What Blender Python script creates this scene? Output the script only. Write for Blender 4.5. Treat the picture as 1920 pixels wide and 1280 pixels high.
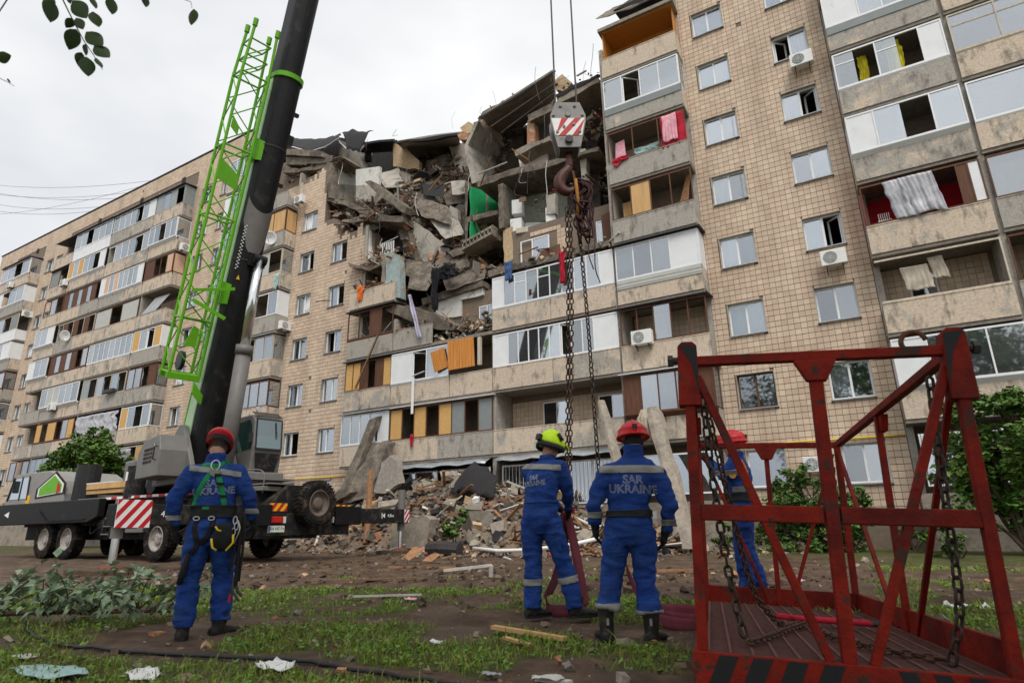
import bpy, bmesh, math, random
import numpy as np
from math import radians as R, sin, cos, pi
from mathutils import Vector, Matrix, noise
from mathutils.bvhtree import BVHTree
random.seed(7)
for o in list(bpy.data.objects): bpy.data.objects.remove(o)
S = bpy.context.scene
COL = S.collection

# ------------------------------------------------------------------ camera
cd = bpy.data.cameras.new('camera'); cam = bpy.data.objects.new('camera', cd); COL.objects.link(cam)
cd.sensor_width = 36.0; cd.lens = 21.226; cd.clip_start = 0.05; cd.clip_end = 2000
YAW, PITCH, ROLL = R(-30.316), R(16.891), R(-0.944)
fw = Vector((sin(YAW)*cos(PITCH), cos(YAW)*cos(PITCH), sin(PITCH)))
rt = Vector((cos(YAW), -sin(YAW), 0)); up = rt.cross(fw)
rt, up = cos(ROLL)*rt + sin(ROLL)*up, -sin(ROLL)*rt + cos(ROLL)*up
m4 = Matrix((rt, up, -fw)).transposed().to_4x4(); m4.translation = (0, -22.81, 0.90)
cam.matrix_world = m4
cd.dof.use_dof = True; cd.dof.focus_distance = 16.0; cd.dof.aperture_fstop = 4.0
S.camera = cam
S.render.resolution_x, S.render.resolution_y = 1024, 682

# ------------------------------------------------------------------ world and sun
w = bpy.data.worlds.new('World'); S.world = w; w.use_nodes = True
nt = w.node_tree; nt.nodes.clear()
SUN_EL, SUN_AZ = R(55), R(138)
sky = nt.nodes.new('ShaderNodeTexSky'); sky.sky_type = 'NISHITA'; sky.sun_disc = False
sky.sun_elevation = SUN_EL; sky.sun_rotation = SUN_AZ; sky.dust_density = 6; sky.air_density = 1.0
hs = nt.nodes.new('ShaderNodeHueSaturation'); hs.inputs['Saturation'].default_value = 0.25
tc = nt.nodes.new('ShaderNodeTexCoord'); mp = nt.nodes.new('ShaderNodeMapping'); mp.inputs['Scale'].default_value = (1, 1, 2.2)
nz = nt.nodes.new('ShaderNodeTexNoise'); nz.inputs['Scale'].default_value = 1.6; nz.inputs['Detail'].default_value = 4
cr = nt.nodes.new('ShaderNodeValToRGB')
cr.color_ramp.elements[0].position = 0.34; cr.color_ramp.elements[0].color = (0.455, 0.475, 0.51, 1)
cr.color_ramp.elements[1].position = 0.62; cr.color_ramp.elements[1].color = (0.70, 0.70, 0.70, 1)
ml = nt.nodes.new('ShaderNodeMix'); ml.data_type = 'RGBA'; ml.blend_type = 'MULTIPLY'; ml.inputs[0].default_value = 1.0
ml.inputs[7].default_value = (10, 10, 10, 1)
mx = nt.nodes.new('ShaderNodeMix'); mx.data_type = 'RGBA'; mx.inputs[0].default_value = 0.88; mx.clamp_result = False
bg = nt.nodes.new('ShaderNodeBackground'); bg.inputs['Strength'].default_value = 0.10
wo = nt.nodes.new('ShaderNodeOutputWorld')
L = nt.links.new
L(sky.outputs[0], hs.inputs['Color']); L(tc.outputs['Generated'], mp.inputs[0]); L(mp.outputs[0], nz.inputs['Vector'])
L(nz.outputs['Fac'], cr.inputs[0]); L(cr.outputs[0], ml.inputs[6])
L(hs.outputs[0], mx.inputs[6]); L(ml.outputs[2], mx.inputs[7]); L(mx.outputs[2], bg.inputs['Color']); L(bg.outputs[0], wo.inputs[0])
sd = bpy.data.lights.new('sun', 'SUN'); sd.energy = 1.5; sd.angle = R(28); sd.color = (1.0, 0.96, 0.90)
sun = bpy.data.objects.new('sun', sd); COL.objects.link(sun)
sdir = Vector((sin(SUN_AZ)*cos(SUN_EL), cos(SUN_AZ)*cos(SUN_EL), sin(SUN_EL)))
sun.rotation_euler = sdir.to_track_quat('Z', 'Y').to_euler()
S.view_settings.view_transform = 'Standard'; S.view_settings.look = 'None'
S.view_settings.exposure = 0.68; S.view_settings.gamma = 1.0
S.render.engine = 'CYCLES'

# ------------------------------------------------------------------ materials
MATS = {}
def mat(name, col, rough=0.85, var=0.25, scale=6.0, stretch=(1, 1, 1), col2=None, fac2=(0.5, 0.62), scale2=1.2, stretch2=(1, 1, 1),
        metal=0.0, bump=0.0, bscale=30.0, spec=0.3, rnd=0.0, col3=None, fac3=(0.55, 0.7), scale3=4.0, stretch3=(1, 1, 1), objco=False, coat=0.0):
    """procedural principled material: base colour, fine value noise, up to two layers of stains, optional bump"""
    if name in MATS: return MATS[name]
    m = bpy.data.materials.new(name); m.use_nodes = True
    n = m.node_tree.nodes; l = m.node_tree.links.new
    b = n['Principled BSDF']; b.inputs['Roughness'].default_value = rough; b.inputs['Metallic'].default_value = metal
    b.inputs['Specular IOR Level'].default_value = spec
    if coat: b.inputs['Coat Weight'].default_value = coat; b.inputs['Coat Roughness'].default_value = 0.15
    if objco: pos = n.new('ShaderNodeTexCoord').outputs['Object']
    else: pos = n.new('ShaderNodeNewGeometry').outputs['Position']
    def nse(sc, st, det=5):
        mpn = n.new('ShaderNodeMapping'); mpn.inputs['Scale'].default_value = st; l(pos, mpn.inputs[0])
        t = n.new('ShaderNodeTexNoise'); t.inputs['Scale'].default_value = sc; t.inputs['Detail'].default_value = det
        t.inputs['Roughness'].default_value = 0.62
        l(mpn.outputs[0], t.inputs['Vector']); return t.outputs['Fac']
    c4 = (*col, 1)
    def ramp(f, lo, hi):
        r = n.new('ShaderNodeMapRange'); r.inputs[1].default_value = lo; r.inputs[2].default_value = hi; l(f, r.inputs[0]); return r.outputs[0]
    base = n.new('ShaderNodeRGB'); base.outputs[0].default_value = c4; cur = base.outputs[0]
    def mixc(f, a, bcol, blend='MIX'):
        x = n.new('ShaderNodeMix'); x.data_type = 'RGBA'; x.blend_type = blend
        if f is None: x.inputs[0].default_value = 1
        else: l(f, x.inputs[0])
        l(a, x.inputs[6])
        if isinstance(bcol, tuple): x.inputs[7].default_value = (*bcol, 1)
        else: l(bcol, x.inputs[7])
        return x.outputs[2]
    if col2:
        f = nse(scale2, stretch2)
        if rnd:
            oi = n.new('ShaderNodeObjectInfo'); ad = n.new('ShaderNodeMath'); ad.operation = 'MULTIPLY_ADD'
            l(oi.outputs['Random'], ad.inputs[0]); ad.inputs[1].default_value = rnd; l(f, ad.inputs[2])
            sb = n.new('ShaderNodeMath'); sb.operation = 'SUBTRACT'; l(ad.outputs[0], sb.inputs[0]); sb.inputs[1].default_value = rnd*0.5; f = sb.outputs[0]
        cur = mixc(ramp(f, *fac2), cur, col2)
    if col3: cur = mixc(ramp(nse(scale3, stretch3), *fac3), cur, col3)
    if var:
        f = nse(scale, stretch, 6); g = n.new('ShaderNodeMapRange'); g.inputs[1].default_value = 0.25; g.inputs[2].default_value = 0.75
        g.inputs[3].default_value = 1-var; g.inputs[4].default_value = 1+var; l(f, g.inputs[0])
        cb = n.new('ShaderNodeCombineColor')
        for i in range(3): l(g.outputs[0], cb.inputs[i])
        cur = mixc(None, cur, cb.outputs[0], 'MULTIPLY')
    l(cur, b.inputs['Base Color'])
    if bump:
        bp = n.new('ShaderNodeBump'); bp.inputs['Strength'].default_value = bump; bp.inputs['Distance'].default_value = 0.02
        l(nse(bscale, stretch, 4), bp.inputs['Height']); l(bp.outputs[0], b.inputs['Normal'])
    MATS[name] = m
    return m

def tile_mat(name, ca, cb_, dirt):
    m = bpy.data.materials.new(name); m.use_nodes = True; n = m.node_tree.nodes; l = m.node_tree.links.new
    b = n['Principled BSDF']; b.inputs['Roughness'].default_value = 0.6; b.inputs['Specular IOR Level'].default_value = 0.3
    pos = n.new('ShaderNodeNewGeometry').outputs['Position']
    d = n.new('ShaderNodeVectorMath'); d.operation = 'MULTIPLY'; d.inputs[1].default_value = (1/0.205, 0, 13/2.75); l(pos, d.inputs[0])
    fl = n.new('ShaderNodeVectorMath'); fl.operation = 'FLOOR'; l(d.outputs[0], fl.inputs[0])
    wn = n.new('ShaderNodeTexWhiteNoise'); l(fl.outputs[0], wn.inputs['Vector'])
    mx = n.new('ShaderNodeMix'); mx.data_type = 'RGBA'; l(wn.outputs['Value'], mx.inputs[0]); mx.inputs[6].default_value = (*ca, 1); mx.inputs[7].default_value = (*cb_, 1)
    mp = n.new('ShaderNodeMapping'); mp.inputs['Scale'].default_value = (1, 1, 0.25); l(pos, mp.inputs[0])
    t = n.new('ShaderNodeTexNoise'); t.inputs['Scale'].default_value = 0.9; t.inputs['Detail'].default_value = 7; l(mp.outputs[0], t.inputs['Vector'])
    r = n.new('ShaderNodeMapRange'); r.inputs[1].default_value = 0.45; r.inputs[2].default_value = 0.72; r.inputs[4].default_value = 0.6; l(t.outputs['Fac'], r.inputs[0])
    m2 = n.new('ShaderNodeMix'); m2.data_type = 'RGBA'; l(r.outputs[0], m2.inputs[0]); l(mx.outputs[2], m2.inputs[6]); m2.inputs[7].default_value = (*dirt, 1)
    l(m2.outputs[2], b.inputs['Base Color']); MATS[name] = m; return m

def glass_mat(name, tint, refl=0.35, trans=0.5, body=(0.03, 0.035, 0.04), rough=0.03):
    """window glass: part see-through, part reflecting, a little dirt"""
    m = bpy.data.materials.new(name); m.use_nodes = True; n = m.node_tree.nodes; l = m.node_tree.links.new
    n.remove(n['Principled BSDF']); out = n['Material Output']
    tr = n.new('ShaderNodeBsdfTransparent'); tr.inputs[0].default_value = (*tint, 1)
    df = n.new('ShaderNodeBsdfDiffuse'); df.inputs[0].default_value = (*body, 1)
    gl = n.new('ShaderNodeBsdfGlossy'); gl.inputs['Roughness'].default_value = rough; gl.inputs['Color'].default_value = (.90, .95, 1.0, 1)
    a = n.new('ShaderNodeMixShader'); a.inputs[0].default_value = trans; l(df.outputs[0], a.inputs[1]); l(tr.outputs[0], a.inputs[2])
    lw = n.new('ShaderNodeLayerWeight'); lw.inputs[0].default_value = 0.35
    ad = n.new('ShaderNodeMath'); ad.operation = 'MULTIPLY_ADD'; l(lw.outputs['Fresnel'], ad.inputs[0]); ad.inputs[1].default_value = 0.6
    oi = n.new('ShaderNodeObjectInfo'); mr = n.new('ShaderNodeMapRange'); mr.inputs[3].default_value = refl*.55; mr.inputs[4].default_value = refl*1.5; l(oi.outputs['Random'], mr.inputs[0]); l(mr.outputs[0], ad.inputs[2])
    ad.use_clamp = True
    bsd = n.new('ShaderNodeMixShader'); l(ad.outputs[0], bsd.inputs[0]); l(a.outputs[0], bsd.inputs[1]); l(gl.outputs[0], bsd.inputs[2])
    l(bsd.outputs[0], out.inputs[0]); MATS[name] = m; return m

M = MATS
mat('dirty_concrete', (0.205, 0.172, 0.136), 0.95, 0.35, 7, col2=(0.10, 0.085, 0.07), fac2=(.42, .62), scale2=1.8, bump=0.9, bscale=8)
mat('concrete', (0.30, 0.26, 0.21), 0.9, 0.28, 9, col2=(0.18, 0.155, 0.13), fac2=(0.45, 0.68), scale2=1.6, bump=0.7, bscale=9)
mat('parapet', (0.56, 0.465, 0.365), 0.9, 0.25, 14, col2=(0.36, 0.335, 0.295), fac2=(0.44, 0.56), scale2=1.3, rnd=0.6,
    col3=(0.14, 0.12, 0.10), fac3=(0.53, 0.74), scale3=2.1, stretch3=(1.9, 1.9, 0.7), bump=0.5, bscale=18)
mat('slab_edge', (0.24, 0.215, 0.185), 0.95, 0.3, 8, bump=0.4, bscale=14)
mat('grout', (0.20, 0.155, 0.12), 0.95, 0.2, 5)
tile_mat('tile', (0.675, 0.54, 0.405), (0.55, 0.415, 0.31), (0.36, 0.255, 0.185))
mat('white_frame', (0.78, 0.79, 0.80), 0.45, 0.06, 4)
mat('white_panel', (0.74, 0.755, 0.77), 0.5, 0.07, 2, col3=(0.52, 0.53, 0.53), fac3=(0.6, 0.8), scale3=1.5, stretch3=(1, 1, 0.4))
mat('brown_wood', (0.115, 0.05, 0.028), 0.7, 0.35, 12, stretch=(1, 1, 0.15))
mat('grey_frame', (0.30, 0.335, 0.345), 0.6, 0.12, 4)
mat('pale_wood', (0.52, 0.46, 0.37), 0.75, 0.25, 10, stretch=(1, 1, 0.2))
mat('osb', (0.60, 0.36, 0.13), 0.85, 0.28, 26)
mat('plywood', (0.56, 0.345, 0.15), 0.7, 0.22, 5, stretch=(1, 1, 0.12))
mat('orange_wood', (0.55, 0.225, 0.045), 0.55, 0.35, 9, stretch=(3, 3, 0.12))
mat('peach', (0.62, 0.41, 0.285), 0.7, 0.1, 3)
mat('grey_panel', (0.22, 0.245, 0.245), 0.6, 0.1, 3)
mat('siding', (0.46, 0.47, 0.44), 0.6, 0.1, 3)
mat('tin', (0.36, 0.385, 0.40), 0.45, 0.3, 4, metal=0.5)
mat('dark_tin', (0.055, 0.055, 0.06), 0.7, 0.3, 6)
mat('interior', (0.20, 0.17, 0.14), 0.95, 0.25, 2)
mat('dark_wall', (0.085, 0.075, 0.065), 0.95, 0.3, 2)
mat('curtain_white', (0.80, 0.80, 0.82), 0.9, 0.2, 14, stretch=(1, 1, 0.1))
mat('curtain_grey', (0.34, 0.35, 0.37), 0.9, 0.25, 10, stretch=(1, 1, 0.1))
mat('curtain_teal', (0.36, 0.52, 0.50), 0.9, 0.15, 10, stretch=(1, 1, 0.1))
mat('cloth_red', (0.42, 0.015, 0.035), 0.9, 0.25, 9)
mat('cloth_pink', (0.72, 0.36, 0.42), 0.9, 0.25, 9)
mat('cloth_orange', (0.70, 0.16, 0.03), 0.9, 0.2, 9)
mat('cloth_yellow', (0.55, 0.47, 0.02), 0.9, 0.25, 8, stretch=(1, 1, .2))
mat('cloth_lilac', (0.52, 0.49, 0.62), 0.9, 0.2, 9)
mat('plastic_film', (0.40, 0.40, 0.43), 0.3, 0.3, 5, spec=0.5)
mat('red_wall', (0.42, 0.008, 0.02), 0.8, 0.12, 2)
mat('bitumen', (0.022, 0.021, 0.022), 0.8, 0.4, 14, bump=0.5, bscale=20)
mat('soot_void_black', (0.03, 0.027, 0.025), 0.95, 0.4, 3)  # near black: sooty walls, dark hoods, and shade painted into openings and holes
mat('brick', (0.36, 0.17, 0.095), 0.95, 0.35, 7, col2=(0.45, 0.33, 0.22), scale2=3, bump=0.4)
mat('yellow_brick', (0.50, 0.37, 0.23), 0.95, 0.3, 7, bump=0.4)
mat('plaster', (0.41, 0.375, 0.325), 0.9, 0.15, 4, col2=(0.25, 0.235, 0.21), fac2=(0.52, 0.62), scale2=1.3, bump=0.2)
mat('white_plaster', (0.64, 0.625, 0.59), 0.9, 0.12, 5, col3=(0.33, 0.31, 0.28), fac3=(0.56, 0.7), scale3=1.8)
mat('pink_plaster', (0.70, 0.60, 0.58), 0.9, 0.12, 4)
mat('pale_green_plaster', (0.42, 0.43, 0.35), 0.9, 0.12, 4)
mat('green_paint', (0.015, 0.32, 0.11), 0.8, 0.15, 4)
mat('teal_concrete', (0.33, 0.40, 0.40), 0.9, 0.2, 6, col2=(0.30, 0.25, 0.19), fac2=(0.5, 0.6), scale2=2.0)
mat('black_cloth', (0.012, 0.012, 0.016), 0.85, 0.4, 7)
mat('steel_dark', (0.06, 0.055, 0.055), 0.6, 0.3, 12, metal=0.4)
mat('rust', (0.13, 0.055, 0.03), 0.85, 0.45, 18, col2=(0.05, 0.035, 0.03), scale2=8)
mat('white_plastic', (0.74, 0.74, 0.72), 0.5, 0.08, 3)
mat('black_plastic', (0.02, 0.02, 0.022), 0.5, 0.2, 6)
mat('yellow_paint', (0.72, 0.50, 0.02), 0.5, 0.1, 5)
glass_mat('glass', (0.88, 0.91, 0.92), refl=0.27, trans=0.80, body=(0.20, 0.215, 0.23))
glass_mat('window_glass', (0.93, 0.95, 0.97), refl=0.27, trans=0.94, body=(0.2, 0.21, 0.22))

# ------------------------------------------------------------------ mesh helpers
class MB:
    """collects faces and links them as one mesh object"""
    def __init__(s): s.v = []; s.f = []; s.m = []
    def add(s, vs, fs, m=0):
        k = len(s.v); s.v.extend(tuple(p) for p in vs); s.f.extend(tuple(i+k for i in f) for f in fs); s.m.extend([m]*len(fs)); return s
    def box(s, x0, x1, y0, y1, z0, z1, m=0):
        return s.add([(x0,y0,z0),(x1,y0,z0),(x1,y1,z0),(x0,y1,z0),(x0,y0,z1),(x1,y0,z1),(x1,y1,z1),(x0,y1,z1)],
              [(0,3,2,1),(4,5,6,7),(0,1,5,4),(1,2,6,5),(2,3,7,6),(3,0,4,7)], m)
    def obox(s, c, size, rot, m=0):
        h = Vector(size)*0.5; c = Vector(c)
        vs = [c + rot @ Vector((sx*h.x, sy*h.y, sz*h.z)) for sz in (-1,1) for sx, sy in ((-1,-1),(1,-1),(1,1),(-1,1))]
        return s.add(vs, [(0,3,2,1),(4,5,6,7),(0,1,5,4),(1,2,6,5),(2,3,7,6),(3,0,4,7)], m)
    def bar(s, a, b, wx, wy, m=0, upv=(0, 0, 1)):
        """square bar from a to b"""
        a = Vector(a); b = Vector(b); d = (b-a).normalized(); u = Vector(upv)
        if abs(d.dot(u)) > 0.98: u = Vector((0, 1, 0))
        x = d.cross(u).normalized(); y = x.cross(d)
        vs = [p + x*sx*wx/2 + y*sy*wy/2 for p in (a, b) for sx, sy in ((-1,-1),(1,-1),(1,1),(-1,1))]
        return s.add(vs, [(0,1,2,3),(7,6,5,4),(0,4,5,1),(1,5,6,2),(2,6,7,3),(3,7,4,0)], m)
    def tube(s, pts, r, n=8, m=0, caps=True, ell=None):
        pts = [Vector(p) for p in pts]; k = len(s.v); N = len(pts)
        if not hasattr(r, '__len__'): r = [r]*N
        prev = None
        for i, p in enumerate(pts):
            d = (pts[min(i+1, N-1)]-pts[max(i-1, 0)])
            d = d.normalized() if d.length > 1e-9 else Vector((0, 0, 1))
            if prev is None:
                u = Vector((0, 0, 1)) if abs(d.z) < 0.9 else Vector((0, 1, 0))
                x = d.cross(u).normalized()
            else:
                x = (prev - d*prev.dot(d)); x = x.normalized() if x.length > 1e-6 else d.orthogonal().normalized()
            prev = x; y = d.cross(x)
            ex, ey = ell if ell else (1, 1)
            for j in range(n):
                a = 2*pi*j/n; s.v.append(tuple(p + x*cos(a)*r[i]*ex + y*sin(a)*r[i]*ey))
        for i in range(N-1):
            for j in range(n):
                s.f.append((k+i*n+j, k+i*n+(j+1) % n, k+(i+1)*n+(j+1) % n, k+(i+1)*n+j)); s.m.append(m)
        if caps:
            s.f.append(tuple(k+j for j in range(n))[::-1]); s.m.append(m)
            s.f.append(tuple(k+(N-1)*n+j for j in range(n))); s.m.append(m)
        return s
    def loft(s, rings, m=0, caps=True, closed=True):
        """rings: equal-length vertex loops"""
        k = len(s.v); n = len(rings[0])
        for rg in rings: s.v.extend(tuple(p) for p in rg)
        for i in range(len(rings)-1):
            for j in range(n if closed else n-1):
                s.f.append((k+i*n+j, k+i*n+(j+1) % n, k+(i+1)*n+(j+1) % n, k+(i+1)*n+j)); s.m.append(m)
        if caps:
            s.f.append(tuple(k+j for j in range(n))[::-1]); s.m.append(m)
            s.f.append(tuple(k+(len(rings)-1)*n+j for j in range(n))); s.m.append(m)
        return s
    def prism(s, poly, vec, m=0):
        k = len(s.v); n = len(poly); vec = Vector(vec)
        s.v.extend(tuple(p) for p in poly); s.v.extend(tuple(Vector(p)+vec) for p in poly)
        s.f.append(tuple(k+i for i in range(n))); s.f.append(tuple(k+n+i for i in range(n))[::-1])
        for i in range(n): s.f.append((k+i, k+n+i, k+n+(i+1) % n, k+(i+1) % n))
        s.m.extend([m]*(n+2)); return s
    def grid(s, P, m=0):
        """P[i][j] grid of points"""
        k = len(s.v); a = len(P); b = len(P[0])
        for row in P: s.v.extend(tuple(p) for p in row)
        for i in range(a-1):
            for j in range(b-1): s.f.append((k+i*b+j, k+i*b+j+1, k+(i+1)*b+j+1, k+(i+1)*b+j)); s.m.append(m)
        return s
    def mesh(s, name, mats, smooth=False, fixn=False):
        me = bpy.data.meshes.new(name); me.from_pydata(s.v, [], s.f)
        for mm in (mats if isinstance(mats, (list, tuple)) else [mats]): me.materials.append(M[mm] if isinstance(mm, str) else mm)
        me.polygons.foreach_set('material_index', s.m)
        if smooth: me.polygons.foreach_set('use_smooth', [True]*len(me.polygons))
        if fixn:
            bm = bmesh.new(); bm.from_mesh(me); bmesh.ops.recalc_face_normals(bm, faces=bm.faces); bm.to_mesh(me); bm.free()
        me.update(); return me
    def build(s, name, mats, parent=None, smooth=False, fixn=False):
        o = bpy.data.objects.new(name, s.mesh(name, mats, smooth, fixn)); COL.objects.link(o)
        if parent: o.parent = parent
        return o
def tag(o, label=None, cat=None, group=None, kind=None):
    if label: o['label'] = label
    if cat: o['category'] = cat
    if group: o['group'] = group
    if kind: o['kind'] = kind
    return o
def empty(name, loc=(0, 0, 0), rz=0, parent=None):
    o = bpy.data.objects.new(name, None); COL.objects.link(o); o.location = loc; o.rotation_euler = (0, 0, rz)
    o.empty_display_size = 0.1
    if parent: o.parent = parent
    return o
def inst(name, me, parent=None, loc=(0, 0, 0), rot=None, scale=None):
    o = bpy.data.objects.new(name, me); COL.objects.link(o); o.location = loc
    if rot is not None: o.rotation_euler = rot
    if scale is not None: o.scale = scale
    if parent: o.parent = parent
    return o
def fbm(x, y, z=0.0, sc=1.0, o=4): return noise.fractal(Vector((x*sc, y*sc, z*sc)), 1.0, 2.0, o)
def sheet(pts_grid, name, m, parent=None, thick=0.006):
    """cloth or film: a grid of points given a thickness"""
    mb = MB(); mb.grid(pts_grid); o = mb.build(name, m, parent, smooth=True)
    md = o.modifiers.new('s', 'SOLIDIFY'); md.thickness = thick
    return o
def drape(x0, x1, z0, z1, y, name, m, parent=None, amp=0.05, fold=7.0, nx=14, nz=8, seed=0, sag=0.0, taper=0.0, skew=0.0, rag=0.0):
    """hanging cloth in the plane y, with folds"""
    g = []
    for i in range(nz+1):
        t = i/nz; row = []
        for j in range(nx+1):
            u = j/nx; cx = (x0+x1)/2
            x = x0+(x1-x0)*u; x = cx+(x-cx)*(1-taper*t) + skew*t
            W_ = abs(x1-x0); z = z1+(z0-z1)*t - sag*sin(pi*u)*(1-t) + rag*W_*.35*noise.noise(Vector((u*2.2, seed*3.1, 1)))*t + 0.02*sin(u*9+seed)*t
            x += rag*W_*.16*noise.noise(Vector((t*2.6, seed*1.7, 4)))*(.3+t) + rag*W_*.10*noise.noise(Vector((t*5, u*3+seed, 2)))
            row.append((x, y + amp*(sin(u*fold*pi+seed+2*t+2.6*noise.noise(Vector((u*3.1, t*1.3, seed))))*(0.35+.65*t)+.5*sin(u*fold*2.3*pi+seed*2+3*noise.noise(Vector((u*2, t*2, seed+7)))))*(.55+.6*noise.noise(Vector((u*4, seed*2, 5)))) + 0.02*sin(7*t+seed*3+u*4) + rag*.06*noise.noise(Vector((u*3, t*4, seed))), z))
        g.append(row)
    return sheet(g, name, m, parent)

def curve(pts, n=40):
    """smooth path through points"""
    pts = [Vector(p) for p in pts]; out = []; P_ = [pts[0]*2-pts[1]]+pts+[pts[-1]*2-pts[-2]]
    for i in range(1, len(P_)-2):
        for k in range(n//(len(pts)-1)):
            t = k/(n//(len(pts)-1)); a, b, c, d = P_[i-1:i+3]
            out.append(.5*((2*b)+(c-a)*t+(2*a-5*b+4*c-d)*t*t+(3*b-a-3*c+d)*t**3))
    return out+[pts[-1]]
# ground height
def gz(x, y):
    h = 0.12*math.exp(-((y+14.6)/2.0)**2)*math.exp(-((x+2.5)/5.5)**4)
    return h
# ------------------------------------------------------------------ the apartment building (facade in the plane y = 0)
bld = empty('apartment_building', (-30, 6, 0))
bld.location = (0, 0, 0)
tag(bld, 'long beige tiled nine storey apartment block with its middle blown out', 'building')
FH = 2.75
def sl(n): return 1.095 + FH*(n-1)
SILL, HEAD = 0.89, 2.196
ROOF = 28.43
# top of what still stands of the front wall, along x
TOPPTS = [(-75, ROOF), (-33.2, ROOF), (-32.6, 26.6), (-31, 25.6), (-29.2, 23.6), (-28.9, 22.3), (-27.5, 22.6), (-26.6, 22.9), (-26.5, 22.7), (-26.4, 19.2), (-25.3, 18.6), (-24.9, 17.8),
          (-24.0, 17.4), (-23.2, 18.1), (-22.95, 17.4), (-22.9, 13.6), (-4.45, 13.6), (-4.4, ROOF), (20, ROOF)]
def wtop(x):
    for (a, za), (b, zb) in zip(TOPPTS, TOPPTS[1:]):
        if a <= x <= b: return za + (zb-za)*(x-a)/(b-a)
    return ROOF
WALLZ = [(-74.6, -70.5), (-64.6, -59.9), (-40.7, -35.6), (-28.9, -22.95), (-4.4, 1.05)]
WINX = [(-63.7, -62.4), (-61.9, -60.7), (-39.95, -38.7), (-37.6, -36.4), (-28.35, -27.05), (-25.6, -24.3), (-3.85, -2.53), (-0.87, 0.45)]
BALZ = [(-70.5, -64.6), (-59.9, -40.7), (-35.6, -28.9), (-22.95, -4.4), (1.05, 11.0)]
openings = [(a, b, sl(n)+SILL, sl(n)+HEAD) for a, b in WINX for n in range(1, 10)]
def has_win(a, n): return sl(n)+HEAD+0.2 < min(wtop(a), wtop(a+1.2))
wall = MB()
def wall_strip(x0, x1, zt, wins, y0=0.015, y1=0.42):
    zs = 0.0
    for (a, b) in sorted(wins):
        wall.box(x0, x1, y0, y1, zs, a); zs = b
    if zt > zs: wall.box(x0, x1, y0, y1, zs, zt)
for a, b in WALLZ:
    xs = sorted({a, b, *[x for w_ in WINX for x in w_ if a < x < b], *[p[0] for p in TOPPTS if a < p[0] < b]})
    for x0, x1 in zip(xs, xs[1:]):
        xm = (x0+x1)/2; wz = []
        for wa, wb in WINX:
            if wa-1e-6 <= x0 and x1 <= wb+1e-6:
                wz = [(sl(n)+SILL, sl(n)+HEAD) for n in range(1, 10) if has_win(wa, n)]
        wall_strip(x0, x1, min(wtop(x0+.01), wtop(x1-.01)), wz)
# recessed walls behind the balconies, then frieze over the top balconies, end wall, rear wall and roof
for a, b, zt in ((-70.5, -64.6, 26), (-59.9, -40.7, 26), (-35.6, -28.9, 25.0), (-22.95, -13.9, 12.0), (-13.85, -7.9, 14.8), (-7.85, -4.4, 22.6), (1.05, 11.0, 26)):
    wall.box(a, b, 0.6, 0.9, 0, zt)
for a, b in ((-70.5, -64.6), (-59.9, -40.7), (-35.6, -33.0), (1.05, 11.0)):
    wall.box(a, b, 0.015, 0.42, sl(9)+2.62, ROOF); wall.box(a, b, 0.42, 0.62, sl(9)+2.62, sl(9)+2.8)
wall.box(-74.6, -74.2, 0.42, 12, 0, ROOF); wall.box(11.0, 11.4, 0, 12, 0, ROOF)
wall.box(-74.2, 11, 11.7, 12, 0, 24.5)
wall.build('wall', 'grout', bld)
for a, b in ((-74.75, -33.0), (-4.5, 11.4)):
    cap = MB(); cap.box(a, b, -0.06, 0.5, ROOF, ROOF+0.09); cap.build('parapet_cap', 'dark_tin', bld)
for a, b, y, z in ((-74.4, -33.5, 0.42, ROOF-0.9), (-6.5, 11.2, 0.45, ROOF-.9), (-33.4, -20, 7.4, 24.7)):
    rf = MB(); rf.box(a, b, y, 12, z, z+.3); rf.build('roof', 'bitumen', bld)
# floors inside, back of the rooms dark
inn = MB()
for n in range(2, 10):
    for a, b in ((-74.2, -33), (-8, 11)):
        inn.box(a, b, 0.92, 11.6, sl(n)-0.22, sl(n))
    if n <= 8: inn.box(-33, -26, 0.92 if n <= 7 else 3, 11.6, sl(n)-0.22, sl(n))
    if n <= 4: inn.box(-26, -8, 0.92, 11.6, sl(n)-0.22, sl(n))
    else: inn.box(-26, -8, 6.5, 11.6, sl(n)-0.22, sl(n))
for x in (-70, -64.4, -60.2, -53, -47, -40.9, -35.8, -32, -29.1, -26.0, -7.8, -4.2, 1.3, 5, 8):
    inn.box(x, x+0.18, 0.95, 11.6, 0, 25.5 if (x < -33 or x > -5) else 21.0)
inn.build('interior_wall', 'interior', bld)

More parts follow.
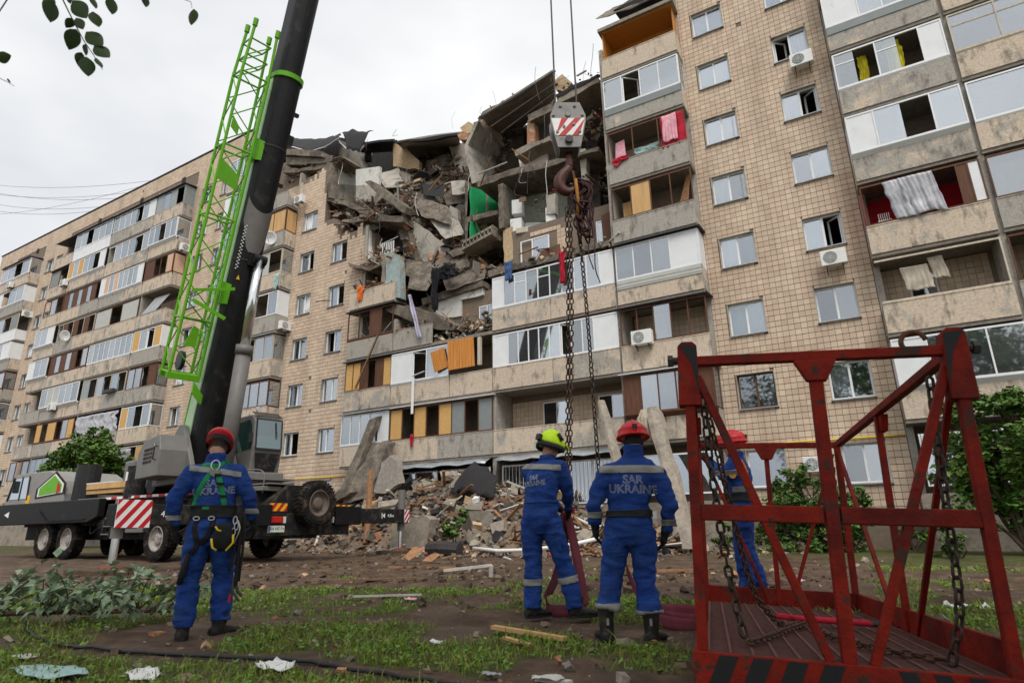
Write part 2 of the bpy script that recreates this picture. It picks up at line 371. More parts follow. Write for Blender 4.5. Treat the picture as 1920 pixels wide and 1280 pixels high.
# --- facing tiles: the 300 largest in view one by one, the rest joined
TW, TH, TG = 0.205, 2.75/13, 0.0125
def in_open(x, z):
    for a, b, c, d in openings:
        if a-0.06 < x < b+0.06 and c-0.05 < z < d+0.05: return True
    return False
tmb = MB(); tmb.box(-TW/2+TG/2, TW/2-TG/2, 0, 0.03, -TH/2+TG*.8, TH/2-TG*.8)
tile_me = tmb.mesh('tile', 'tile')
cand = []; rest = []
fz = [(a, b, 0.0) for a, b in WALLZ] + [(-70.5, -64.6, 26.9), (-59.9, -40.7, 26.9), (-35.6, -33.0, 26.9)]
rr = random.Random(3)
MISSING = {(round(-2.0/TW), int(21.0/TH)), (round(-26.6/TW), int(9.0/TH)), (round(-26.4/TW), int(7.0/TH)), (round(-27.0/TW), int(10.2/TH))}
for a, b, zmin in fz:
    i0 = math.ceil(a/TW); i1 = math.floor(b/TW)
    near = [q for q in openings if q[1] > a and q[0] < b]
    for i in range(i0-1, i1+1):
        x0 = max(a, i*TW); x1 = min(b, (i+1)*TW)
        if x1-x0 < 0.06: continue
        zt = min(wtop(x0+.005), wtop(x1-.005)) - rr.random()*0.5*(wtop(x0) < ROOF-0.1)
        for k in range(int(zmin/TH)+1, int(ROOF/TH)):
            z0 = k*TH
            if z0+TH > zt or z0 < 0.9: continue
            if (i, k) in MISSING or rr.random() < 0.0008: continue
            # cut tiles around openings
            X0, X1, Z0, Z1 = x0+TG/2, x1-TG/2, z0+TG*.8, z0+TH-TG*.8
            ok = True
            for oa, ob, oc, od in near:
                if X1 > oa and X0 < ob and Z1 > oc and Z0 < od:
                    if not has_win(oa, round((oc-SILL-1.095)/FH)+1): continue
                    if X0 < oa-0.05: X1 = min(X1, oa)
                    elif X1 > ob+0.05: X0 = max(X0, ob)
                    elif Z0 < oc-0.05: Z1 = min(Z1, oc)
                    elif Z1 > od+0.05: Z0 = max(Z0, od)
                    else: ok = False
            if not ok or X1-X0 < 0.03 or Z1-Z0 < 0.03: continue
            full = (X1-X0 > TW-TG-0.005) and (Z1-Z0 > TH-1.6*TG-0.005)
            dy = rr.uniform(0, 0.006)
            d = (X0*X0 + 22.8**2 + (z0-0.9)**2)
            vis = full and a == -4.4 and 4.0 < z0 < 12.5
            (cand if vis else rest).append((d, X0, X1, -0.012-dy, Z0, Z1))
cand.sort()
for (d, X0, X1, y, Z0, Z1) in cand[:300]: inst('tile', tile_me, bld, ((X0+X1)/2, y, (Z0+Z1)/2))
rest += cand[300:]
V = np.empty((len(rest), 8, 3)); 
for q, (d, X0, X1, y, Z0, Z1) in enumerate(rest):
    V[q] = [(X0,y,Z0),(X1,y,Z0),(X1,y,Z1),(X0,y,Z1),(X0,0.016,Z0),(X1,0.016,Z0),(X1,0.016,Z1),(X0,0.016,Z1)]
fq = np.array([(0,1,2,3),(0,4,5,1),(1,5,6,2),(2,6,7,3),(3,7,4,0)])
me = bpy.data.meshes.new('tile_facing'); me.from_pydata(V.reshape(-1, 3).tolist(), [], (fq[None]+8*np.arange(len(rest))[:, None, None]).reshape(-1, 4).tolist())
me.materials.append(M['tile']); o = inst('tile_facing', me, bld); o['kind'] = 'stuff'
# small dark attic vents
for x in (-66.3, -42.7, -55.0, -48.5):
    v = MB(); v.box(x-0.22, x+0.22, -0.035, 0.1, 26.75, 27.2); v.build('attic_vent', 'soot_void_black', bld)

# --- windows
rw2 = random.Random(12)
def window(x0, x1, z0, z1, y=0.16, kind='w', parent=None, split=0.5, curt=None, tilt=None, broken=False, sillc='tin'):
    fm = {'w': 'white_frame', 'b': 'brown_wood', 'g': 'grey_frame', 'p': 'pale_wood'}[kind]; fw_ = 0.055
    f = MB(); f.box(x0, x1, y-0.03, y+0.03, z0, z0+fw_); f.box(x0, x1, y-0.03, y+0.03, z1-fw_, z1)
    f.box(x0, x0+fw_, y-0.03, y+0.03, z0+fw_, z1-fw_); f.box(x1-fw_, x1, y-0.03, y+0.03, z0+fw_, z1-fw_)
    xm = x0+(x1-x0)*split; f.box(xm-0.035, xm+0.035, y-0.032, y+0.028, z0+fw_, z1-fw_)
    o = f.build('window', fm, parent or bld)
    for k, (a, b) in enumerate(((x0+fw_, xm-0.035), (xm+0.035, x1-fw_))):
        if broken == k+1: continue
        p = MB()
        if tilt == k+1:
            s_ = MB(); wd = b-a; c_, n_ = cos(0.5), sin(0.5)
            rotm = Matrix.Rotation(-0.6 if k == 0 else 0.6, 3, 'Z')
            hinge = Vector((a if k == 0 else b, y+0.05, 0))
            for (u0, u1, w0, w1) in ((0, wd, z0+fw_, z0+2*fw_), (0, wd, z1-2*fw_, z1-fw_), (0, fw_, z0+2*fw_, z1-2*fw_), (wd-fw_, wd, z0+2*fw_, z1-2*fw_)):
                c = hinge + Matrix.Rotation(0.7 if k == 0 else pi-0.7, 3, 'Z') @ Vector(((u0+u1)/2, 0, 0)); c.z = (w0+w1)/2
                s_.obox(c, (u1-u0, 0.045, w1-w0), Matrix.Rotation(0.7 if k == 0 else pi-0.7, 3, 'Z'))
            s_.build('sash', fm, o); continue
        p.obox(((a+b)/2, y, (z0+z1)/2), (b-a+.01, .01, z1-z0-2*fw_+.01), Matrix.Rotation(rw2.gauss(0, .012), 3, 'X') @ Matrix.Rotation(rw2.gauss(0, .012), 3, 'Z')); p.build('pane', 'window_glass', o)
    si = MB(); si.box(x0-0.04, x1+0.04, -0.10, y-0.03, z0-0.05, z0-0.015); si.build('sill', sillc, o)
    if curt:
        cm, part = curt; a, b = (x0+.05, x1-.05) if part == 0 else ((x0+.05, xm) if part == 1 else (xm, x1-.05))
        drape(a, b, z0+0.03, z1-0.02, y+0.06, 'curtain', cm, o, amp=0.015, fold=9, nx=12, nz=3, seed=x0+z0)
    return o
rw = random.Random(11)
CUR = [None, ('curtain_white', 0), ('curtain_white', 1), ('curtain_grey', 0), ('curtain_white', 2), ('curtain_grey', 2), None]
SPEC = {(-3.85, 8): dict(curt=('curtain_grey', 0)), (-3.85, 7): dict(curt=('curtain_white', 0)), (-3.85, 6): dict(curt=('curtain_white', 0)),
        (-3.85, 5): dict(curt=('curtain_white', 1)), (-3.85, 4): dict(curt=('curtain_white', 1)), (-3.85, 3): dict(curt=('curtain_teal', 0)),
        (-3.85, 2): dict(kind='b'), (-0.87, 8): dict(curt=('curtain_grey', 0)), (-0.87, 7): dict(tilt=1, curt=('curtain_white', 2)), (-0.87, 6): dict(tilt=2, curt=('curtain_white', 1)),
        (-0.87, 5): dict(), (-0.87, 4): dict(tilt=2, curt=('curtain_teal', 1)), (-0.87, 3): dict(),
        (-0.87, 2): dict(curt=('curtain_white', 1)), (-0.87, 1): dict(curt=('curtain_grey', 2)), (-3.85, 1): dict(curt=('curtain_grey', 0)),
        (-28.35, 8): dict(broken=1), (-25.6, 6): dict(broken=2), (-25.6, 5): dict(broken=2), (-25.6, 4): dict(broken=1)}
for wa, wb in WINX:
    for n in range(1, 10):
        if not has_win(wa, n): continue
        z0, z1 = sl(n)+SILL, sl(n)+HEAD
        kw = SPEC.get((wa, n))
        if kw is None:
            kw = dict(curt=rw.choice(CUR), split=rw.choice((0.42, 0.5, 0.56)))
            q = rw.random()
            if q < 0.18: kw['broken'] = 1
            elif q < 0.34: kw['broken'] = 2
        window(wa+0.03, wb-0.03, z0+0.03, z1-0.02, **kw)
# plaster reveals around the openings
for wa, wb in WINX:
    for n in range(1, 10):
        if not has_win(wa, n): continue
        z0, z1 = sl(n)+SILL, sl(n)+HEAD
        rv = MB(); rv.box(wa-0.001, wa+0.03, -0.015, 0.4, z0, z1); rv.box(wb-0.03, wb+0.001, -0.015, 0.4, z0, z1)
        rv.box(wa+0.03, wb-0.03, -0.015, 0.4, z1-0.02, z1+0.001); rv.box(wa+.03, wb-.03, 0.0, 0.4, z0-0.01, z0+0.03)
        rv.build('window_reveal', 'plaster', bld)

# --- balconies
rcur = random.Random(17)
PY = -0.80     # front of the balcony parapets
def balcony(x0, x1, n, spec='', fr='w', out=0.0, band=None, par='parapet', ret_r=None, ret_l=None, ends='', label=None, parcut=None, roofm=None, back=False, drop=0.0, top=2.46, z_glz=0.97):
    b = empty('balcony', (0, 0, 0), 0, bld); s = sl(n)
    FM = {'w': 'white_frame', 'b': 'brown_wood', 'g': 'grey_frame', 'p': 'pale_wood'}[fr]
    o = MB(); o.box(x0+0.01, x1-0.01, PY+0.02, 0.58, s-0.16, s); o.box(x0, x1, PY-0.03, PY+0.08, s-0.17, s-0.06); o.build('floor_slab', 'slab_edge', b)
    seg = [(x0+0.02, x1-0.02)] if x1-x0 < 4.5 else [(x0+0.02, (x0+x1)/2-0.012), ((x0+x1)/2+0.012, x1-0.02)]
    if parcut is not None: seg = parcut
    for a, c in seg:
        o = MB(); o.box(a, c, PY-0.07, PY+0.02, s-0.05, s+0.93); o.box(a, c, PY-0.085, PY+0.03, s+0.93, s+0.965); o.build('parapet', par, b)
    for side, xx in (('l', x0), ('r', x1)):
        if side in ends:
            o = MB(); o.box(xx-0.05+(0.06 if side == 'l' else -0.01), xx+0.05-(0.01 if side == 'l' else 0.06), PY+0.03, 0.012, s-0.05, s+0.94); o.build('side_parapet', par, b)
    if band:
        o = MB(); yb = PY-0.10
        if band == 'siding':
            for k in range(5): o.box(x0+.03, x1-.02, yb-0.012*(k % 2), yb+0.06, s+0.58+k*0.075, s+0.655+k*0.075)
        else: o.box(x0+0.03, x1-0.02, yb, yb+0.06, s+0.62, s+0.955)
        o.build('band_panel', band, b)
    yg = PY-0.02-out; zb, zt = s+z_glz, s+top
    if out:
        o = MB(); o.prism([(x0+.02, PY+0.05, zb-0.30), (x0+.02, yg-0.03, zb-0.02), (x0+.02, yg-0.03, zb+0.0), (x0+.02, PY+.05, zb)], (x1-x0-.04, 0, 0)); o.build('glazing_base', FM if fr != 'w' else 'white_panel', b)
    if spec:
        cells = [(spec[i], 1.0) if i+1 >= len(spec) or not spec[i+1].isdigit() else (spec[i], int(spec[i+1])/2) for i in range(len(spec)) if not spec[i].isdigit()]
        tot = sum(c[1] for c in cells); x = x0+0.05; W = (x1-x0-0.10)
        fo = MB(); t = 0.045
        fo.box(x0+0.03, x1-0.03, yg-0.03, yg+0.03, zb, zb+0.06); fo.box(x0+0.03, x1-0.03, yg-0.03, yg+0.03, zt-0.06, zt)
        kk = 0
        for c, wd in cells:
            xa, xb = x, x+W*wd/tot; x = xb; kk += 1
            if c != 'x' or fr == 'b': fo.box(xa-t/2, xa+t/2, yg-0.028, yg+0.028, zb+0.06, zt-0.06)
            a_, b_ = xa+t/2+.002, xb-t/2-.002
            pm = {'w': 'glass', 'p': 'white_panel', 'o': 'osb', 'g': 'grey_panel', 'k': 'peach', 'y': 'plywood', 'b': 'brown_wood', 't': 'curtain_teal', 'c': 'glass', 'v': 'glass', 's': 'siding'}.get(c)
            if c in 'wcvtpogkybs' and pm:
                p = MB(); th = 0.005 if pm == 'glass' else 0.012
                if c == 't': pm = 'grey_frame'
                p.box(a_, b_, yg-th, yg+th, zb+0.06, zt-0.06); p.build('pane' if pm == 'glass' else 'panel', pm, b)
                if c == 'v':   # transom
                    fo.box(a_, b_, yg-0.02, yg+0.02, zb+1.0, zb+1.05)
            if c == 'w' and rcur.random() < .42: drape(a_+.01, b_-.01, zb+rcur.choice((.08, .08, .35)), zt-rcur.choice((.08, .1, .3)), yg+0.08, 'curtain', rcur.choice(('curtain_white', 'curtain_white', 'curtain_grey', 'pale_wood', 'curtain_teal')), b, amp=0.02, fold=8, nx=8, nz=3, seed=xa)
            if c == 'c': drape(a_+.02, b_-.02, zb+0.08, zt-0.1, yg+0.12, 'curtain', 'curtain_white', b, amp=0.03, fold=8, nx=10, nz=3, seed=xa)
            if c == 'u': # ajar casement
                s_ = MB(); wd_ = b_-a_; rot = Matrix.Rotation(0.75, 3, 'Z')
                for (u0, u1, w0, w1) in ((0, wd_, 0.06, 0.11), (0, wd_, zt-zb-0.11, zt-zb-0.06), (0, 0.05, .11, zt-zb-.11), (wd_-.05, wd_, .11, zt-zb-.11)):
                    cc = Vector((a_, yg+0.03, 0)) + rot @ Vector(((u0+u1)/2, 0, 0)); cc.z = zb+(w0+w1)/2
                    s_.obox(cc, (u1-u0, 0.04, w1-w0), rot)
                s_.build('sash', FM, b)
        fo.box(x-t/2, x+t/2, yg-0.028, yg+0.028, zb+0.06, zt-0.06); fo.build('glazing_frame', FM, b)
    for side, kind in (('l', ret_l), ('r', ret_r)):
        if not kind: continue
        xx = x0+0.04 if side == 'l' else x1-0.04
        pm = {'w': 'glass', 'p': 'white_panel', 'g': 'grey_panel', 'k': 'peach', 'y': 'plywood', 'b': 'glass'}[kind]
        p = MB(); p.box(xx-0.012, xx+0.012, yg+0.03, 0.012, zb+0.06, zt-0.06); p.build('side_pane', pm, b)
        q = MB()
        for yy in (yg+0.03, -0.03): q.box(xx-0.022, xx+0.022, yy, yy+0.04, zb, zt)
        q.box(xx-0.022, xx+0.022, yg+.07, -0.03, zb, zb+0.05); q.box(xx-0.022, xx+0.022, yg+.07, -0.03, zt-0.05, zt); q.build('side_frame', FM, b)
    if roofm:
        o = MB(); o.prism([(x0-0.1, 0.0, s+2.60), (x0-0.1, yg-0.18, s+2.50), (x0-0.1, yg-0.18, s+2.53), (x0-0.1, 0.0, s+2.64)], (x1-x0+0.2, 0, 0)); o.build('canopy', roofm, b)
    if back:
        for (u0, u1) in ((0.30, 0.50), (0.74, 0.92)):
            if x1-x0 < 4.5 and u0 > .7: continue
            xa, xb = x0+(x1-x0)*u0, x0+(x1-x0)*u1
            f = MB(); f.box(xa-.06, xb+.06, 0.55, 0.59, s+0.05, s+2.2); f.build('door_frame', 'white_frame', b)
            f = MB(); f.box(xa, (xa+xb)/2-.02, 0.535, 0.548, s+0.1, s+2.13); f.build('doorway_shade', 'soot_void_black', b)  # near-black sheet: the shade of the open doorway put into colour
            f = MB(); f.box((xa+xb)/2+.02, xb, 0.535, 0.548, s+0.9, s+2.13); f.build('pane', 'window_glass', b)
    return b
# partition walls between neighbouring balconies, and ceilings over the top ones
pw = MB()
for x, zt in ((-56.5, 26), (-50.5, 26), (-44.4, 26), (-32.3, 24), (-19.75, 11), (-13.85, 11.5), (-7.88, 22), (4.5, 28)):
    pw.box(x-0.09, x+0.09, PY+0.05, 0.6, 0, zt)
for x in (-70.4, -64.7, -59.8, -40.8, -35.5, -29.0, -22.85, -4.5, 1.15):
    pw.box(x-0.1, x+0.1, 0.0, 0.6, 0, 26 if not (-29.5 < x < -22) else (23 if x < -25 else 17.5))
pw.build('partition_wall', 'parapet', bld)
# tiled back walls of the open loggias
tb = MB()
for (x0, x1, z0, z1) in ((-13.7, -8.0, sl(2), sl(2)+2.5), (1.2, 4.4, sl(3), sl(3)+2.6), (-7.7, -4.6, sl(3), sl(3)+2.6), (-7.7, -4.6, sl(6), sl(6)+2.5), (4.6, 10.9, sl(3), sl(4)+2.5), (-44.2, -40.9, sl(6), sl(6)+2.5), (-32.2, -29.1, sl(6), sl(6)+2.6), (-32.2, -29.1, sl(8), sl(8)+2.4)):
    nx, nz_ = int((x1-x0)/TW), int((z1-z0)/TH)
    for i in range(nx):
        for k in range(nz_): tb.box(x0+i*TW+TG/2, x0+(i+1)*TW-TG/2, 0.575, 0.602, z0+k*TH+TG/2, z0+(k+1)*TH-TG/2)
o = tb.build('tile_facing', 'tile', bld); o['kind'] = 'stuff'

B = balcony
# right-hand stack beside the tiled wall
tl8 = B(-7.85, -4.4, 8, ends='lr')
for nm_, q in (('timber_lining', (-7.75, -4.5, .55, .59, sl(8), sl(9)-.2)), ('timber_ceiling', (-7.75, -4.5, PY+.05, .55, sl(9)-.24, sl(9)-.2)), ('timber_lining', (-7.76, -7.72, PY+.1, .55, sl(8), sl(9)-.24)), ('timber_lining', (-4.54, -4.5, PY+.3, .55, sl(8)+.9, sl(9)-.24))):
    mbx = MB(); mbx.box(*q); mbx.build(nm_, 'orange_wood', tl8)
mbx = MB(); mbx.box(-6.9, -5.6, .52, .545, sl(8)+.9, sl(8)+1.9); mbx.build('doorway_shade', 'soot_void_black', tl8)  # flat dark sheet painted as the unlit opening behind the lining
mbx = MB(); mbx.box(-7.9, -4.35, PY-.1, 2.5, sl(9)-.19, sl(9)-.02); mbx.build('floor_slab', 'concrete', bld)
B(-7.85, -4.4, 7, 'wuww', 'w', 0.06, 'grey_panel', ends='r', ret_r='w')
B(-7.85, -4.4, 6, 'xxx', 'b', ends='r'); B(-7.85, -4.4, 5, 'xyxx', 'b', ends='r')
B(-7.85, -4.4, 4, 'wwwp3', 'w', 0.05, 'siding', ends='r', ret_r='p', roofm='dark_tin'); B(-7.85, -4.4, 3, 'xxwxx', 'b', ends='r', roofm='dark_tin')
B(-7.85, -4.4, 2, 'bwwwb', 'b', 0.18, ends='r', ret_r='b', roofm='white_panel')
# central stacks
B(-13.85, -7.9, 4, 'pwvwvwwwwp', 'w', 0.05, drop=0.1); B(-13.85, -7.9, 3, 'p3wwwwwuwwp4', 'w', 0.02)
B(-13.85, -7.9, 2, back=True)
B(-19.75, -13.85, 4, parcut=[(-19.73, -17.3)]); B(-19.75, -16.2, 3, 'p3uw3', 'w', 0.08); B(-16.2, -13.85, 3)
B(-19.75, -13.85, 2, 'oxoxogxg', 'b', 0.0, roofm='white_panel')
B(-22.95, -19.75, 5, ends='l'); B(-22.95, -19.75, 4, 'xxbx', 'b', 0.05, ends='l', roofm='dark_tin')
B(-22.95, -19.75, 3, 'oobxbo', 'b', ends='l', roofm='dark_tin'); B(-22.95, -19.75, 2, 'wwwwp', 'w', 0.05, ends='l', roofm='tin')
# far right stacks
B(1.05, 4.45, 8, 'pwwp', 'w', 0.1, ends='l'); B(1.05, 4.45, 7, 'p3wwp', 'w', 0.06, 'grey_panel', ends='l')
B(1.05, 4.45, 6, 'vxvxp', 'w', 0.05, ends='l', ret_l='w'); B(1.05, 4.45, 5, 'p3w3x3w3', 'w', 0.14, ends='l', ret_l='p')
rw4 = B(1.05, 4.45, 4, 'x9x9bp', 'b', ends='l')
for q in ((1.12, 4.40, .54, .58, sl(4), sl(4)+2.5), (1.1, 1.14, PY+.1, .54, sl(4)+.9, sl(4)+2.5)):
    mbx = MB(); mbx.box(*q); mbx.build('painted_wall', 'red_wall', rw4)
B(1.05, 4.45, 3, 'xxxxx', 'p', ends='l', back=True); B(1.05, 4.45, 2, 'p3ww3w3', 'w', 0.14, ends='l', ret_l='p')
for n, sp, fr, ot in ((9, 'www', 'w', 0), (8, 'wwwww', 'w', 0), (7, 'wwwww', 'b', 0), (6, 'vvvvv', 'p', .05), (5, 'w3www', 'w', .05), (4, 'wxwxw', 'b', 0), (3, 'xbwxw', 'b', 0), (2, 'w3w3w3', 'w', .1)):
    B(4.55, 10.9, n, sp, fr, ot)
# two stacks behind the crane boom
for n, sp, fr, kw in ((8, '', 'w', {}), (7, 'yyy', 'b', dict(ret_r='y')), (6, 'wsx', 'p', dict(ret_r='w')), (5, 'xxxw', 'w', dict(ret_r='p')), (4, 'cxcc', 'p', dict(ret_r='w', roofm='tin')), (3, 'xwcw', 'b', dict(ret_r='b')), (2, 'wwww', 'w', dict(ret_r='w'))):
    B(-32.3, -28.95, n, sp, fr, 0.0, ends='r', **kw)
for n, sp, fr in ((9, 'wwww', 'w'), (8, 'pwww', 'w'), (7, 'wwpw', 'w'), (6, 'cwww', 'w'), (5, 'wwww', 'p'), (4, 'bwwb', 'b'), (3, 'pwwp', 'w'), (2, 'wwww', 'w')):
    B(-35.55, -32.35, n, sp, fr, 0.0, ends='l')
# long left block, four stacks
for n, sp, fr, ot, kw in ((9, 'twtx', 'g', 0, dict(ret_r='g', roofm='dark_tin')), (8, 'wwxww', 'w', .18, dict(ret_r='w')), (7, 'b3xxk', 'b', .04, dict(ret_r='k')), (6, '', 'w', 0, {}),
        (5, 'owuo', 'w', .04, dict(ret_r='p')), (4, 'wcxb', 'b', 0, dict(ret_r='b')), (3, 'owxw', 'w', 0, dict(ret_r='w')), (2, 'wcxo', 'p', 0, {})):
    B(-44.35, -40.75, n, sp, fr, ot, ends='r', **kw)
for n, sp, fr, ot, kw in ((9, 'ccwcxcp', 'w', 0, dict(roofm='dark_tin')), (8, 'xwwwxw', 'w', 0, {}), (7, 'pkwkwwwwp', 'w', .12, {}), (6, 's3xs3', 'b', 0, {}), (5, 'wwwwwwww', 'w', .04, {}),
        (4, 'txwxwx', 'p', 0, {}), (3, '', 'w', 0, {}), (2, 'wxwxw', 'p', 0, {})):
    B(-50.45, -44.45, n, sp, fr, ot, **kw)
for n, sp, fr, ot, kw in ((9, 'cwxwww', 'w', .04, dict(par='white_panel', roofm='dark_tin')), (8, 'owowwxp', 'w', .15, {}), (7, 'bwbwbwbx', 'b', 0, {}), (6, 'xbxbxbx', 'p', 0, {}), (5, 'bwbwbxw', 'b', .05, {}),
        (4, 'wsswww', 'w', .2, {}), (3, 'oxo3xwo', 'b', .05, {}), (2, 'wwwwww', 'g', 0, {})):
    B(-56.45, -50.55, n, sp, fr, ot, **kw)
for n, sp, fr, ot, kw in ((9, '', 'w', 0, dict(roofm='dark_tin')), (8, 'gx', 'b', 0, dict(roofm='dark_tin')), (7, 'xwx', 'b', 0, {}), (6, 'wwp', 'w', .2, {}), (5, 'pww', 'w', .2, {}), (4, '', 'w', 0, {}), (3, '', 'w', 0, {}), (2, 'wxw', 'b', 0, {})):
    B(-59.85, -56.55, n, sp, fr, ot, ends='l', **kw)
for n, sp, fr, ot, kw in ((9, 'wwxw', 'w', .12, dict(ret_r='w', roofm='dark_tin')), (8, 'pxww', 'w', .1, dict(ret_r='p')), (7, 'xwxg', 'p', 0, dict(par='white_panel')), (6, 'wxwp', 'w', .15, dict(ret_r='p')), (5, 'bwbw', 'b', .05, dict(ret_r='b')),
        (4, 'wwww', 'w', .1, dict(ret_r='w')), (3, 'wwpp', 'w', 0, dict(ret_r='p')), (2, 'xwxw', 'b', 0, {})):
    B(-70.45, -64.65, n, sp, fr, ot, ends='lr', **kw)
# ground floor bays: barred windows under the balconies, plinth
def barred(x0, x1, z0, z1, y, nb, m='white_frame', fan=False):
    wo_ = MB(); wo_.box(x0, x1, y, y+0.05, z0, z0+.06); wo_.box(x0, x1, y, y+.05, z1-.06, z1)
    k = max(2, int((x1-x0)/0.9))
    for i in range(k+1): xx = x0+(x1-x0-.05)*i/k; wo_.box(xx, xx+.05, y, y+.05, z0+.06, z1-.06)
    o = wo_.build('window', 'white_frame', bld)
    p = MB(); p.box(x0, x1, y+.02, y+.03, z0, z1); p.build('pane', 'window_glass', o)
    for i in range(nb):
        xx = x0+.05+(x1-x0-.1)*i/(nb-1); g = MB()
        if fan: g.tube([(x1-.05, y-.06, z0+.1), (x0+(x1-x0)*cos(i/(nb-1)*pi/2)*1.0-.0, y-.06, z0+.05+(z1-z0-.1)*sin(i/(nb-1)*pi/2))], 0.008, 5)
        else: g.tube([(xx, y-.06, z1), (xx, y-.06, z1-.45), (xx, y-.06, z0+.5), (xx-.03, y-.14, z0+.28), (xx, y-.08, z0)], 0.009, 5)
        g.build('bar', m, o)
    return o
barred(-13.5, -10.9, sl(1)+.55, sl(1)+2.2, -0.72, 16); barred(-10.7, -8.1, sl(1)+.55, sl(1)+2.2, -0.72, 16)
barred(-19.4, -16.9, sl(1)+.6, sl(1)+2.2, -0.72, 12, 'steel_dark'); barred(-16.7, -14.1, sl(1)+.6, sl(1)+2.2, -0.72, 12, 'steel_dark')
barred(-22.7, -20.1, sl(1)+.7, sl(1)+2.1, -0.72, 2); barred(-7.6, -4.6, sl(1)+.75, sl(1)+2.2, -0.72, 2)
barred(1.3, 4.2, sl(1)+.7, sl(1)+2.25, -0.72, 10, 'steel_dark'); barred(4.8, 8.5, sl(1)+.7, sl(1)+2.25, -0.72, 12, 'steel_dark')
pl = MB()
for a, b in ((-70.5, -64.6), (-59.9, -40.7), (-35.6, -28.9), (-22.95, -4.4), (1.05, 11.0)):
    pl.box(a, b, PY, 0.6, 0, sl(1)+.5)
pl.build('plinth', 'concrete', bld)
# metal canopies above the ground floor
for (x0, x1, zz, m_) in ((-13.6, -8.1, sl(1)+2.32, 'tin'), (-19.6, -14.0, sl(1)+2.3, 'tin')):
    c = MB(); nx = 12
    P = [[(x0+(x1-x0)*i/nx, y, z+0.04*sin(i*1.9)*(1 if y < -1 else .2)) for i in range(nx+1)] for y, z in ((-0.75, zz+.28), (-1.15, zz+.12), (-1.3, zz+.0))]
    o = sheet(P, 'canopy', m_, bld, 0.012)
# yellow gas pipe along the ground floor
for a, b in ((-28.6, -23.1), (-4.3, 1.0)):
    g = MB(); g.tube([(a, -0.09, 3.42), ((a+b)/2, -0.09, 3.45), (b, -0.09, 3.42)], 0.028, 8); g.build('gas_pipe', 'yellow_paint', bld, smooth=True)
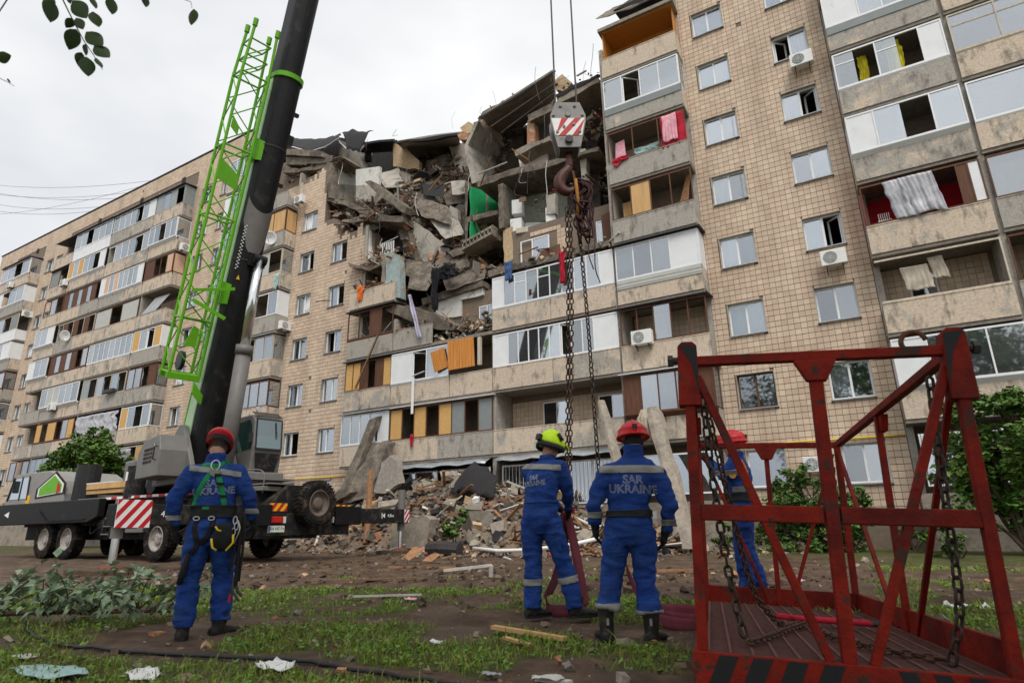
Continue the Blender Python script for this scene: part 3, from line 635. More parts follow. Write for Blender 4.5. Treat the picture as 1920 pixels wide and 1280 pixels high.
# ------------------------------------------------------------------ the collapsed middle: broken walls and slabs that still hang in the building
CRATER = [
('broken_slab','concrete',[(-30.55,-0.2,25.27),(-27.77,-0.2,24.18),(-26.85,-0.2,23.69),(-26.81,-0.2,23.32),(-30.48,-0.2,24.75)],(0,2,0.2)),
('broken_slab','concrete',[(-30.73,0.0,24.83),(-27.34,0.0,23.51),(-25.42,0.0,23.13),(-25.16,0.0,22.77),(-26.81,0.0,23.01),(-30.64,0.0,24.18)],(0,1.6,0.1)),
('broken_slab','slab_edge',[(-31.08,0.1,24.23),(-29.43,0.1,23.5),(-26.83,0.1,23.15),(-25.98,0.1,23.12),(-25.49,0.1,22.76),(-26.64,0.1,22.7),(-29.3,0.1,23.25),(-31.02,0.1,23.75)],(0,1.2,0.0)),
('room_wall','white_plaster',[(-26.3,0.09,22.61),(-26.3,2.11,23.48),(-26.3,2.2,22.34),(-26.3,0.2,21.49)],(-0.2,0,0)),
('room_wall','plaster',[(-26.3,0.2,21.49),(-26.3,2.2,22.34),(-26.3,2.29,21.28),(-26.3,0.43,20.48)],(-0.2,0,0)),
('room_wall','white_plaster',[(-25.2,1.07,22.54),(-23.16,1.07,22.07),(-23.17,1.07,20.84),(-25.1,1.07,21.36)],(0,0.2,0)),
('room_wall','plaster',[(-25.1,1.07,21.36),(-23.17,1.07,20.84),(-23.53,1.07,19.75),(-25.02,1.07,20.28)],(0,0.2,0)),
('pier','concrete',[(-26.72,0.0,23.05),(-26.17,0.0,22.79),(-25.77,-0.0,20.14),(-26.3,-0.0,20.38)],(0,0.5,0)),
('broken_slab','concrete',[(-26.56,0.1,20.51),(-24.77,0.1,19.73),(-22.96,0.1,18.62),(-21.7,0.1,18.04),(-21.85,0.1,17.88),(-23.15,0.1,18.33),(-24.83,0.1,19.43),(-26.53,0.1,20.24)],(0,3,0.2)),
('chimney_block','plaster',[(-29.32,3.2,27.57),(-27.88,3.2,26.59),(-27.16,3.2,26.5),(-27.01,3.2,24.58),(-28.37,3.2,25.22),(-29.16,3.2,25.83)],(0,1.2,0)),
('sooty_void_wall','soot_void_black',[(-33.25,7.0,30.32),(-27.4,7.0,28.85),(-24.3,7.0,24.95),(-25.63,7.0,21.5),(-32.94,7.0,26.87)],(0,0.3,0)),  # smoke-blackened back wall, the dark of the void also put into its colour
('sooty_void_wall','dark_wall',[(-26.64,7.3,27.26),(-19.69,7.3,26.43),(-19.71,7.3,19.95),(-26.37,7.3,21.41)],(0,0.3,0)),
('attic_wall','yellow_brick',[(-24.51,3.6,25.76),(-23.32,3.6,24.98),(-22.18,3.6,23.53),(-22.16,3.6,22.89),(-24.41,3.6,23.9)],(0,0.3,0)),
('roof_slab','bitumen',[(-26.89,3.0,25.51),(-26.24,3.0,25.95),(-23.96,3.0,25.32),(-25.25,5.0,26.78),(-27.2,7.0,27.98)],(0,0,0.18)),
('roof_slab','concrete',[(-23.03,2.4,24.41),(-17.89,2.4,23.13),(-22.97,8.5,27.19),(-26.35,8.5,27.74)],(0,0.05,0.28)),
('roof_felt','bitumen',[(-23.17,2.3,24.56),(-17.82,2.3,23.23),(-17.89,2.3,23.07),(-23.07,2.3,24.37)],(0,0.4,0.15)),
('broken_wall','plaster',[(-20.25,4.2,24.25),(-18.75,4.2,23.9),(-18.34,4.2,21.65),(-19.55,4.2,22.17),(-19.89,4.2,23.14)],(0,0.25,0)),
('broken_wall','concrete',[(-22.31,4.4,24.02),(-20.56,4.4,23.96),(-20.87,4.4,22.61),(-21.91,4.4,22.64)],(0.1,0.25,0)),
('broken_wall','yellow_brick',[(-17.98,2.2,23.53),(-17.37,2.2,23.73),(-16.8,2.2,23.22),(-16.84,2.2,22.87),(-17.59,2.2,22.94)],(0,0.8,0)),
('broken_wall','brick',[(-18.03,2.0,22.98),(-17.61,2.0,23.04),(-17.15,2.0,22.64),(-17.22,2.0,22.31),(-17.83,2.0,22.54)],(0,0.8,0)),
('cross_wall','plaster',[(-16.56,1.0,21.12),(-15.82,1.0,22.42),(-16.8,6.0,24.33),(-16.83,6.0,22.38),(-16.02,1.0,18.58)],(-0.25,0,0)),
('cross_wall','yellow_brick',[(-15.78,1.1,22.61),(-16.04,2.0,22.94),(-16.71,6.0,23.03),(-16.92,6.2,24.61),(-16.75,4.0,24.48)],(-0.02,0,0.02)),
('roof_panel','concrete',[(-15.55,0.85,22.34),(-11.09,0.85,23.34),(-11.92,2.65,24.38),(-16.12,2.65,23.19)],(0,-0.02,0.22)),
('roof_panel','concrete',[(-16.15,2.75,23.23),(-11.96,2.75,24.43),(-12.78,4.55,25.48),(-16.72,4.55,24.07)],(0,-0.02,0.22)),
('roof_panel','concrete',[(-16.75,4.65,24.11),(-12.82,4.65,25.53),(-13.65,6.45,26.57),(-17.32,6.45,24.96)],(0,-0.02,0.22)),
('roof_felt','bitumen',[(-15.62,0.75,22.42),(-11.01,0.75,23.38),(-11.05,0.75,23.26),(-15.55,0.75,22.22)],(0,0.3,0.25)),
('broken_block','yellow_brick',[(-11.62,2.2,24.13),(-11.19,2.2,24.32),(-10.65,2.2,23.53),(-11.05,2.2,23.12),(-11.61,2.2,23.5)],(0,0.8,0)),
('roof_slab','concrete',[(-10.99,0.9,21.86),(-8.71,0.9,22.09),(-8.65,0.9,21.74),(-10.92,0.9,21.38)],(0,6,0.5)),
('roof_felt','bitumen',[(-11.03,0.85,21.97),(-8.68,0.85,22.2),(-8.69,0.85,22.04),(-10.97,0.85,21.78)],(0,0.4,0.25)),
('brick_pier','brick',[(-12.97,1.4,21.55),(-12.59,1.4,21.53),(-12.6,1.4,20.09),(-13.04,1.4,20.12)],(0,0.5,0)),
('lintel','concrete',[(-12.86,1.2,21.71),(-11.36,1.2,21.86),(-11.32,1.2,21.41),(-12.77,1.2,21.28)],(0,0.6,0)),
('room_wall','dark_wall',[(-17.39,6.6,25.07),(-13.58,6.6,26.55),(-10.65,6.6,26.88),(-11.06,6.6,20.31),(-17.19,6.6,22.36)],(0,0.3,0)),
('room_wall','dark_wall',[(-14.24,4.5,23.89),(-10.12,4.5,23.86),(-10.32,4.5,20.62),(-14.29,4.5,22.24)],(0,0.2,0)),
('window_ledge','concrete',[(-13.43,0.7,19.43),(-11.38,0.7,19.56),(-11.33,0.7,19.29),(-13.34,0.7,19.08)],(0,1.4,0)),
('room_wall','pink_plaster',[(-13.69,1.6,19.78),(-12.01,1.6,19.96),(-11.96,1.6,18.82),(-13.61,1.6,18.68)],(0,0.2,0)),
('floor_slab','concrete',[(-15.69,0.55,18.27),(-13.65,0.55,18.32),(-11.01,0.55,18.01),(-8.77,0.55,17.89),(-8.78,0.55,17.66),(-10.96,0.55,17.7),(-13.59,0.55,17.95),(-15.58,0.55,17.92)],(0,2.3,0)),
('pier','concrete',[(-14.27,0.4,17.54),(-13.95,0.4,17.56),(-13.92,0.4,15.08),(-14.2,0.4,15.04)],(0,0.4,0)),
('room_wall','pale_green_plaster',[(-15.35,2.85,19.74),(-11.35,2.85,19.37),(-11.5,2.85,16.1),(-15.4,2.85,16.42)],(0,0.2,0)),
('room_wall','pale_green_plaster',[(-14.19,0.9,17.84),(-14.3,2.8,18.63),(-14.35,2.8,16.59),(-14.19,0.9,15.38)],(-0.12,0,0)),
('pier','plaster',[(-11.76,0.8,16.31),(-11.2,0.8,16.31),(-11.25,0.8,15.22),(-11.76,0.8,15.32)],(0,0.3,0)),
('pier','plaster',[(-9.84,0.9,18.34),(-9.56,0.9,18.29),(-9.62,0.9,16.06),(-9.9,0.9,16.07)],(0,0.4,0)),
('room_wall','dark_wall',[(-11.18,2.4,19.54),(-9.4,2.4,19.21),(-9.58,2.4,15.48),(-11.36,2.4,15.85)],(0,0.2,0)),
('green_wall','green_paint',[(-16.23,0.9,18.34),(-15.76,2.8,18.62),(-15.77,2.8,17.55),(-16.33,0.9,16.6)],(-0.2,0,0)),
('green_wall','green_paint',[(-16.22,0.9,16.26),(-15.93,2.6,16.52),(-15.96,2.1,15.86),(-16.29,0.9,15.25)],(-0.2,0,0)),
('green_door_jamb','concrete',[(-15.99,1.95,18.5),(-15.95,2.1,18.53),(-15.95,2.1,17.25),(-15.99,1.95,17.16)],(0.03,0,0)),
('pier','concrete',[(-16.69,0.9,18.65),(-16.34,0.9,18.63),(-16.32,0.9,15.14),(-16.62,0.9,15.22)],(0,0.4,0)),
('floor_slab','concrete',[(-16.16,0.9,16.59),(-14.6,0.9,16.44),(-14.53,0.9,16.21),(-16.09,0.9,16.25)],(0,1.9,0)),
('floor_slab','concrete',[(-17.65,0.7,14.79),(-14.52,0.7,14.93),(-14.39,0.7,14.66),(-17.23,0.7,14.37)],(0,4,0.1)),
('broken_wall','yellow_brick',[(-14.1,0.58,15.0),(-13.57,0.58,15.09),(-13.54,0.58,13.29),(-14.06,0.58,13.19)],(0,0.3,0)),
('floor_slab','slab_edge',[(-14.14,-0.75,12.33),(-8.13,-0.75,12.33),(-8.12,-0.75,12.08),(-14.11,-0.75,12.0)],(0,1.4,0)),
('fallen_wall','plaster',[(-20.64,0.9,17.76),(-19.22,0.9,16.62),(-17.63,0.9,15.05),(-17.79,0.9,14.34),(-18.6,0.9,14.32),(-20.53,0.9,15.34)],(-0.2,1.6,0.1)),
('fallen_wall','concrete',[(-20.96,0.85,17.97),(-20.59,0.85,17.72),(-20.48,0.85,15.24),(-20.8,0.85,15.45)],(0,1.2,0.1)),
('broken_wall','plaster',[(-18.19,1.6,18.14),(-17.67,1.6,17.75),(-17.61,1.6,15.68),(-18.04,1.6,15.89)],(0,0.3,0)),
('broken_wall','concrete',[(-18.11,2.2,18.06),(-17.37,2.2,17.68),(-17.39,2.2,16.03),(-18.04,2.2,16.04)],(0,0.3,0)),
('fallen_slab','concrete',[(-23.33,3.0,22.72),(-20.94,3.0,21.12),(-19.57,2.0,19.0),(-21.33,2.0,19.89)],(0,0.1,0.22)),
('fallen_slab','concrete',[(-23.62,1.2,19.3),(-22.76,2.5,19.99),(-20.32,2.0,17.76),(-21.4,0.8,17.29)],(0,0.1,0.22)),
('fallen_slab','plaster',[(-22.38,2.4,21.02),(-19.81,2.4,19.26),(-19.58,1.6,17.98),(-20.7,1.6,18.51)],(0,0.1,0.2)),
('fallen_slab','concrete',[(-23.17,5.0,24.66),(-21.24,5.0,22.86),(-21.22,4.0,21.47),(-22.97,4.0,22.82)],(0,0.1,0.25)),
('fallen_slab','bitumen',[(-20.78,2.2,20.66),(-19.01,2.2,19.9),(-18.84,1.8,18.95),(-20.22,1.8,19.56)],(0,0.1,0.12)),
('fallen_beam','concrete',[(-23.15,-0.1,20.38),(-22.73,-0.1,20.35),(-19.87,-0.1,17.73),(-20.01,-0.1,17.41),(-20.32,-0.1,17.6)],(0.1,0.5,0)),
('fallen_slab','plaster',[(-18.74,2.4,20.27),(-17.71,2.4,20.01),(-17.42,2.0,18.88),(-18.31,2.0,19.06)],(0,0.25,0.05)),
('fallen_slab','concrete',[(-25.2,0.2,18.51),(-23.43,0.6,18.54),(-21.2,1.0,17.83),(-22.54,0.2,17.17)],(0,0.1,0.16)),
('broken_slab','slab_edge',[(-24.33,0.0,18.42),(-22.42,0.0,18.07),(-20.17,0.0,17.31),(-20.15,0.0,16.94),(-22.39,0.0,17.72),(-24.3,0.0,18.06)],(0,3,0)),
('room_wall','interior',[(-24.97,2.4,19.44),(-22.28,2.4,18.78),(-22.18,2.4,16.69),(-24.58,2.4,16.94)],(0,0.2,0)),
('room_wall','peach',[(-23.97,1.2,18.07),(-22.99,1.2,17.45),(-22.91,1.2,16.22),(-23.82,1.2,16.0)],(0,0.1,0)),
('pier','white_plaster',[(-22.95,0.1,17.24),(-22.74,0.1,17.22),(-22.57,0.1,15.4),(-22.77,0.1,15.39)],(0,0.2,0)),
('broken_slab','concrete',[(-23.68,-0.5,15.18),(-22.1,-0.5,14.55),(-20.39,-0.5,14.69),(-20.27,-0.5,14.48),(-22.0,-0.5,14.27),(-23.53,-0.5,14.89)],(0,1.5,0.1)),
('standing_panel','teal_concrete',[(-20.66,-0.75,14.85),(-20.18,-0.75,14.85),(-19.72,-0.75,14.55),(-19.49,-0.75,12.11),(-20.52,-0.75,12.38)],(0,0.45,0)),
('panel_edge','concrete',[(-20.95,-0.74,14.99),(-20.67,-0.74,14.86),(-20.52,-0.74,12.33),(-20.75,-0.74,12.43)],(0,0.4,0)),
('fallen_slab','concrete',[(-20.54,-0.7,12.08),(-18.81,-0.7,11.55),(-17.05,-0.7,10.62),(-15.93,-0.7,9.97),(-16.14,-0.7,9.77),(-18.09,-0.7,10.31),(-20.52,-0.7,11.66)],(0.2,1.3,0.1)),
('fallen_slab','concrete',[(-19.29,-0.3,13.34),(-17.81,-0.3,12.77),(-17.89,-0.6,12.19),(-19.12,-0.6,12.6)],(0,0.1,0.18)),
('broken_wall','white_plaster',[(-18.35,0.5,12.45),(-17.39,0.5,12.45),(-16.55,0.5,12.42),(-16.54,0.5,10.92),(-18.21,0.5,11.19)],(0,0.2,0)),
('lintel','white_plaster',[(-16.61,0.45,12.18),(-15.2,0.45,12.22),(-15.2,0.45,11.76),(-16.58,0.45,11.77)],(0,0.2,0)),
('floor_slab','slab_edge',[(-18.96,0.3,12.28),(-15.13,0.3,12.46),(-15.1,0.3,12.14),(-18.88,0.3,11.9)],(0,2,0)),
('broken_wall','concrete',[(-18.66,0.4,11.36),(-18.28,0.4,12.61),(-18.23,0.4,11.11),(-18.54,0.4,11.05)],(0,0.3,0)),
('sooty_void_wall','soot_void_black',[(-36.3,3.6,30.23),(-29.56,3.6,28.08),(-26.86,3.6,26.71),(-26.65,3.6,25.18),(-36.04,3.6,28.39)],(0,0.3,0)),  # added backing, its black stands for the dark void under the felt
('broken_slab','concrete',[(-7.96,-0.9,23.73),(-6.29,-0.9,23.41),(-4.79,-0.9,23.5),(-4.27,-0.9,23.33),(-6.37,1.5,26.43),(-7.81,1.5,26.45)],(0,0.3,0.25)),
('broken_slab','bitumen',[(-7.18,-0.5,24.16),(-6.24,-0.5,24.23),(-4.97,-0.5,24.27),(-4.76,-0.5,23.79),(-6.14,-0.5,23.92)],(0,1.6,0.4)),
('fallen_slab','concrete',[(-21.06,1.6,19.54),(-18.37,1.6,17.96),(-17.62,1.0,16.54),(-19.71,1.0,17.64)],(0,0.1,0.22)),
('fallen_slab','plaster',[(-25.07,2.6,22.86),(-23.66,3.2,23.18),(-22.17,2.6,21.13),(-23.51,2.0,21.18)],(0,0.1,0.2)),
('fallen_slab','concrete',[(-20.29,3.4,20.86),(-18.57,3.4,20.74),(-17.62,2.4,18.52),(-18.98,2.4,18.76)],(0,0.1,0.22)),
('fallen_slab','plaster',[(-19.57,1.3,17.73),(-18.26,1.8,17.82),(-16.98,1.2,15.82),(-17.84,0.8,15.63)],(0,0.1,0.2)),
('fallen_slab','concrete',[(-21.5,0.9,17.6),(-20.65,1.2,17.76),(-20.07,0.8,16.32),(-20.78,0.6,16.26)],(0,0.1,0.2)),
('fallen_slab','concrete',[(-18.29,0.5,14.16),(-17.18,1.2,14.93),(-16.14,0.6,13.53),(-17.45,0.2,13.1)],(0,0.1,0.22)),
('fallen_slab','slab_edge',[(-20.41,0.6,14.87),(-18.47,0.6,14.15),(-18.22,0.0,13.05),(-19.92,0.0,13.75)],(0,0.1,0.2)),
('fallen_slab','concrete',[(-17.59,0.3,13.02),(-15.46,0.8,13.44),(-15.04,0.3,12.52),(-17.08,0.0,12.22)],(0,0.1,0.2)),
('fallen_slab','brick',[(-19.26,1.0,15.38),(-18.4,1.3,15.54),(-17.79,0.9,14.72),(-18.78,0.7,14.57)],(0,0.1,0.3)),
]

for nm, mt, poly, vec in CRATER:
    p = MB(); rj = random.Random(len(poly)*7+int(poly[0][0]*10)); pts = []
    # ragged outline: extra points on the long sides
    for a, b in zip(poly, poly[1:]+poly[:1]):
        a = Vector(a); b = Vector(b); pts.append(a); d = (b-a).length
        if d > 0.9 and nm not in ('green_wall', 'room_wall', 'roof_panel', 'cross_wall'):
            k = min(5, int(d/0.45))
            for i in range(1, k): pts.append(a.lerp(b, i/k) + Vector((rj.uniform(-.05, .05), 0, rj.uniform(-.07, .07))))
    if mt in ('concrete', 'slab_edge') and nm.split('_')[0] in ('fallen', 'broken', 'floor', 'pier', 'lintel'): mt = 'dirty_concrete'
    p.prism(pts, vec); p.build(nm, mt, bld, fixn=True)

def chunk(mb, c, size, rg, m, flat=1.0):
    """one broken lump: a box with knocked corners"""
    rot = Matrix.Rotation(rg.uniform(0, 6.28), 3, 'Z') @ Matrix.Rotation(rg.gauss(0, .5), 3, 'X') @ Matrix.Rotation(rg.gauss(0, .5), 3, 'Y')
    sx, sy, sz = size*rg.uniform(.6, 1.3), size*rg.uniform(.5, 1.0), size*rg.uniform(.3, .7)*flat
    vs = [Vector(c) + rot @ Vector((x*sx/2*rg.uniform(.55, 1.1), y*sy/2*rg.uniform(.55, 1.1), z*sz/2*rg.uniform(.6, 1.1))) for z in (-1, 1) for x, y in ((-1,-1),(1,-1),(1,1),(-1,1))]
    mb.add(vs, [(0,3,2,1),(4,5,6,7),(0,1,5,4),(1,2,6,5),(2,3,7,6),(3,0,4,7)], m)
def stick(mb, c, ln, wd, rg, m, tilt=.35):
    rot = Matrix.Rotation(rg.uniform(0, 6.28), 3, 'Z') @ Matrix.Rotation(rg.gauss(0, tilt), 3, 'Y')
    mb.obox(c, (ln, wd, wd*rg.uniform(.25, .7)), rot, m)
def wire(mb, c, ln, rg, m, r=.008):
    p = Vector(c); d = Vector((rg.uniform(-1, 1), rg.uniform(-1, 1), rg.uniform(-.4, .8))).normalized(); pts = [p.copy()]
    for i in range(5):
        d = (d+Vector((rg.uniform(-.5, .5), rg.uniform(-.5, .5), rg.uniform(-.5, .4)))).normalized(); p = p+d*ln/5; pts.append(p.copy())
    mb.tube(pts, r, 4, m, caps=False)
mat('rubble_dust', (0.13, 0.107, 0.083), 0.95, 0.35, 3, col2=(.09, .08, .07), scale2=1.5, bump=.6)
mat('rubble_grey', (0.195, 0.17, 0.142), 0.95, 0.3, 6, bump=.4)
mat('rubble_light', (0.30, 0.26, 0.212), 0.95, 0.25, 6, bump=.4)
mat('rubble_dark', (0.10, 0.09, 0.08), 0.95, 0.35, 6)
mat('rubble_earth', (0.19, 0.135, 0.095), 0.95, 0.35, 6)
mat('plank_wood', (0.30, 0.155, 0.075), 0.8, 0.35, 8)
mat('old_wood', (0.20, 0.12, 0.065), 0.85, 0.35, 8)
mat('plank_white', (0.55, 0.53, 0.49), 0.7, 0.15, 8)
mat('blue_scrap', (0.06, 0.12, 0.26), 0.8, 0.2, 8)
RM = ['rubble_grey', 'rubble_light', 'rubble_dark', 'brick', 'yellow_brick', 'bitumen', 'rubble_earth', 'plank_wood', 'old_wood', 'plank_white', 'steel_dark', 'cloth_red', 'blue_scrap', 'cloth_pink']
def pick(rg, wts): return rg.choices(range(len(wts)), wts)[0]
WT = [10, 6, 5, 2.2, 2.5, 2, 5]
def litter(name, n, fn, smin, smax, seed, wts=WT, nst=0, nwi=0, bits=0, parent=None, sl_=(0.4, 1.6)):
    rg = random.Random(seed); mb = MB()
    for i in range(n):
        s_ = smin*(smax/smin)**(rg.random()**1.7); chunk(mb, fn(rg, s_), s_, rg, pick(rg, wts))
    for i in range(nst): stick(mb, fn(rg, .2), rg.uniform(*sl_), rg.uniform(.04, .13), rg, rg.choice((7, 7, 8, 8, 9)))
    for i in range(nwi): wire(mb, fn(rg, .1), rg.uniform(.5, 1.6), rg, 10)
    for i in range(bits): chunk(mb, fn(rg, .1), rg.uniform(.06, .22), rg, rg.choice((9, 9, 11, 12, 13, 4)), .4)
    o = mb.build(name, RM, parent); o['kind'] = 'stuff'; return o
# the slope of collapsed floors inside the gap
def slope(x, y):
    a = 12.0+2.35*y; b = 17.2+1.35*y
    t = min(1, max(0, (-19.3-x)/1.6)); z = a*(1-t)+b*t
    if x > -16.0: z = min(z, 12.2+0.6*y)
    if x < -23.5: z = 18.3+.9*y
    return z + 0.7*fbm(x, y, 0, .55) + .3*fbm(x, y, 5, 1.7)
P = [[(x, y, slope(x, y)) for y in np.linspace(0.65, 7.0, 16)] for x in np.linspace(-26.2, -14.1, 30)]
hm = MB(); hm.grid(P); o = hm.build('collapsed_floor', 'rubble_dust', bld, fixn=True)
def f_slope(rg, s):
    x = rg.uniform(-26, -14.3); y = rg.uniform(.5, 6.6); return (x, y, slope(x, y)+rg.uniform(0, .25))
litter('debris', 4600, f_slope, .05, .6, 21, [10, 2, 9, 1.5, 1, 3, 11], 240, 170, 40, bld)
rg = random.Random(23)
for i in range(9):
    x = rg.uniform(-25, -15.5); y = rg.uniform(.5, 5.5); mb = MB(); w_ = rg.uniform(.7, 1.7)
    mb.obox((0, 0, 0), (w_, w_*rg.uniform(.4, .8), .2), Matrix.Rotation(rg.uniform(0, 6.28), 3, 'Z') @ Matrix.Rotation(rg.gauss(.5, .5), 3, 'X') @ Matrix.Rotation(rg.gauss(0, .4), 3, 'Y'))
    o = mb.build('fallen_slab', rg.choice(['dirty_concrete', 'slab_edge', 'rubble_dust']), bld); o.location = (x, y, slope(x, y)+.2)
for nm_, n, (x0, x1, y0, y1, z0, z1), sd_, st, bt in (
    ('debris', 260, (-17.4, -13.95, -.75, .5, sl(4), sl(4)+1.15), 31, 14, 40), ('debris', 90, (-19.6, -17, -.6, .5, sl(4)+.8, sl(4)+1.3), 32, 8, 8),
    ('debris', 150, (-22.8, -19.9, -.7, .4, sl(5)+.7, sl(5)+1.5), 33, 26, 12), ('debris', 240, (-13.8, -8.0, -.8, .5, sl(5)-.05, sl(5)+.35), 34, 12, 70),
    ('debris', 200, (-31, -26.6, 0, 2.6, 23.2, 23.7), 35, 16, 20), ('debris', 90, (-13.4, -8.2, .8, 4, sl(7)-1.1, sl(7)-.8), 36, 6, 20),
    ('debris', 120, (-11, -8.2, .8, 3, sl(8)-.6, sl(8)+.1), 37, 8, 40), ('debris', 70, (-26.2, -23.2, .2, 1.9, sl(8)-1.0, sl(8)-.6), 38, 14, 10),
    ('debris', 60, (-25.3, -21.6, -.4, .6, 17.6, 18.6), 39, 10, 8), ('debris', 80, (-16, -13.9, .7, 3, 14.6, 15.2), 40, 6, 8), ('debris', 80, (-22.8, -20, -.6, .4, sl(6)-.3, sl(6)+.6), 41, 22, 8),
    ('debris', 60, (-12.5, -8.5, 1.2, 4, sl(9)-.3, sl(9)+.2), 42, 6, 10), ('debris', 60, (-8.4, -7.9, .4, 1.2, sl(5), sl(8)), 43, 8, 4)):
    litter(nm_, n, (lambda rg, s, q=(x0, x1, y0, y1, z0, z1): (rg.uniform(q[0], q[1]), rg.uniform(q[2], q[3]), q[4]+(q[5]-q[4])*rg.random()**1.6)), .07, .42, sd_, WT, st, 14, bt, bld)
# curled roofing sheets at the left lip
def two_line(A, Bl, name, m, parent, n=10, thick=.02, bulge=0):
    def samp(Ln, t):
        k = t*(len(Ln)-1); i = min(int(k), len(Ln)-2); return Vector(Ln[i]).lerp(Vector(Ln[i+1]), k-i)
    g = [[samp(A, j/24).lerp(samp(Bl, j/24), i/n) + Vector((0, 0, bulge*sin(pi*i/n))) + Vector((0, 0, .05*sin(j*.9+i))) for j in range(25)] for i in range(n+1)]
    return sheet(g, name, m, parent, thick)
two_line([(-34.3, 3, 29.4), (-32.3, 3, 28.6), (-30.7, 3, 28.0), (-28.9, 3, 27.6)], [(-30.6, .2, 25.7), (-28.7, .2, 24.6), (-27.2, .2, 24.4), (-26.0, .2, 24.6)], 'roof_felt', 'bitumen', bld, bulge=.25)
two_line([(-28.9, 3, 27.8), (-27.0, 2.2, 26.9), (-25.4, 1.8, 25.8), (-24.4, 1.6, 25.4)], [(-26.1, 1.0, 24.4), (-25.5, 1.0, 24.0), (-24.9, 1.0, 23.7), (-24.4, .9, 24.2)], 'roof_felt', 'bitumen', bld, bulge=.35)
fl = MB(); fl.tube([(-30.6, .18, 25.7), (-28.7, .18, 24.6), (-27.2, .18, 24.4), (-26.0, .18, 24.6)], .035, 5); fl.tube([(-28.0, 1.6, 26.4), (-27.0, 1.2, 25.3), (-26.1, 1.0, 24.35)], .04, 5); fl.build('flashing_strip', 'white_frame', bld)
# hollow-core slab end sticking out of the rubble
def hollow(o_, ux, uz, n, parent, nm='hollow_core_slab', dep=1.2):
    o_ = Vector(o_); ux = Vector(ux); uz = Vector(uz); uy = Vector((0, dep, 0)); mb = MB()
    for k in range(n+1):
        a = o_+ux*(k/n-.12/n); b = o_+ux*(k/n+.12/n); mb.prism([a, b, b+uz, a+uz], uy)
    for z0, z1 in ((-.18, .22), (.78, 1.15)):
        mb.prism([o_+uz*z0-ux*.02, o_+ux*1.02+uz*z0, o_+ux*1.02+uz*z1, o_-ux*.02+uz*z1], uy)
    mb.build(nm, 'concrete', parent)
    d = MB(); d.prism([o_+uy*.4, o_+ux+uy*.4, o_+ux+uz+uy*.4, o_+uz+uy*.4], (0, .02, 0)); d.build('core_shade', 'soot_void_black', parent)  # dark sheet set back in the cores, painted as their inner shade
hollow((-16.25, .1, 14.35), (1.75, 0, .42), (0.06, 0, .36), 8, bld); hollow((-26.2, .0, 23.0), (.85, 0, -.14), (0.03, 0, .2), 5, bld, dep=2)
# rear windows and tiles of the opened flats
tb = MB()
for i in range(10):
    for k in range(9):
        x = -12.55+i*TW; z = sl(5)+.45+k*TH
        if -12.9 < x < -11.25 and sl(5)+.55 < z < sl(5)+2.0: continue
        if z > sl(5)+2.6-.1*abs(i-3): continue
        tb.box(x, x+TW-TG, .57, .602, z, z+TH-TG)
for i in range(12):
    tb.box(-12.55+i*TW, -12.55+(i+1)*TW-TG, .57, .602, sl(5)+.17, sl(5)+.17+TH-TG)
o = tb.build('tile_facing', 'tile', bld); o['kind'] = 'stuff'
window(-13.05, -11.5, sl(5)+.55, sl(5)+1.95, y=.5, split=.42, broken=1); window(-15.4, -14.2, sl(4)+.6, sl(4)+1.8, y=.42, split=.4)
window(-9.1, -8.1, sl(5)+.5, sl(5)+1.9, y=.5, split=.5)
# a hanging radiator, an upturned cabinet wall and other fittings left in the opened rooms

# torn cables and reinforcing bars dangling from the broken edges
rg = random.Random(88)
for k in range(46):
    x = rg.uniform(-26, -8.2); y = rg.uniform(-.6, .6)
    z = {0: sl(5)+.8, 1: 18.2, 2: 22.8, 3: sl(7)+.4, 4: sl(8), 5: 16.0}[rg.randrange(6)]
    if -16 < x and z < 15: z = sl(7)+.2
    ln = rg.uniform(.5, 2.2); q = MB(); q.tube(curve([(x, y, z), (x+rg.uniform(-.15, .15), y-.15, z-ln*.4), (x+rg.uniform(-.3, .3), y-.1, z-ln*.8), (x+rg.uniform(-.4, .4), y-.15, z-ln)], 12), rg.choice((.01, .012, .018)), 4, caps=False)
    q.build('dangling_cable', rg.choice(('steel_dark', 'steel_dark', 'rust', 'plank_white')), bld)
for k in range(24):
    x = rg.choice((-22.6, -21, -19.5, -17, -14.5, -24.5, -12))+rg.uniform(-.8, .8); z = {0: sl(5)+1.0, 1: 18.3, 2: sl(4)+1.1}[rg.randrange(3)]; q = MB()
    a = Vector((x, rg.uniform(-.8, .2), z)); d = Vector((rg.uniform(-1, 1), rg.uniform(-.6, .3), rg.uniform(-.5, 1))).normalized()*rg.uniform(.7, 1.7); q.bar(a-d*.4, a+d*.6, rg.uniform(.05, .12), .03); q.build('splintered_board', rg.choice(('plank_wood', 'old_wood', 'plank_white', 'brown_wood')), bld)

# smaller broken panels, doors and plaster sheets jammed between the slabs
rg = random.Random(97)
for k in range(85):
    x = rg.uniform(-25.6, -14.4); y = rg.uniform(.2, 5.0); w_ = rg.uniform(.35, 1.15); q = MB(); n_ = rg.choice((4, 5, 5, 6))
    rot = Matrix.Rotation(rg.uniform(0, 6.28), 3, 'Z') @ Matrix.Rotation(rg.gauss(.7, .6), 3, 'X') @ Matrix.Rotation(rg.gauss(0, .5), 3, 'Y')
    poly = [rot @ Vector((cos(2*pi*i/n_)*w_*.6*rg.uniform(.6, 1.15), sin(2*pi*i/n_)*w_*.45*rg.uniform(.6, 1.15), 0)) for i in range(n_)]
    q.prism(poly, rot @ Vector((0, 0, rg.choice((.03, .05, .12))))); o = q.build('broken_panel', rg.choice(['dirty_concrete']*5+['plaster', 'plaster', 'brown_wood', 'old_wood', 'white_plaster', 'plank_wood', 'brick', 'bitumen', 'slab_edge', 'slab_edge']), bld, fixn=True); o.location = (x, y, slope(x, y)+rg.uniform(.05, .5))
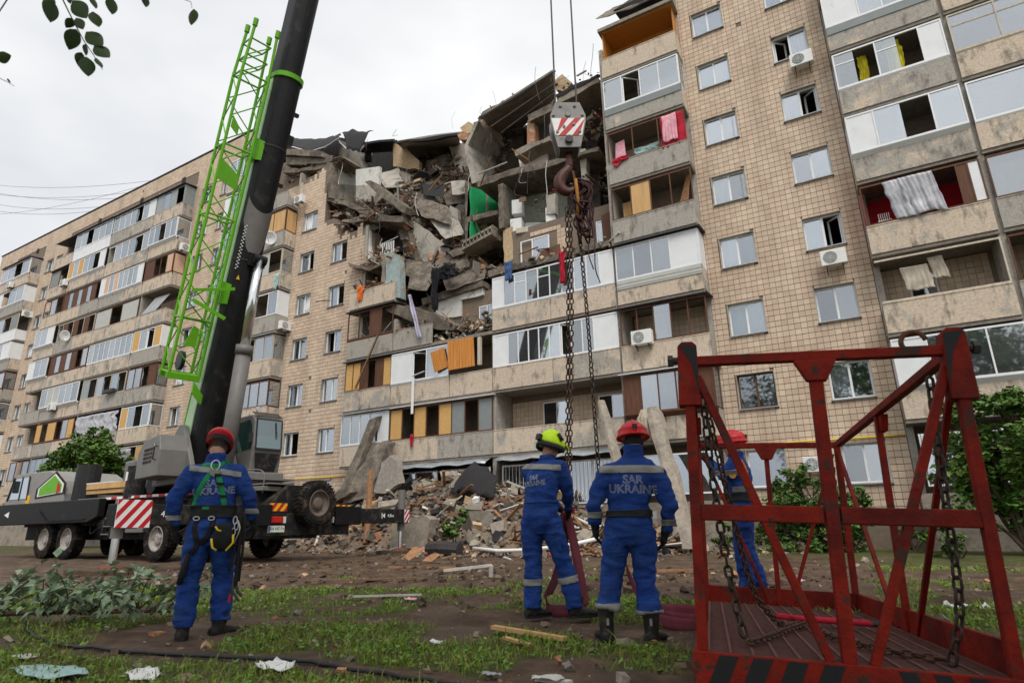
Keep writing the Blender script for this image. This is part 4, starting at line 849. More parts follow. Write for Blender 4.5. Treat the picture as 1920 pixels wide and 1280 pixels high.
# ------------------------------------------------------------------ rubble heap on the ground before the gap
HX = [(-25, 0.4), (-23, 1.7), (-21, 2.6), (-18.5, 2.8), (-16.5, 2.7), (-15.2, 3.2), (-13.6, 2.6), (-11.5, 2.0), (-9.5, 1.4), (-7.5, .9), (-5.8, .35), (-4.6, 0)]
FY = [(-25, -3.0), (-22, -3.4), (-17.5, -4.2), (-16.3, -4.2), (-14.6, -4.4), (-13, -5.6), (-11, -5.9), (-8.5, -5.0), (-6, -4.2), (-4.6, -3.0)]
def lerp_tab(T, x):
    if x <= T[0][0]: return T[0][1]
    for (a, p), (b, q) in zip(T, T[1:]):
        if x <= b: return p+(q-p)*(x-a)/(b-a)
    return T[-1][1]
def heap(x, y):
    fy = lerp_tab(FY, x); t = min(1.0, max(0.0, (y-fy)/(-1.2-fy)))
    return lerp_tab(HX, x)*(t**0.8) + (.22*fbm(x, y, 0, .9)+.1*fbm(x, y, 3, 2.5))*min(1, t*4)
hm = MB(); hm.grid([[(x, y, heap(x, y)-.06) for y in np.linspace(lerp_tab(FY, x)-.15, -.75, 22)] for x in np.linspace(-25, -4.6, 70)])
o = hm.build('rubble_heap', 'rubble_earth', None, fixn=True)
tag(o, 'heap of broken concrete, earth, timber and scrap piled against the ground floor', 'rubble', kind='stuff')
def f_heap(rg, s):
    x = rg.uniform(-24.5, -4.8); y = lerp_tab(FY, x)+(-.9-lerp_tab(FY, x))*rg.random()**.85 - rg.random()*.25; return (x, y, max(0, heap(x, y))+rg.uniform(-.1, .25)*s)
o = litter('rubble', 4200, f_heap, .04, .42, 51, [14, 4, 6, 1.4, 1.0, 2, 8], 180, 90, 40)
tag(o, 'broken concrete, brick, splintered boards and scrap strewn over the heap', 'rubble', kind='stuff')
def f_apron(rg, s):
    x = rg.uniform(-24, -2); y = lerp_tab(FY, x)-abs(rg.gauss(0, 1.1)); return (x, y, gz(x, y)+.02)
o = litter('rubble', 700, f_apron, .03, .2, 52, [10, 3, 4, 1.6, 1, 1, 8], 26, 6, 14, sl_=(.3, .9))
tag(o, 'small stones, brick bits and splinters scattered in front of the heap', 'rubble', kind='stuff')
# lumps large enough to tell apart
rg = random.Random(61)
spots = []
for i in range(70):
    x = rg.uniform(-23.5, -5.6); t = rg.random()**.8; fy = lerp_tab(FY, x); y = fy+(-1.0-fy)*t
    s_ = rg.uniform(.4, .95); mb = MB(); chunk(mb, (0, 0, 0), s_, rg, 0, 1.2)
    mt_ = rg.choice(['rubble_grey', 'rubble_light', 'concrete', 'plaster', 'rubble_grey', 'yellow_brick', 'bitumen']); o = mb.build('concrete_chunk', mt_); o.location = (x, y, heap(x, y)+s_*.12)
    tag(o, '%s broken lump %s the rubble heap, %s' % ({'rubble_grey': 'grey', 'rubble_light': 'pale', 'concrete': 'brownish', 'plaster': 'plastered', 'yellow_brick': 'yellow brick', 'bitumen': 'black tarred'}[mt_], 'high on' if heap(x, y) > 1.4 else 'low on', 'left behind the crane' if x < -17.5 else ('in the middle' if x < -11 else 'right behind the men')), 'rubble', 'large broken lumps in the rubble heap')
rg = random.Random(62)
for i in range(46):
    x = rg.uniform(-16, -5.4); fy = lerp_tab(FY, x); y = fy+(-1.6-fy)*rg.random()-.1
    ln = rg.uniform(.9, 2.6); mb = MB(); mb.box(-ln/2, ln/2, -.06, .06, -.02, .02)
    mt_ = rg.choice(['plank_wood', 'plank_wood', 'old_wood', 'plank_white']); o = mb.build('board', mt_); o.location = (x, y, max(.02, heap(x, y))+.14)
    o.rotation_euler = (rg.uniform(-.5, .5), rg.gauss(0, .3), rg.uniform(-1.2, 1.2))
    tag(o, '%s %s board %s the rubble heap, %s' % ('long' if ln > 1.7 else 'short', {'plank_wood': 'reddish brown', 'old_wood': 'dark brown', 'plank_white': 'whitish'}[mt_], 'high on' if heap(x, y) > 1.0 else 'low on', 'middle part' if x < -11 else 'right part'), 'board', 'loose boards in the rubble heap')
# big individual pieces
def slabthing(nm, mt, poly, vec, label, cat):
    p = MB(); rj = random.Random(int(abs(poly[0][0])*100)); pts = []
    for a, b in zip(poly, poly[1:]+poly[:1]):
        a = Vector(a); b = Vector(b); pts.append(a); k = min(8, int((b-a).length/.22))
        for i in range(1, k): pts.append(a.lerp(b, i/k)+Vector((rj.uniform(-.05, .05), rj.uniform(-.02, .02), rj.uniform(-.06, .06))))
    p.prism(pts, vec); o = p.build(nm, mt, None, fixn=True); tag(o, label, cat); return o
slabthing('concrete_pillar', 'dirty_concrete', [(-20.75, -1.2, 5.9), (-20.25, -1.2, 6.0), (-20.9, -2.3, 2.2), (-21.5, -2.3, 2.2)], (.05, .35, .1), 'narrow concrete pillar leaning on the lowest balcony left of the heap', 'pillar')
slabthing('concrete_slab', 'dirty_concrete', [(-20.6, -2.0, 3.4), (-19.55, -1.5, 4.75), (-19.2, -1.5, 4.6), (-19.6, -2.3, 2.1), (-20.8, -2.6, 1.9)], (.12, .4, .05), 'thick broken concrete slab standing tilted at the left end of the heap', 'slab')
slabthing('crumpled_steel_sheet', 'slab_edge', [(-19.2, -1.9, 3.7), (-18.8, -1.8, 4.0), (-18.3, -1.9, 3.7), (-17.9, -2.1, 2.7), (-18.5, -2.3, 2.3), (-19.2, -2.3, 2.4)], (.1, .25, .05), 'rounded brown dented metal sheet standing behind the upright timber post', 'metal sheet')
slabthing('concrete_slab', 'dirty_concrete', [(-22.2, -3.0, 1.9), (-20.4, -2.7, 2.7), (-20.2, -2.7, 2.4), (-22.0, -3.0, 1.5)], (.1, .7, .05), 'flat concrete slab sloping just above the spare wheel of the crane', 'slab')
mb = MB(); mb.tube([(-17.95, -3.9, .3), (-18.05, -3.75, 1.6), (-18.2, -3.6, 2.6), (-18.25, -3.55, 3.2)], [.14, .12, .13, .08], 7); o = mb.build('timber_post', 'plank_wood'); tag(o, 'splintered orange timber post standing upright in front of the heap', 'post')
mb = MB(); mb.tube([(-8.66, -1.25, 5.4), (-8.35, -1.6, 4.6), (-7.75, -2.3, 2.9), (-7.5, -2.7, 1.6)], [.13, .17, .17, .16], 8, ell=(1.2, .8)); o = mb.build('concrete_post', 'concrete', None); tag(o, 'thinner broken concrete post leaning against the first floor loggia', 'post')
slabthing('concrete_beam', 'concrete', [(-7.0, -1.15, 4.95), (-6.55, -1.15, 5.0), (-6.42, -1.25, 4.7), (-4.85, -4.1, .15), (-5.25, -4.1, .15)], (.04, .26, .06), 'long pale concrete beam leaning from the balcony down to the ground', 'beam')
mb = MB()
for k in range(30):
    rgx = random.Random(k); mb.tube([(-7.0+rgx.uniform(-.12, .12), -1.3, 4.9), (-7.05+rgx.uniform(-.2, .2), -1.35, 4.6), (-7.1+rgx.uniform(-.25, .25), -1.35, 4.15+rgx.uniform(-.3, .2))], .018, 4)
o = mb.build('straw_tuft', 'pale_wood'); tag(o, 'straw-like tuft of insulation hanging at the top of the leaning beam', 'insulation')
slabthing('concrete_block', 'concrete', [(-16.15, -4.55, .1), (-14.35, -4.55, .1), (-14.3, -4.5, 1.15), (-14.75, -4.5, 1.3), (-16.1, -4.5, 1.25)], (0, .5, .0), 'upright pale concrete panel directly behind the rear outrigger foot', 'panel')
o = two_line([(-14.5, -2.0, 2.9), (-14.1, -1.9, 3.35), (-13.5, -1.9, 3.1), (-12.9, -1.9, 2.6)], [(-14.5, -2.9, 2.1), (-14.0, -2.8, 2.25), (-13.4, -2.7, 2.0), (-12.8, -2.5, 1.9)], 'roofing_sheet', 'bitumen', None, bulge=.25, thick=.03)
tag(o, 'crumpled black roofing sheet draped over the top of the heap', 'roofing sheet')
# curved white cable duct at the front of the heap, small loose things
mb = MB(); mb.tube([(-11.3, -6.1, .22), (-10.2, -6.4, .16), (-9.0, -6.5, .2), (-7.8, -6.2, .34), (-7.1, -5.9, .5)], .06, 6); o = mb.build('plastic_pipe', 'white_plastic', None, smooth=True); tag(o, 'long bent white plastic pipe lying along the front of the heap', 'pipe')
mb = MB(); mb.tube([(-13.2, -5.9, .18), (-12.6, -6.0, .2), (-11.9, -6.0, .17)], [.24, .26, .22], 9); o = mb.build('metal_pipe', 'steel_dark', None); tag(o, 'short dark crumpled duct on the ground before the heap', 'duct')
for x, y, s_, lab in ((-15.6, -3.2, .3, 'white plastic scrap near the top left of the heap'), (-13.1, -3.3, .42, 'white basin fragment below the black roofing sheet'), (-9.3, -4.4, .3, 'white plastic scrap on the right slope of the heap')):
    mb = MB(); chunk(mb, (0, 0, 0), s_, random.Random(int(x*10)), 0); o = mb.build('white_scrap', 'white_plastic'); o.location = (x, y, heap(x, y)+.25); tag(o, lab, 'scrap')
slabthing('cardboard_sheet', 'plank_wood', [(-11.9, -8.9, .02), (-11.4, -9.1, .02), (-11.2, -8.8, .28), (-11.6, -8.7, .34)], (.02, .05, .02), 'torn orange-brown cardboard piece standing in the mud before the heap', 'cardboard')
slabthing('cardboard_sheet', 'plank_wood', [(-10.8, -9.3, .02), (-10.4, -9.4, .02), (-10.3, -9.2, .16), (-10.75, -9.1, .14)], (.02, .05, .02), 'low folded cardboard piece right of the torn cardboard in the mud', 'cardboard')
# ------------------------------------------------------------------ mobile crane
def rebase(root, base):
    """put a thing's origin at its foot"""
    base = Vector(base)
    for c in root.children: c.location = c.location - base
    root.location = base
mat('crane_grey', (0.15, 0.142, 0.134), 0.5, 0.12, 3, col3=(0.12, 0.105, 0.09), fac3=(0.6, 0.8), scale3=2.5)
mat('crane_silver', (0.25, 0.242, 0.232), 0.5, 0.12, 3)
mat('crane_black', (0.010, 0.010, 0.011), 0.5, 0.3, 6, spec=.2, col3=(0.05, 0.042, 0.034), fac3=(0.58, 0.8), scale3=2.0)
mat('chassis_dark', (0.017, 0.017, 0.019), 0.65, 0.3, 5, spec=.15, col3=(0.095, 0.072, 0.05), fac3=(0.50, 0.74), scale3=3.5, bump=.2)
mat('lime', (0.125, 0.40, 0.012), 0.45, 0.12, 5)
mat('pale_lime', (0.42, 0.62, 0.36), 0.5, 0.12, 4, stretch=(1, 1, .3))
mat('rubber', (0.014, 0.013, 0.012), 0.9, spec=.12, var=0.3, scale=8, col3=(0.075, 0.055, 0.04), fac3=(0.52, 0.7), scale3=5)
mat('rim_paint', (0.38, 0.35, 0.32), 0.6, 0.25, 8, col3=(0.14, 0.11, 0.09), fac3=(0.5, 0.7), scale3=7)
mat('chrome', (0.75, 0.76, 0.78), 0.18, 0.05, 3, metal=1.0)
mat('sign_red', (0.48, 0.012, 0.02), 0.5, 0.12, 6)
mat('sign_white', (0.76, 0.76, 0.74), 0.5, 0.1, 6)
mat('sign_yellow', (0.72, 0.42, 0.015), 0.5, 0.1, 6)
mat('lamp_red', (0.45, 0.015, 0.01), 0.25, 0.2, 30, coat=.5)
mat('lamp_clear', (0.6, 0.6, 0.58), 0.2, 0.1, 10, coat=.5)
mat('plate_white', (0.72, 0.73, 0.72), 0.4, 0.05, 3)
mat('blue_print', (0.03, 0.10, 0.42), 0.5, 0.05, 3)
mat('black_print', (0.012, 0.012, 0.013), 0.6, 0.05, 3)
mat('mat_wood', (0.085, 0.055, 0.035), 0.95, 0.4, 8)
glass_mat('cab_glass', (0.35, 0.52, 0.48), refl=.12, trans=.75, body=(.10, .22, .19))
crane = empty('mobile_crane'); tag(crane, 'grey and black truck crane with raised black boom and lime green lattice jib', 'crane')
FONT = bpy.data.fonts.load('<builtin>') if '<builtin>' in bpy.data.fonts else None
def text_obj(name, body, size, m, parent, mw, extrude=.003, outline=0.0, align='CENTER', sx=1.0):
    """flat lettering as a mesh; mw maps the text's xy plane to the world"""
    cu = bpy.data.curves.new(name, 'FONT'); cu.body = body; cu.size = size; cu.align_x = align; cu.align_y = 'CENTER'
    if outline: cu.fill_mode = 'NONE'; cu.bevel_depth = outline; cu.bevel_resolution = 0; cu.resolution_u = 3
    else: cu.extrude = extrude; cu.resolution_u = 4
    t = bpy.data.objects.new(name, cu); COL.objects.link(t); bpy.context.view_layer.update()
    me = bpy.data.meshes.new_from_object(t.evaluated_get(bpy.context.evaluated_depsgraph_get())); bpy.data.objects.remove(t); bpy.data.curves.remove(cu)
    me.transform(Matrix.Diagonal((sx, 1, 1, 1))); me.transform(mw); me.materials.clear(); me.materials.append(M[m])
    o = bpy.data.objects.new(name, me); COL.objects.link(o); o.parent = parent; return o
def frame_mat(origin, right, upv):
    r = Vector(right).normalized(); u = Vector(upv); u = (u-r*u.dot(r)).normalized(); n = r.cross(u)
    mm = Matrix((r, u, n)).transposed().to_4x4(); mm.translation = origin; return mm
def stripes(name, parent, origin, right, upv, w_, h_, n, ma, mb_, slope=1.0, mirror=False):
    """diagonal warning stripes as inlaid strips on a plate"""
    fm = frame_mat(origin, right, upv); pl_ = MB(); pl_.box(-w_/2, w_/2, -h_/2, h_/2, -.012, 0); o = pl_.build(name, ma, parent); o.data.transform(fm)
    st = MB(); sw = w_/n
    for k in range(-n, n+1, 2):
        poly = [(-w_/2+k*sw+h_*slope*t + d, -h_/2+h_*t) for t, d in ((0, 0), (0, sw), (1, sw), (1, 0))]
        # clip to the plate
        def clip(P, ax, lim, keep_less):
            out = []
            for a, b in zip(P, P[1:]+P[:1]):
                ia = (a[ax] <= lim) == keep_less or a[ax] == lim; ib = (b[ax] <= lim) == keep_less or b[ax] == lim
                if ia: out.append(a)
                if ia != ib:
                    t = (lim-a[ax])/(b[ax]-a[ax]); out.append((a[0]+(b[0]-a[0])*t, a[1]+(b[1]-a[1])*t))
            return out
        poly = clip(poly, 0, w_/2, True); poly = clip(poly, 0, -w_/2, False) if poly else poly
        if len(poly) < 3: continue
        if mirror: poly = [(-a, b) for a, b in poly][::-1]
        s1 = MB(); s1.prism([(a, b, .001) for a, b in poly], (0, 0, .002)); q = s1.build('stripe', mb_, o); q.data.transform(fm)
    return o
# wheels
def wheel_meshes(rad, wid):
    t = MB(); n = 36; prof = [(rad*.60, -wid*.42), (rad*.78, -wid*.5), (rad*.93, -wid*.47), (rad, -wid*.36), (rad, wid*.36), (rad*.93, wid*.47), (rad*.78, wid*.5), (rad*.60, wid*.42)]
    t.loft([[(r_*cos(2*pi*j/n), y, r_*sin(2*pi*j/n)) for r_, y in prof] for j in range(n)] + [[(r_*1.0, y, 0) for r_, y in prof]], caps=False, closed=True)
    for j in range(n):
        a = 2*pi*j/n
        for sgn in (-1, 1):
            rot = Matrix.Rotation(-a, 3, 'Y') @ Matrix.Rotation(.45*sgn, 3, 'X')
            t.obox((cos(a)*rad*1.005, sgn*wid*.24, sin(a)*rad*1.005), (.035, wid*.40, .055), Matrix.Rotation(-a, 3, 'Y') @ Matrix.Rotation(.35*sgn, 3, 'X'))
    tm = t.mesh('tyre', 'rubber')
    r = MB(); pr = [(rad*.60, -wid*.40), (rad*.55, -wid*.43), (rad*.53, -wid*.25), (rad*.40, -wid*.12), (rad*.30, -wid*.14), (rad*.24, -wid*.30), (rad*.16, -wid*.34), (.001, -wid*.34)]
    r.loft([[(q*cos(2*pi*j/n), y, q*sin(2*pi*j/n)) for j in range(n)] for q, y in pr], caps=False)
    for j in range(10):
        a = 2*pi*j/10; r.tube([(cos(a)*rad*.30, -wid*.10, sin(a)*rad*.30), (cos(a)*rad*.30, -wid*.20, sin(a)*rad*.30)], .022, 6)
    return tm, r.mesh('rim', 'rim_paint', smooth=False)
tyre_me, rim_me = wheel_meshes(.66, .44)
for x in (-27.5, -25.8, -20.1, -18.0):
    for y, fl_ in ((-10.98, 1), (-8.62, -1)):
        wh = empty('wheel', (x, y, .66), 0 if fl_ == 1 else pi, crane); inst('tyre', tyre_me, wh); inst('rim', rim_me, wh)
# carrier
def part(name, m, fn, parent=None, smooth=False, bevel=0.0):
    b = MB(); fn(b); o = b.build(name, m, parent or crane, smooth)
    if bevel: md = o.modifiers.new('b', 'BEVEL'); md.width = bevel; md.segments = 2; md.limit_method = 'ANGLE'
    return o
part('chassis', 'chassis_dark', lambda b: (b.box(-30.6, -15.1, -10.5, -9.1, .62, 1.15), b.box(-29.8, -15.0, -10.95, -8.65, 1.12, 1.34)), bevel=.02)
part('deck', 'crane_grey', lambda b: b.box(-25.6, -21.6, -11.1, -8.5, 1.345, 1.45), bevel=.02); part('deck', 'crane_grey', lambda b: b.box(-18.9, -15.3, -11.05, -8.55, 1.345, 1.48), bevel=.02)
part('mudguard', 'chassis_dark', lambda b: (b.box(-27.5, -23.9, -11.22, -10.7, 1.18, 1.335)), bevel=.03)
part('mudguard', 'chassis_dark', lambda b: (b.box(-20.9, -17.2, -11.22, -10.7, 1.3, 1.345)), bevel=.02)
part('fuel_tank', 'chassis_dark', lambda b: b.tube([(-23.7, -10.9, .85), (-21.3, -10.9, .85)], .3, 14))
part('tool_box', 'crane_grey', lambda b: b.box(-22.0, -20.95, -11.15, -10.55, .55, 1.1), bevel=.03)
for x in (-23.1, -22.6):
    part('ladder_rail', 'chassis_dark', lambda b: b.bar((x, -11.32, .45), (x+.02, -11.2, 1.5), .06, .05))
for k in range(4): part('ladder_step', 'crane_grey', lambda b: b.box(-23.07, -22.6, -11.36+.03*k, -11.14+.02*k, .5+.26*k, .54+.26*k))
# reflective strip along the deck
for k in range(22):
    x0 = -23.6+k*.36; part('reflector_strip', 'sign_red' if k % 2 else 'sign_white', lambda b: b.box(x0, x0+.36, -11.125, -11.112, 1.36, 1.44))
# driver's cab of the carrier
cabp = [(-31.3, 1.0), (-31.5, 1.45), (-31.05, 2.5), (-30.6, 2.62), (-28.0, 2.62), (-26.9, 2.2), (-26.6, 1.7), (-26.6, 1.36), (-29.6, 1.3), (-29.9, .8)]
part('driver_cab', 'crane_silver', lambda b: b.prism([(x, -11.15, z) for x, z in cabp], (0, 2.5, 0)), bevel=.04)
part('side_window', 'cab_glass', lambda b: b.prism([(x, -11.165, z) for x, z in ((-31.1, 1.6), (-30.85, 2.42), (-29.6, 2.45), (-29.5, 1.6))], (0, .01, 0)))
for (xa, xb_, w_) in ((-29.5, -29.6, .09), (-31.2, -30.9, .07), (-30.2, -30.2, .05)): part('window_pillar', 'black_plastic', lambda b: b.bar((xa, -11.17, 1.55), (xb_, -11.17, 2.48), w_, .03))
part('mirror', 'black_plastic', lambda b: b.box(-31.6, -31.45, -11.6, -11.4, 1.9, 2.4), bevel=.03)
pent = [(-28.6, 1.95), (-27.5, 2.45), (-26.75, 2.05), (-26.75, 1.75), (-28.6, 1.65)]
def scaled(P, f): cx = sum(p[0] for p in P)/len(P); cz = sum(p[1] for p in P)/len(P); return [(cx+(x-cx)*f, cz+(z-cz)*f) for x, z in P]
part('badge_backing', 'chassis_dark', lambda b: b.prism([(x, -11.17, z) for x, z in scaled(pent, 1.25)], (0, .015, 0)))
part('badge_border', 'sign_white', lambda b: b.prism([(x, -11.178, z) for x, z in scaled(pent, 1.06)], (0, .006, 0)))
part('badge', 'lime', lambda b: b.prism([(x, -11.186, z) for x, z in scaled(pent, .93)], (0, .006, 0)))
part('badge_mark', 'sign_red', lambda b: b.prism([(-27.15, -11.194, 1.72), (-26.9, -11.194, 1.76), (-26.9, -11.194, 2.0), (-27.15, -11.194, 2.16)], (0, .006, 0)))
part('warning_label', 'sign_yellow', lambda b: b.box(-29.55, -29.25, -11.175, -11.155, 1.4, 1.72))
part('air_intake', 'black_plastic', lambda b: b.tube([(-26.2, -10.6, 1.4), (-26.2, -10.6, 2.75)], .42, 16))
part('exhaust', 'chassis_dark', lambda b: b.tube([(-22.2, -10.9, 1.4), (-22.2, -10.9, 2.45)], .33, 16))
part('exhaust_label', 'sign_white', lambda b: b.box(-22.32, -22.2, -11.24, -11.215, 1.95, 2.25))
part('cable_drum', 'black_plastic', lambda b: b.tube([(-21.3, -10.9, 1.75), (-21.3, -10.3, 1.75)], .28, 14))
part('timber_stack', 'plywood', lambda b: (b.box(-25.5, -22.8, -10.9, -9.6, 1.62, 1.75), b.box(-25.45, -22.7, -10.95, -9.7, 1.78, 1.98)))
part('timber_cover', 'white_plastic', lambda b: b.box(-25.5, -23.6, -10.95, -9.9, 1.985, 2.02))
part('bucket', 'crane_grey', lambda b: b.tube([(-23.6, -10.2, 2.02), (-23.6, -10.2, 2.45)], [.26, .32], 14))
# outriggers: front pair and rear pair, near and far side
def outrigger(x, y0, y1, text_face, far=False):
    o = part('outrigger_beam', 'chassis_dark', lambda b: b.box(x-.22, x+.22, min(y0, y1), max(y0, y1), 1.03, 1.51), bevel=.02)
    sg = 1 if y1 > y0 else -1
    part('outrigger_sleeve', 'crane_black', lambda b: b.box(x-.27, x+.27, min(y0, y0+sg*1.1), max(y0, y0+sg*1.1), .99, 1.56), o, bevel=.02)
    yj = y1-sg*.18
    part('jack_cylinder', 'crane_grey', lambda b: b.tube([(x, yj, .75), (x, yj, 1.6 if not far else 2.2)], .13, 14), o)
    part('jack_rod', 'chrome', lambda b: b.tube([(x, yj, .16), (x, yj, .76)], .085, 14), o)
    part('jack_foot', 'rust', lambda b: b.tube([(x, yj, .10), (x, yj, .14), (x, yj, .2)], [.3, .28, .11], 16), o)
    return o, yj
rb, yj = outrigger(-15.1, -11.0, -15.15, 1)
stripes('chevron_plate', rb, (-14.865, -14.78, 1.29), (0, 1, 0), (0, 0, 1), .78, .62, 6, 'sign_white', 'sign_red', slope=.8)
text_obj('lettering', '4.8m', .20, 'sign_white', rb, frame_mat((-14.872, -13.95, 1.28), (0, 1, 0), (0, 0, 1)))
part('bolt_hole', 'soot_void_black', lambda b: b.tube([(-14.872, -14.3, 1.3), (-14.866, -14.3, 1.3)], .05, 10), rb)
rf_, _ = outrigger(-15.1, -8.6, -5.0, 1, True)
stripes('chevron_plate', rf_, (-14.865, -5.14, 1.28), (0, 1, 0), (0, 0, 1), .26, .44, 3, 'sign_white', 'sign_red', slope=.8)
text_obj('lettering', '4.8m', .16, 'sign_white', rf_, frame_mat((-14.872, -6.0, 1.28), (0, 1, 0), (0, 0, 1)))
part('arrow_mark', 'sign_white', lambda b: (b.prism([(-14.872, -6.42, 1.28), (-14.872, -6.3, 1.2), (-14.872, -6.3, 1.36)], (.006, 0, 0)), b.box(-14.872, -14.866, -6.46, -6.43, 1.19, 1.37)), rf_)
sk = part('side_skirt', 'crane_black', lambda b: b.prism([(x, -11.42, z) for x, z in ((-32.2, 1.35), (-32.2, 2.0), (-23.4, 2.02), (-23.4, 1.4), (-24.0, 1.22), (-31.0, 1.2))], (0, .25, 0)), bevel=.03)
part('arrow_mark', 'sign_white', lambda b: b.prism([(-30.5, -11.43, 1.6), (-30.1, -11.43, 1.48), (-30.1, -11.43, 1.72)], (0, .006, 0)), sk)
part('skirt_rib', 'crane_black', lambda b: (b.bar((-27.6, -11.44, 1.7), (-26.9, -11.44, 1.32), .05, .03), b.bar((-26.9, -11.44, 1.32), (-24.2, -11.44, 1.34), .05, .03)), sk)
# rear: lamps, plate, stripes, spare wheel
rx = -14.98
part('rear_beam', 'chassis_dark', lambda b: b.box(-15.45, rx, -11.05, -7.85, .70, 1.32), bevel=.03)
part('rear_housing', 'chassis_dark', lambda b: b.prism([(rx-.1, y, z) for y, z in ((-11.0, 1.32), (-11.0, 1.5), (-10.3, 2.15), (-9.3, 2.15), (-9.3, 1.32))], (-1.6, 0, 0)), bevel=.02)
for y, nm in ((-10.72, 'l'), (-8.22, 'r')):
    stripes('rear_marker', crane, (rx+.03, y, 1.50), (0, 1, 0), (0, 0, 1), .62, .22, 5, 'sign_red', 'sign_yellow', slope=.8)
    part('lamp_bracket', 'black_plastic', lambda b: b.box(rx-.02, rx+.012, y-.34, y+.34, 1.28, 1.66))
    la = part('tail_lamp', 'lamp_red', lambda b: b.box(rx+.013, rx+.08, y-.30, y+.18, 1.06, 1.24), bevel=.02)
    part('reversing_lens', 'lamp_clear', lambda b: b.box(rx+.014, rx+.078, y+.185 if nm == 'l' else y-.42, y+.27 if nm == 'l' else y-.305, 1.06, 1.24), la)
pt = part('number_plate', 'plate_white', lambda b: b.box(rx+.012, rx+.03, -11.0, -10.44, .80, .99))
part('plate_band', 'blue_print', lambda b: b.box(rx+.031, rx+.034, -10.99, -10.94, .81, .98), pt)
part('plate_rule', 'lime', lambda b: b.box(rx+.031, rx+.034, -10.93, -10.45, .805, .825), pt)
text_obj('lettering', 'KA 642 E', .125, 'black_print', pt, frame_mat((rx+.033, -10.73, .905), (0, 1, 0), (0, 0, 1)), sx=.85)
part('plate_seal', 'cloth_orange', lambda b: (b.box(rx+.031, rx+.035, -10.51, -10.46, .89, .92), b.box(rx+.031, rx+.035, -10.495, -10.475, .87, .94)), pt)
sp = empty('spare_wheel', (rx+.24, -9.55, 1.62), pi/2, crane); inst('tyre', tyre_me, sp); rim_dark = rim_me.copy(); rim_dark.materials.clear(); rim_dark.materials.append(mat('rim_dark', (.13, .105, .085), .7, .3, 8)); inst('rim', rim_dark, sp)
part('spare_bracket', 'chassis_dark', lambda b: b.box(rx-.1, rx+.1, -9.7, -9.4, 1.2, 1.9))
part('rear_walkway', 'crane_grey', lambda b: b.box(-18.3, -15.2, -10.9, -10.0, 2.155, 2.2))
# hoses, tie rods and bolts along the chassis
rgc = random.Random(31)
for k in range(9):
    x = -24.5+k*1.05; part('hose', 'black_plastic', lambda b: b.tube(curve([(x, -11.0, 1.25), (x+.25, -11.12, .95+rgc.uniform(-.1, .1)), (x+.6, -11.08, 1.0), (x+.9, -10.95, 1.3)], 14), .022, 6), smooth=True)
for k in range(7): part('bolt', 'steel_dark', lambda b: b.tube([(-14.87, -13.4+.38*k, 1.46), (-14.845, -13.4+.38*k, 1.46)], .025, 6), rb)
part('air_tank', 'chassis_dark', lambda b: b.tube([(-19.6, -10.6, .8), (-18.5, -10.6, .8)], .17, 12)); part('rear_axle', 'chassis_dark', lambda b: b.tube([(-18.0, -10.7, .66), (-18.0, -8.9, .66)], .14, 10)); part('rear_axle', 'chassis_dark', lambda b: b.tube([(-20.1, -10.7, .66), (-20.1, -8.9, .66)], .14, 10))
part('handrail', 'crane_grey', lambda b: b.tube(curve([(-16.9, -11.0, 1.95), (-16.9, -11.02, 2.55), (-16.2, -11.02, 2.6), (-15.4, -11.0, 2.5), (-15.35, -11.0, 1.9)], 20), .018, 6), smooth=True)
# superstructure, in its own frame: d points where the boom leans
Dv = Vector((.973, -.229, 0)); Lv = Vector((.229, .973, 0)); Zv = Vector((0, 0, 1)); B0 = Vector((-18.8, -10.55, 0))
def W(a, l, z): return B0 + Dv*a + Lv*l + Zv*z
def lp(name, m, fn, parent=None, bevel=0.0, smooth=False):
    b = MB(); fn(b); mm = Matrix((Dv, Lv, Zv)).transposed().to_4x4(); mm.translation = B0
    o = b.build(name, m, parent or crane, smooth, True); o.data.transform(mm)
    if bevel: md = o.modifiers.new('b', 'BEVEL'); md.width = bevel; md.segments = 2; md.limit_method = 'ANGLE'
    return o
lp('turntable', 'chassis_dark', lambda b: b.tube([(-.6, .3, 1.4), (-.6, .3, 1.9)], .95, 28))
lp('slew_platform', 'crane_grey', lambda b: b.box(-3.4, 1.5, -.9, 1.9, 1.9, 2.25), bevel=.04)
lp('boom_bracket', 'crane_grey', lambda b: b.prism([(a, -.75, z) for a, z in ((-2.4, 2.25), (-2.0, 3.1), (-.9, 4.05), (-.55, 4.0), (.3, 3.0), (.9, 2.25))], (0, .16, 0)), bevel=.03)
lp('boom_bracket', 'crane_grey', lambda b: b.prism([(a, .6, z) for a, z in ((-2.4, 2.25), (-2.0, 3.1), (-.9, 4.05), (-.55, 4.0), (.3, 3.0), (.9, 2.25))], (0, .16, 0)), bevel=.03)
lp('engine_hood', 'crane_grey', lambda b: b.prism([(a, -1.55, z) for a, z in ((-3.1, 2.1), (-3.1, 2.95), (-2.7, 3.3), (-1.2, 3.4), (-.95, 2.9), (-.95, 2.1))], (0, .85, 0)), bevel=.03)
eg = lp('vent_grille', 'chassis_dark', lambda b: [b.box(-2.45+.17*i, -2.33+.17*i, -1.565, -1.552, 2.55+.13*k, 2.63+.13*k) for i in range(5) for k in range(4)]); eg['kind'] = 'stuff'
lp('hood_latch', 'chrome', lambda b: b.bar((-1.45, -1.56, 2.75), (-1.45, -1.56, 3.15), .03, .03))
lp('hood_handle', 'chassis_dark', lambda b: b.tube([(-1.2, -1.56, 2.6), (-1.2, -1.64, 2.62), (-1.2, -1.64, 3.0), (-1.2, -1.56, 3.02)], .025, 6))
lp('winch_drum', 'steel_dark', lambda b: b.tube([(-2.9, -.5, 2.8), (-2.9, .9, 2.8)], .45, 18))
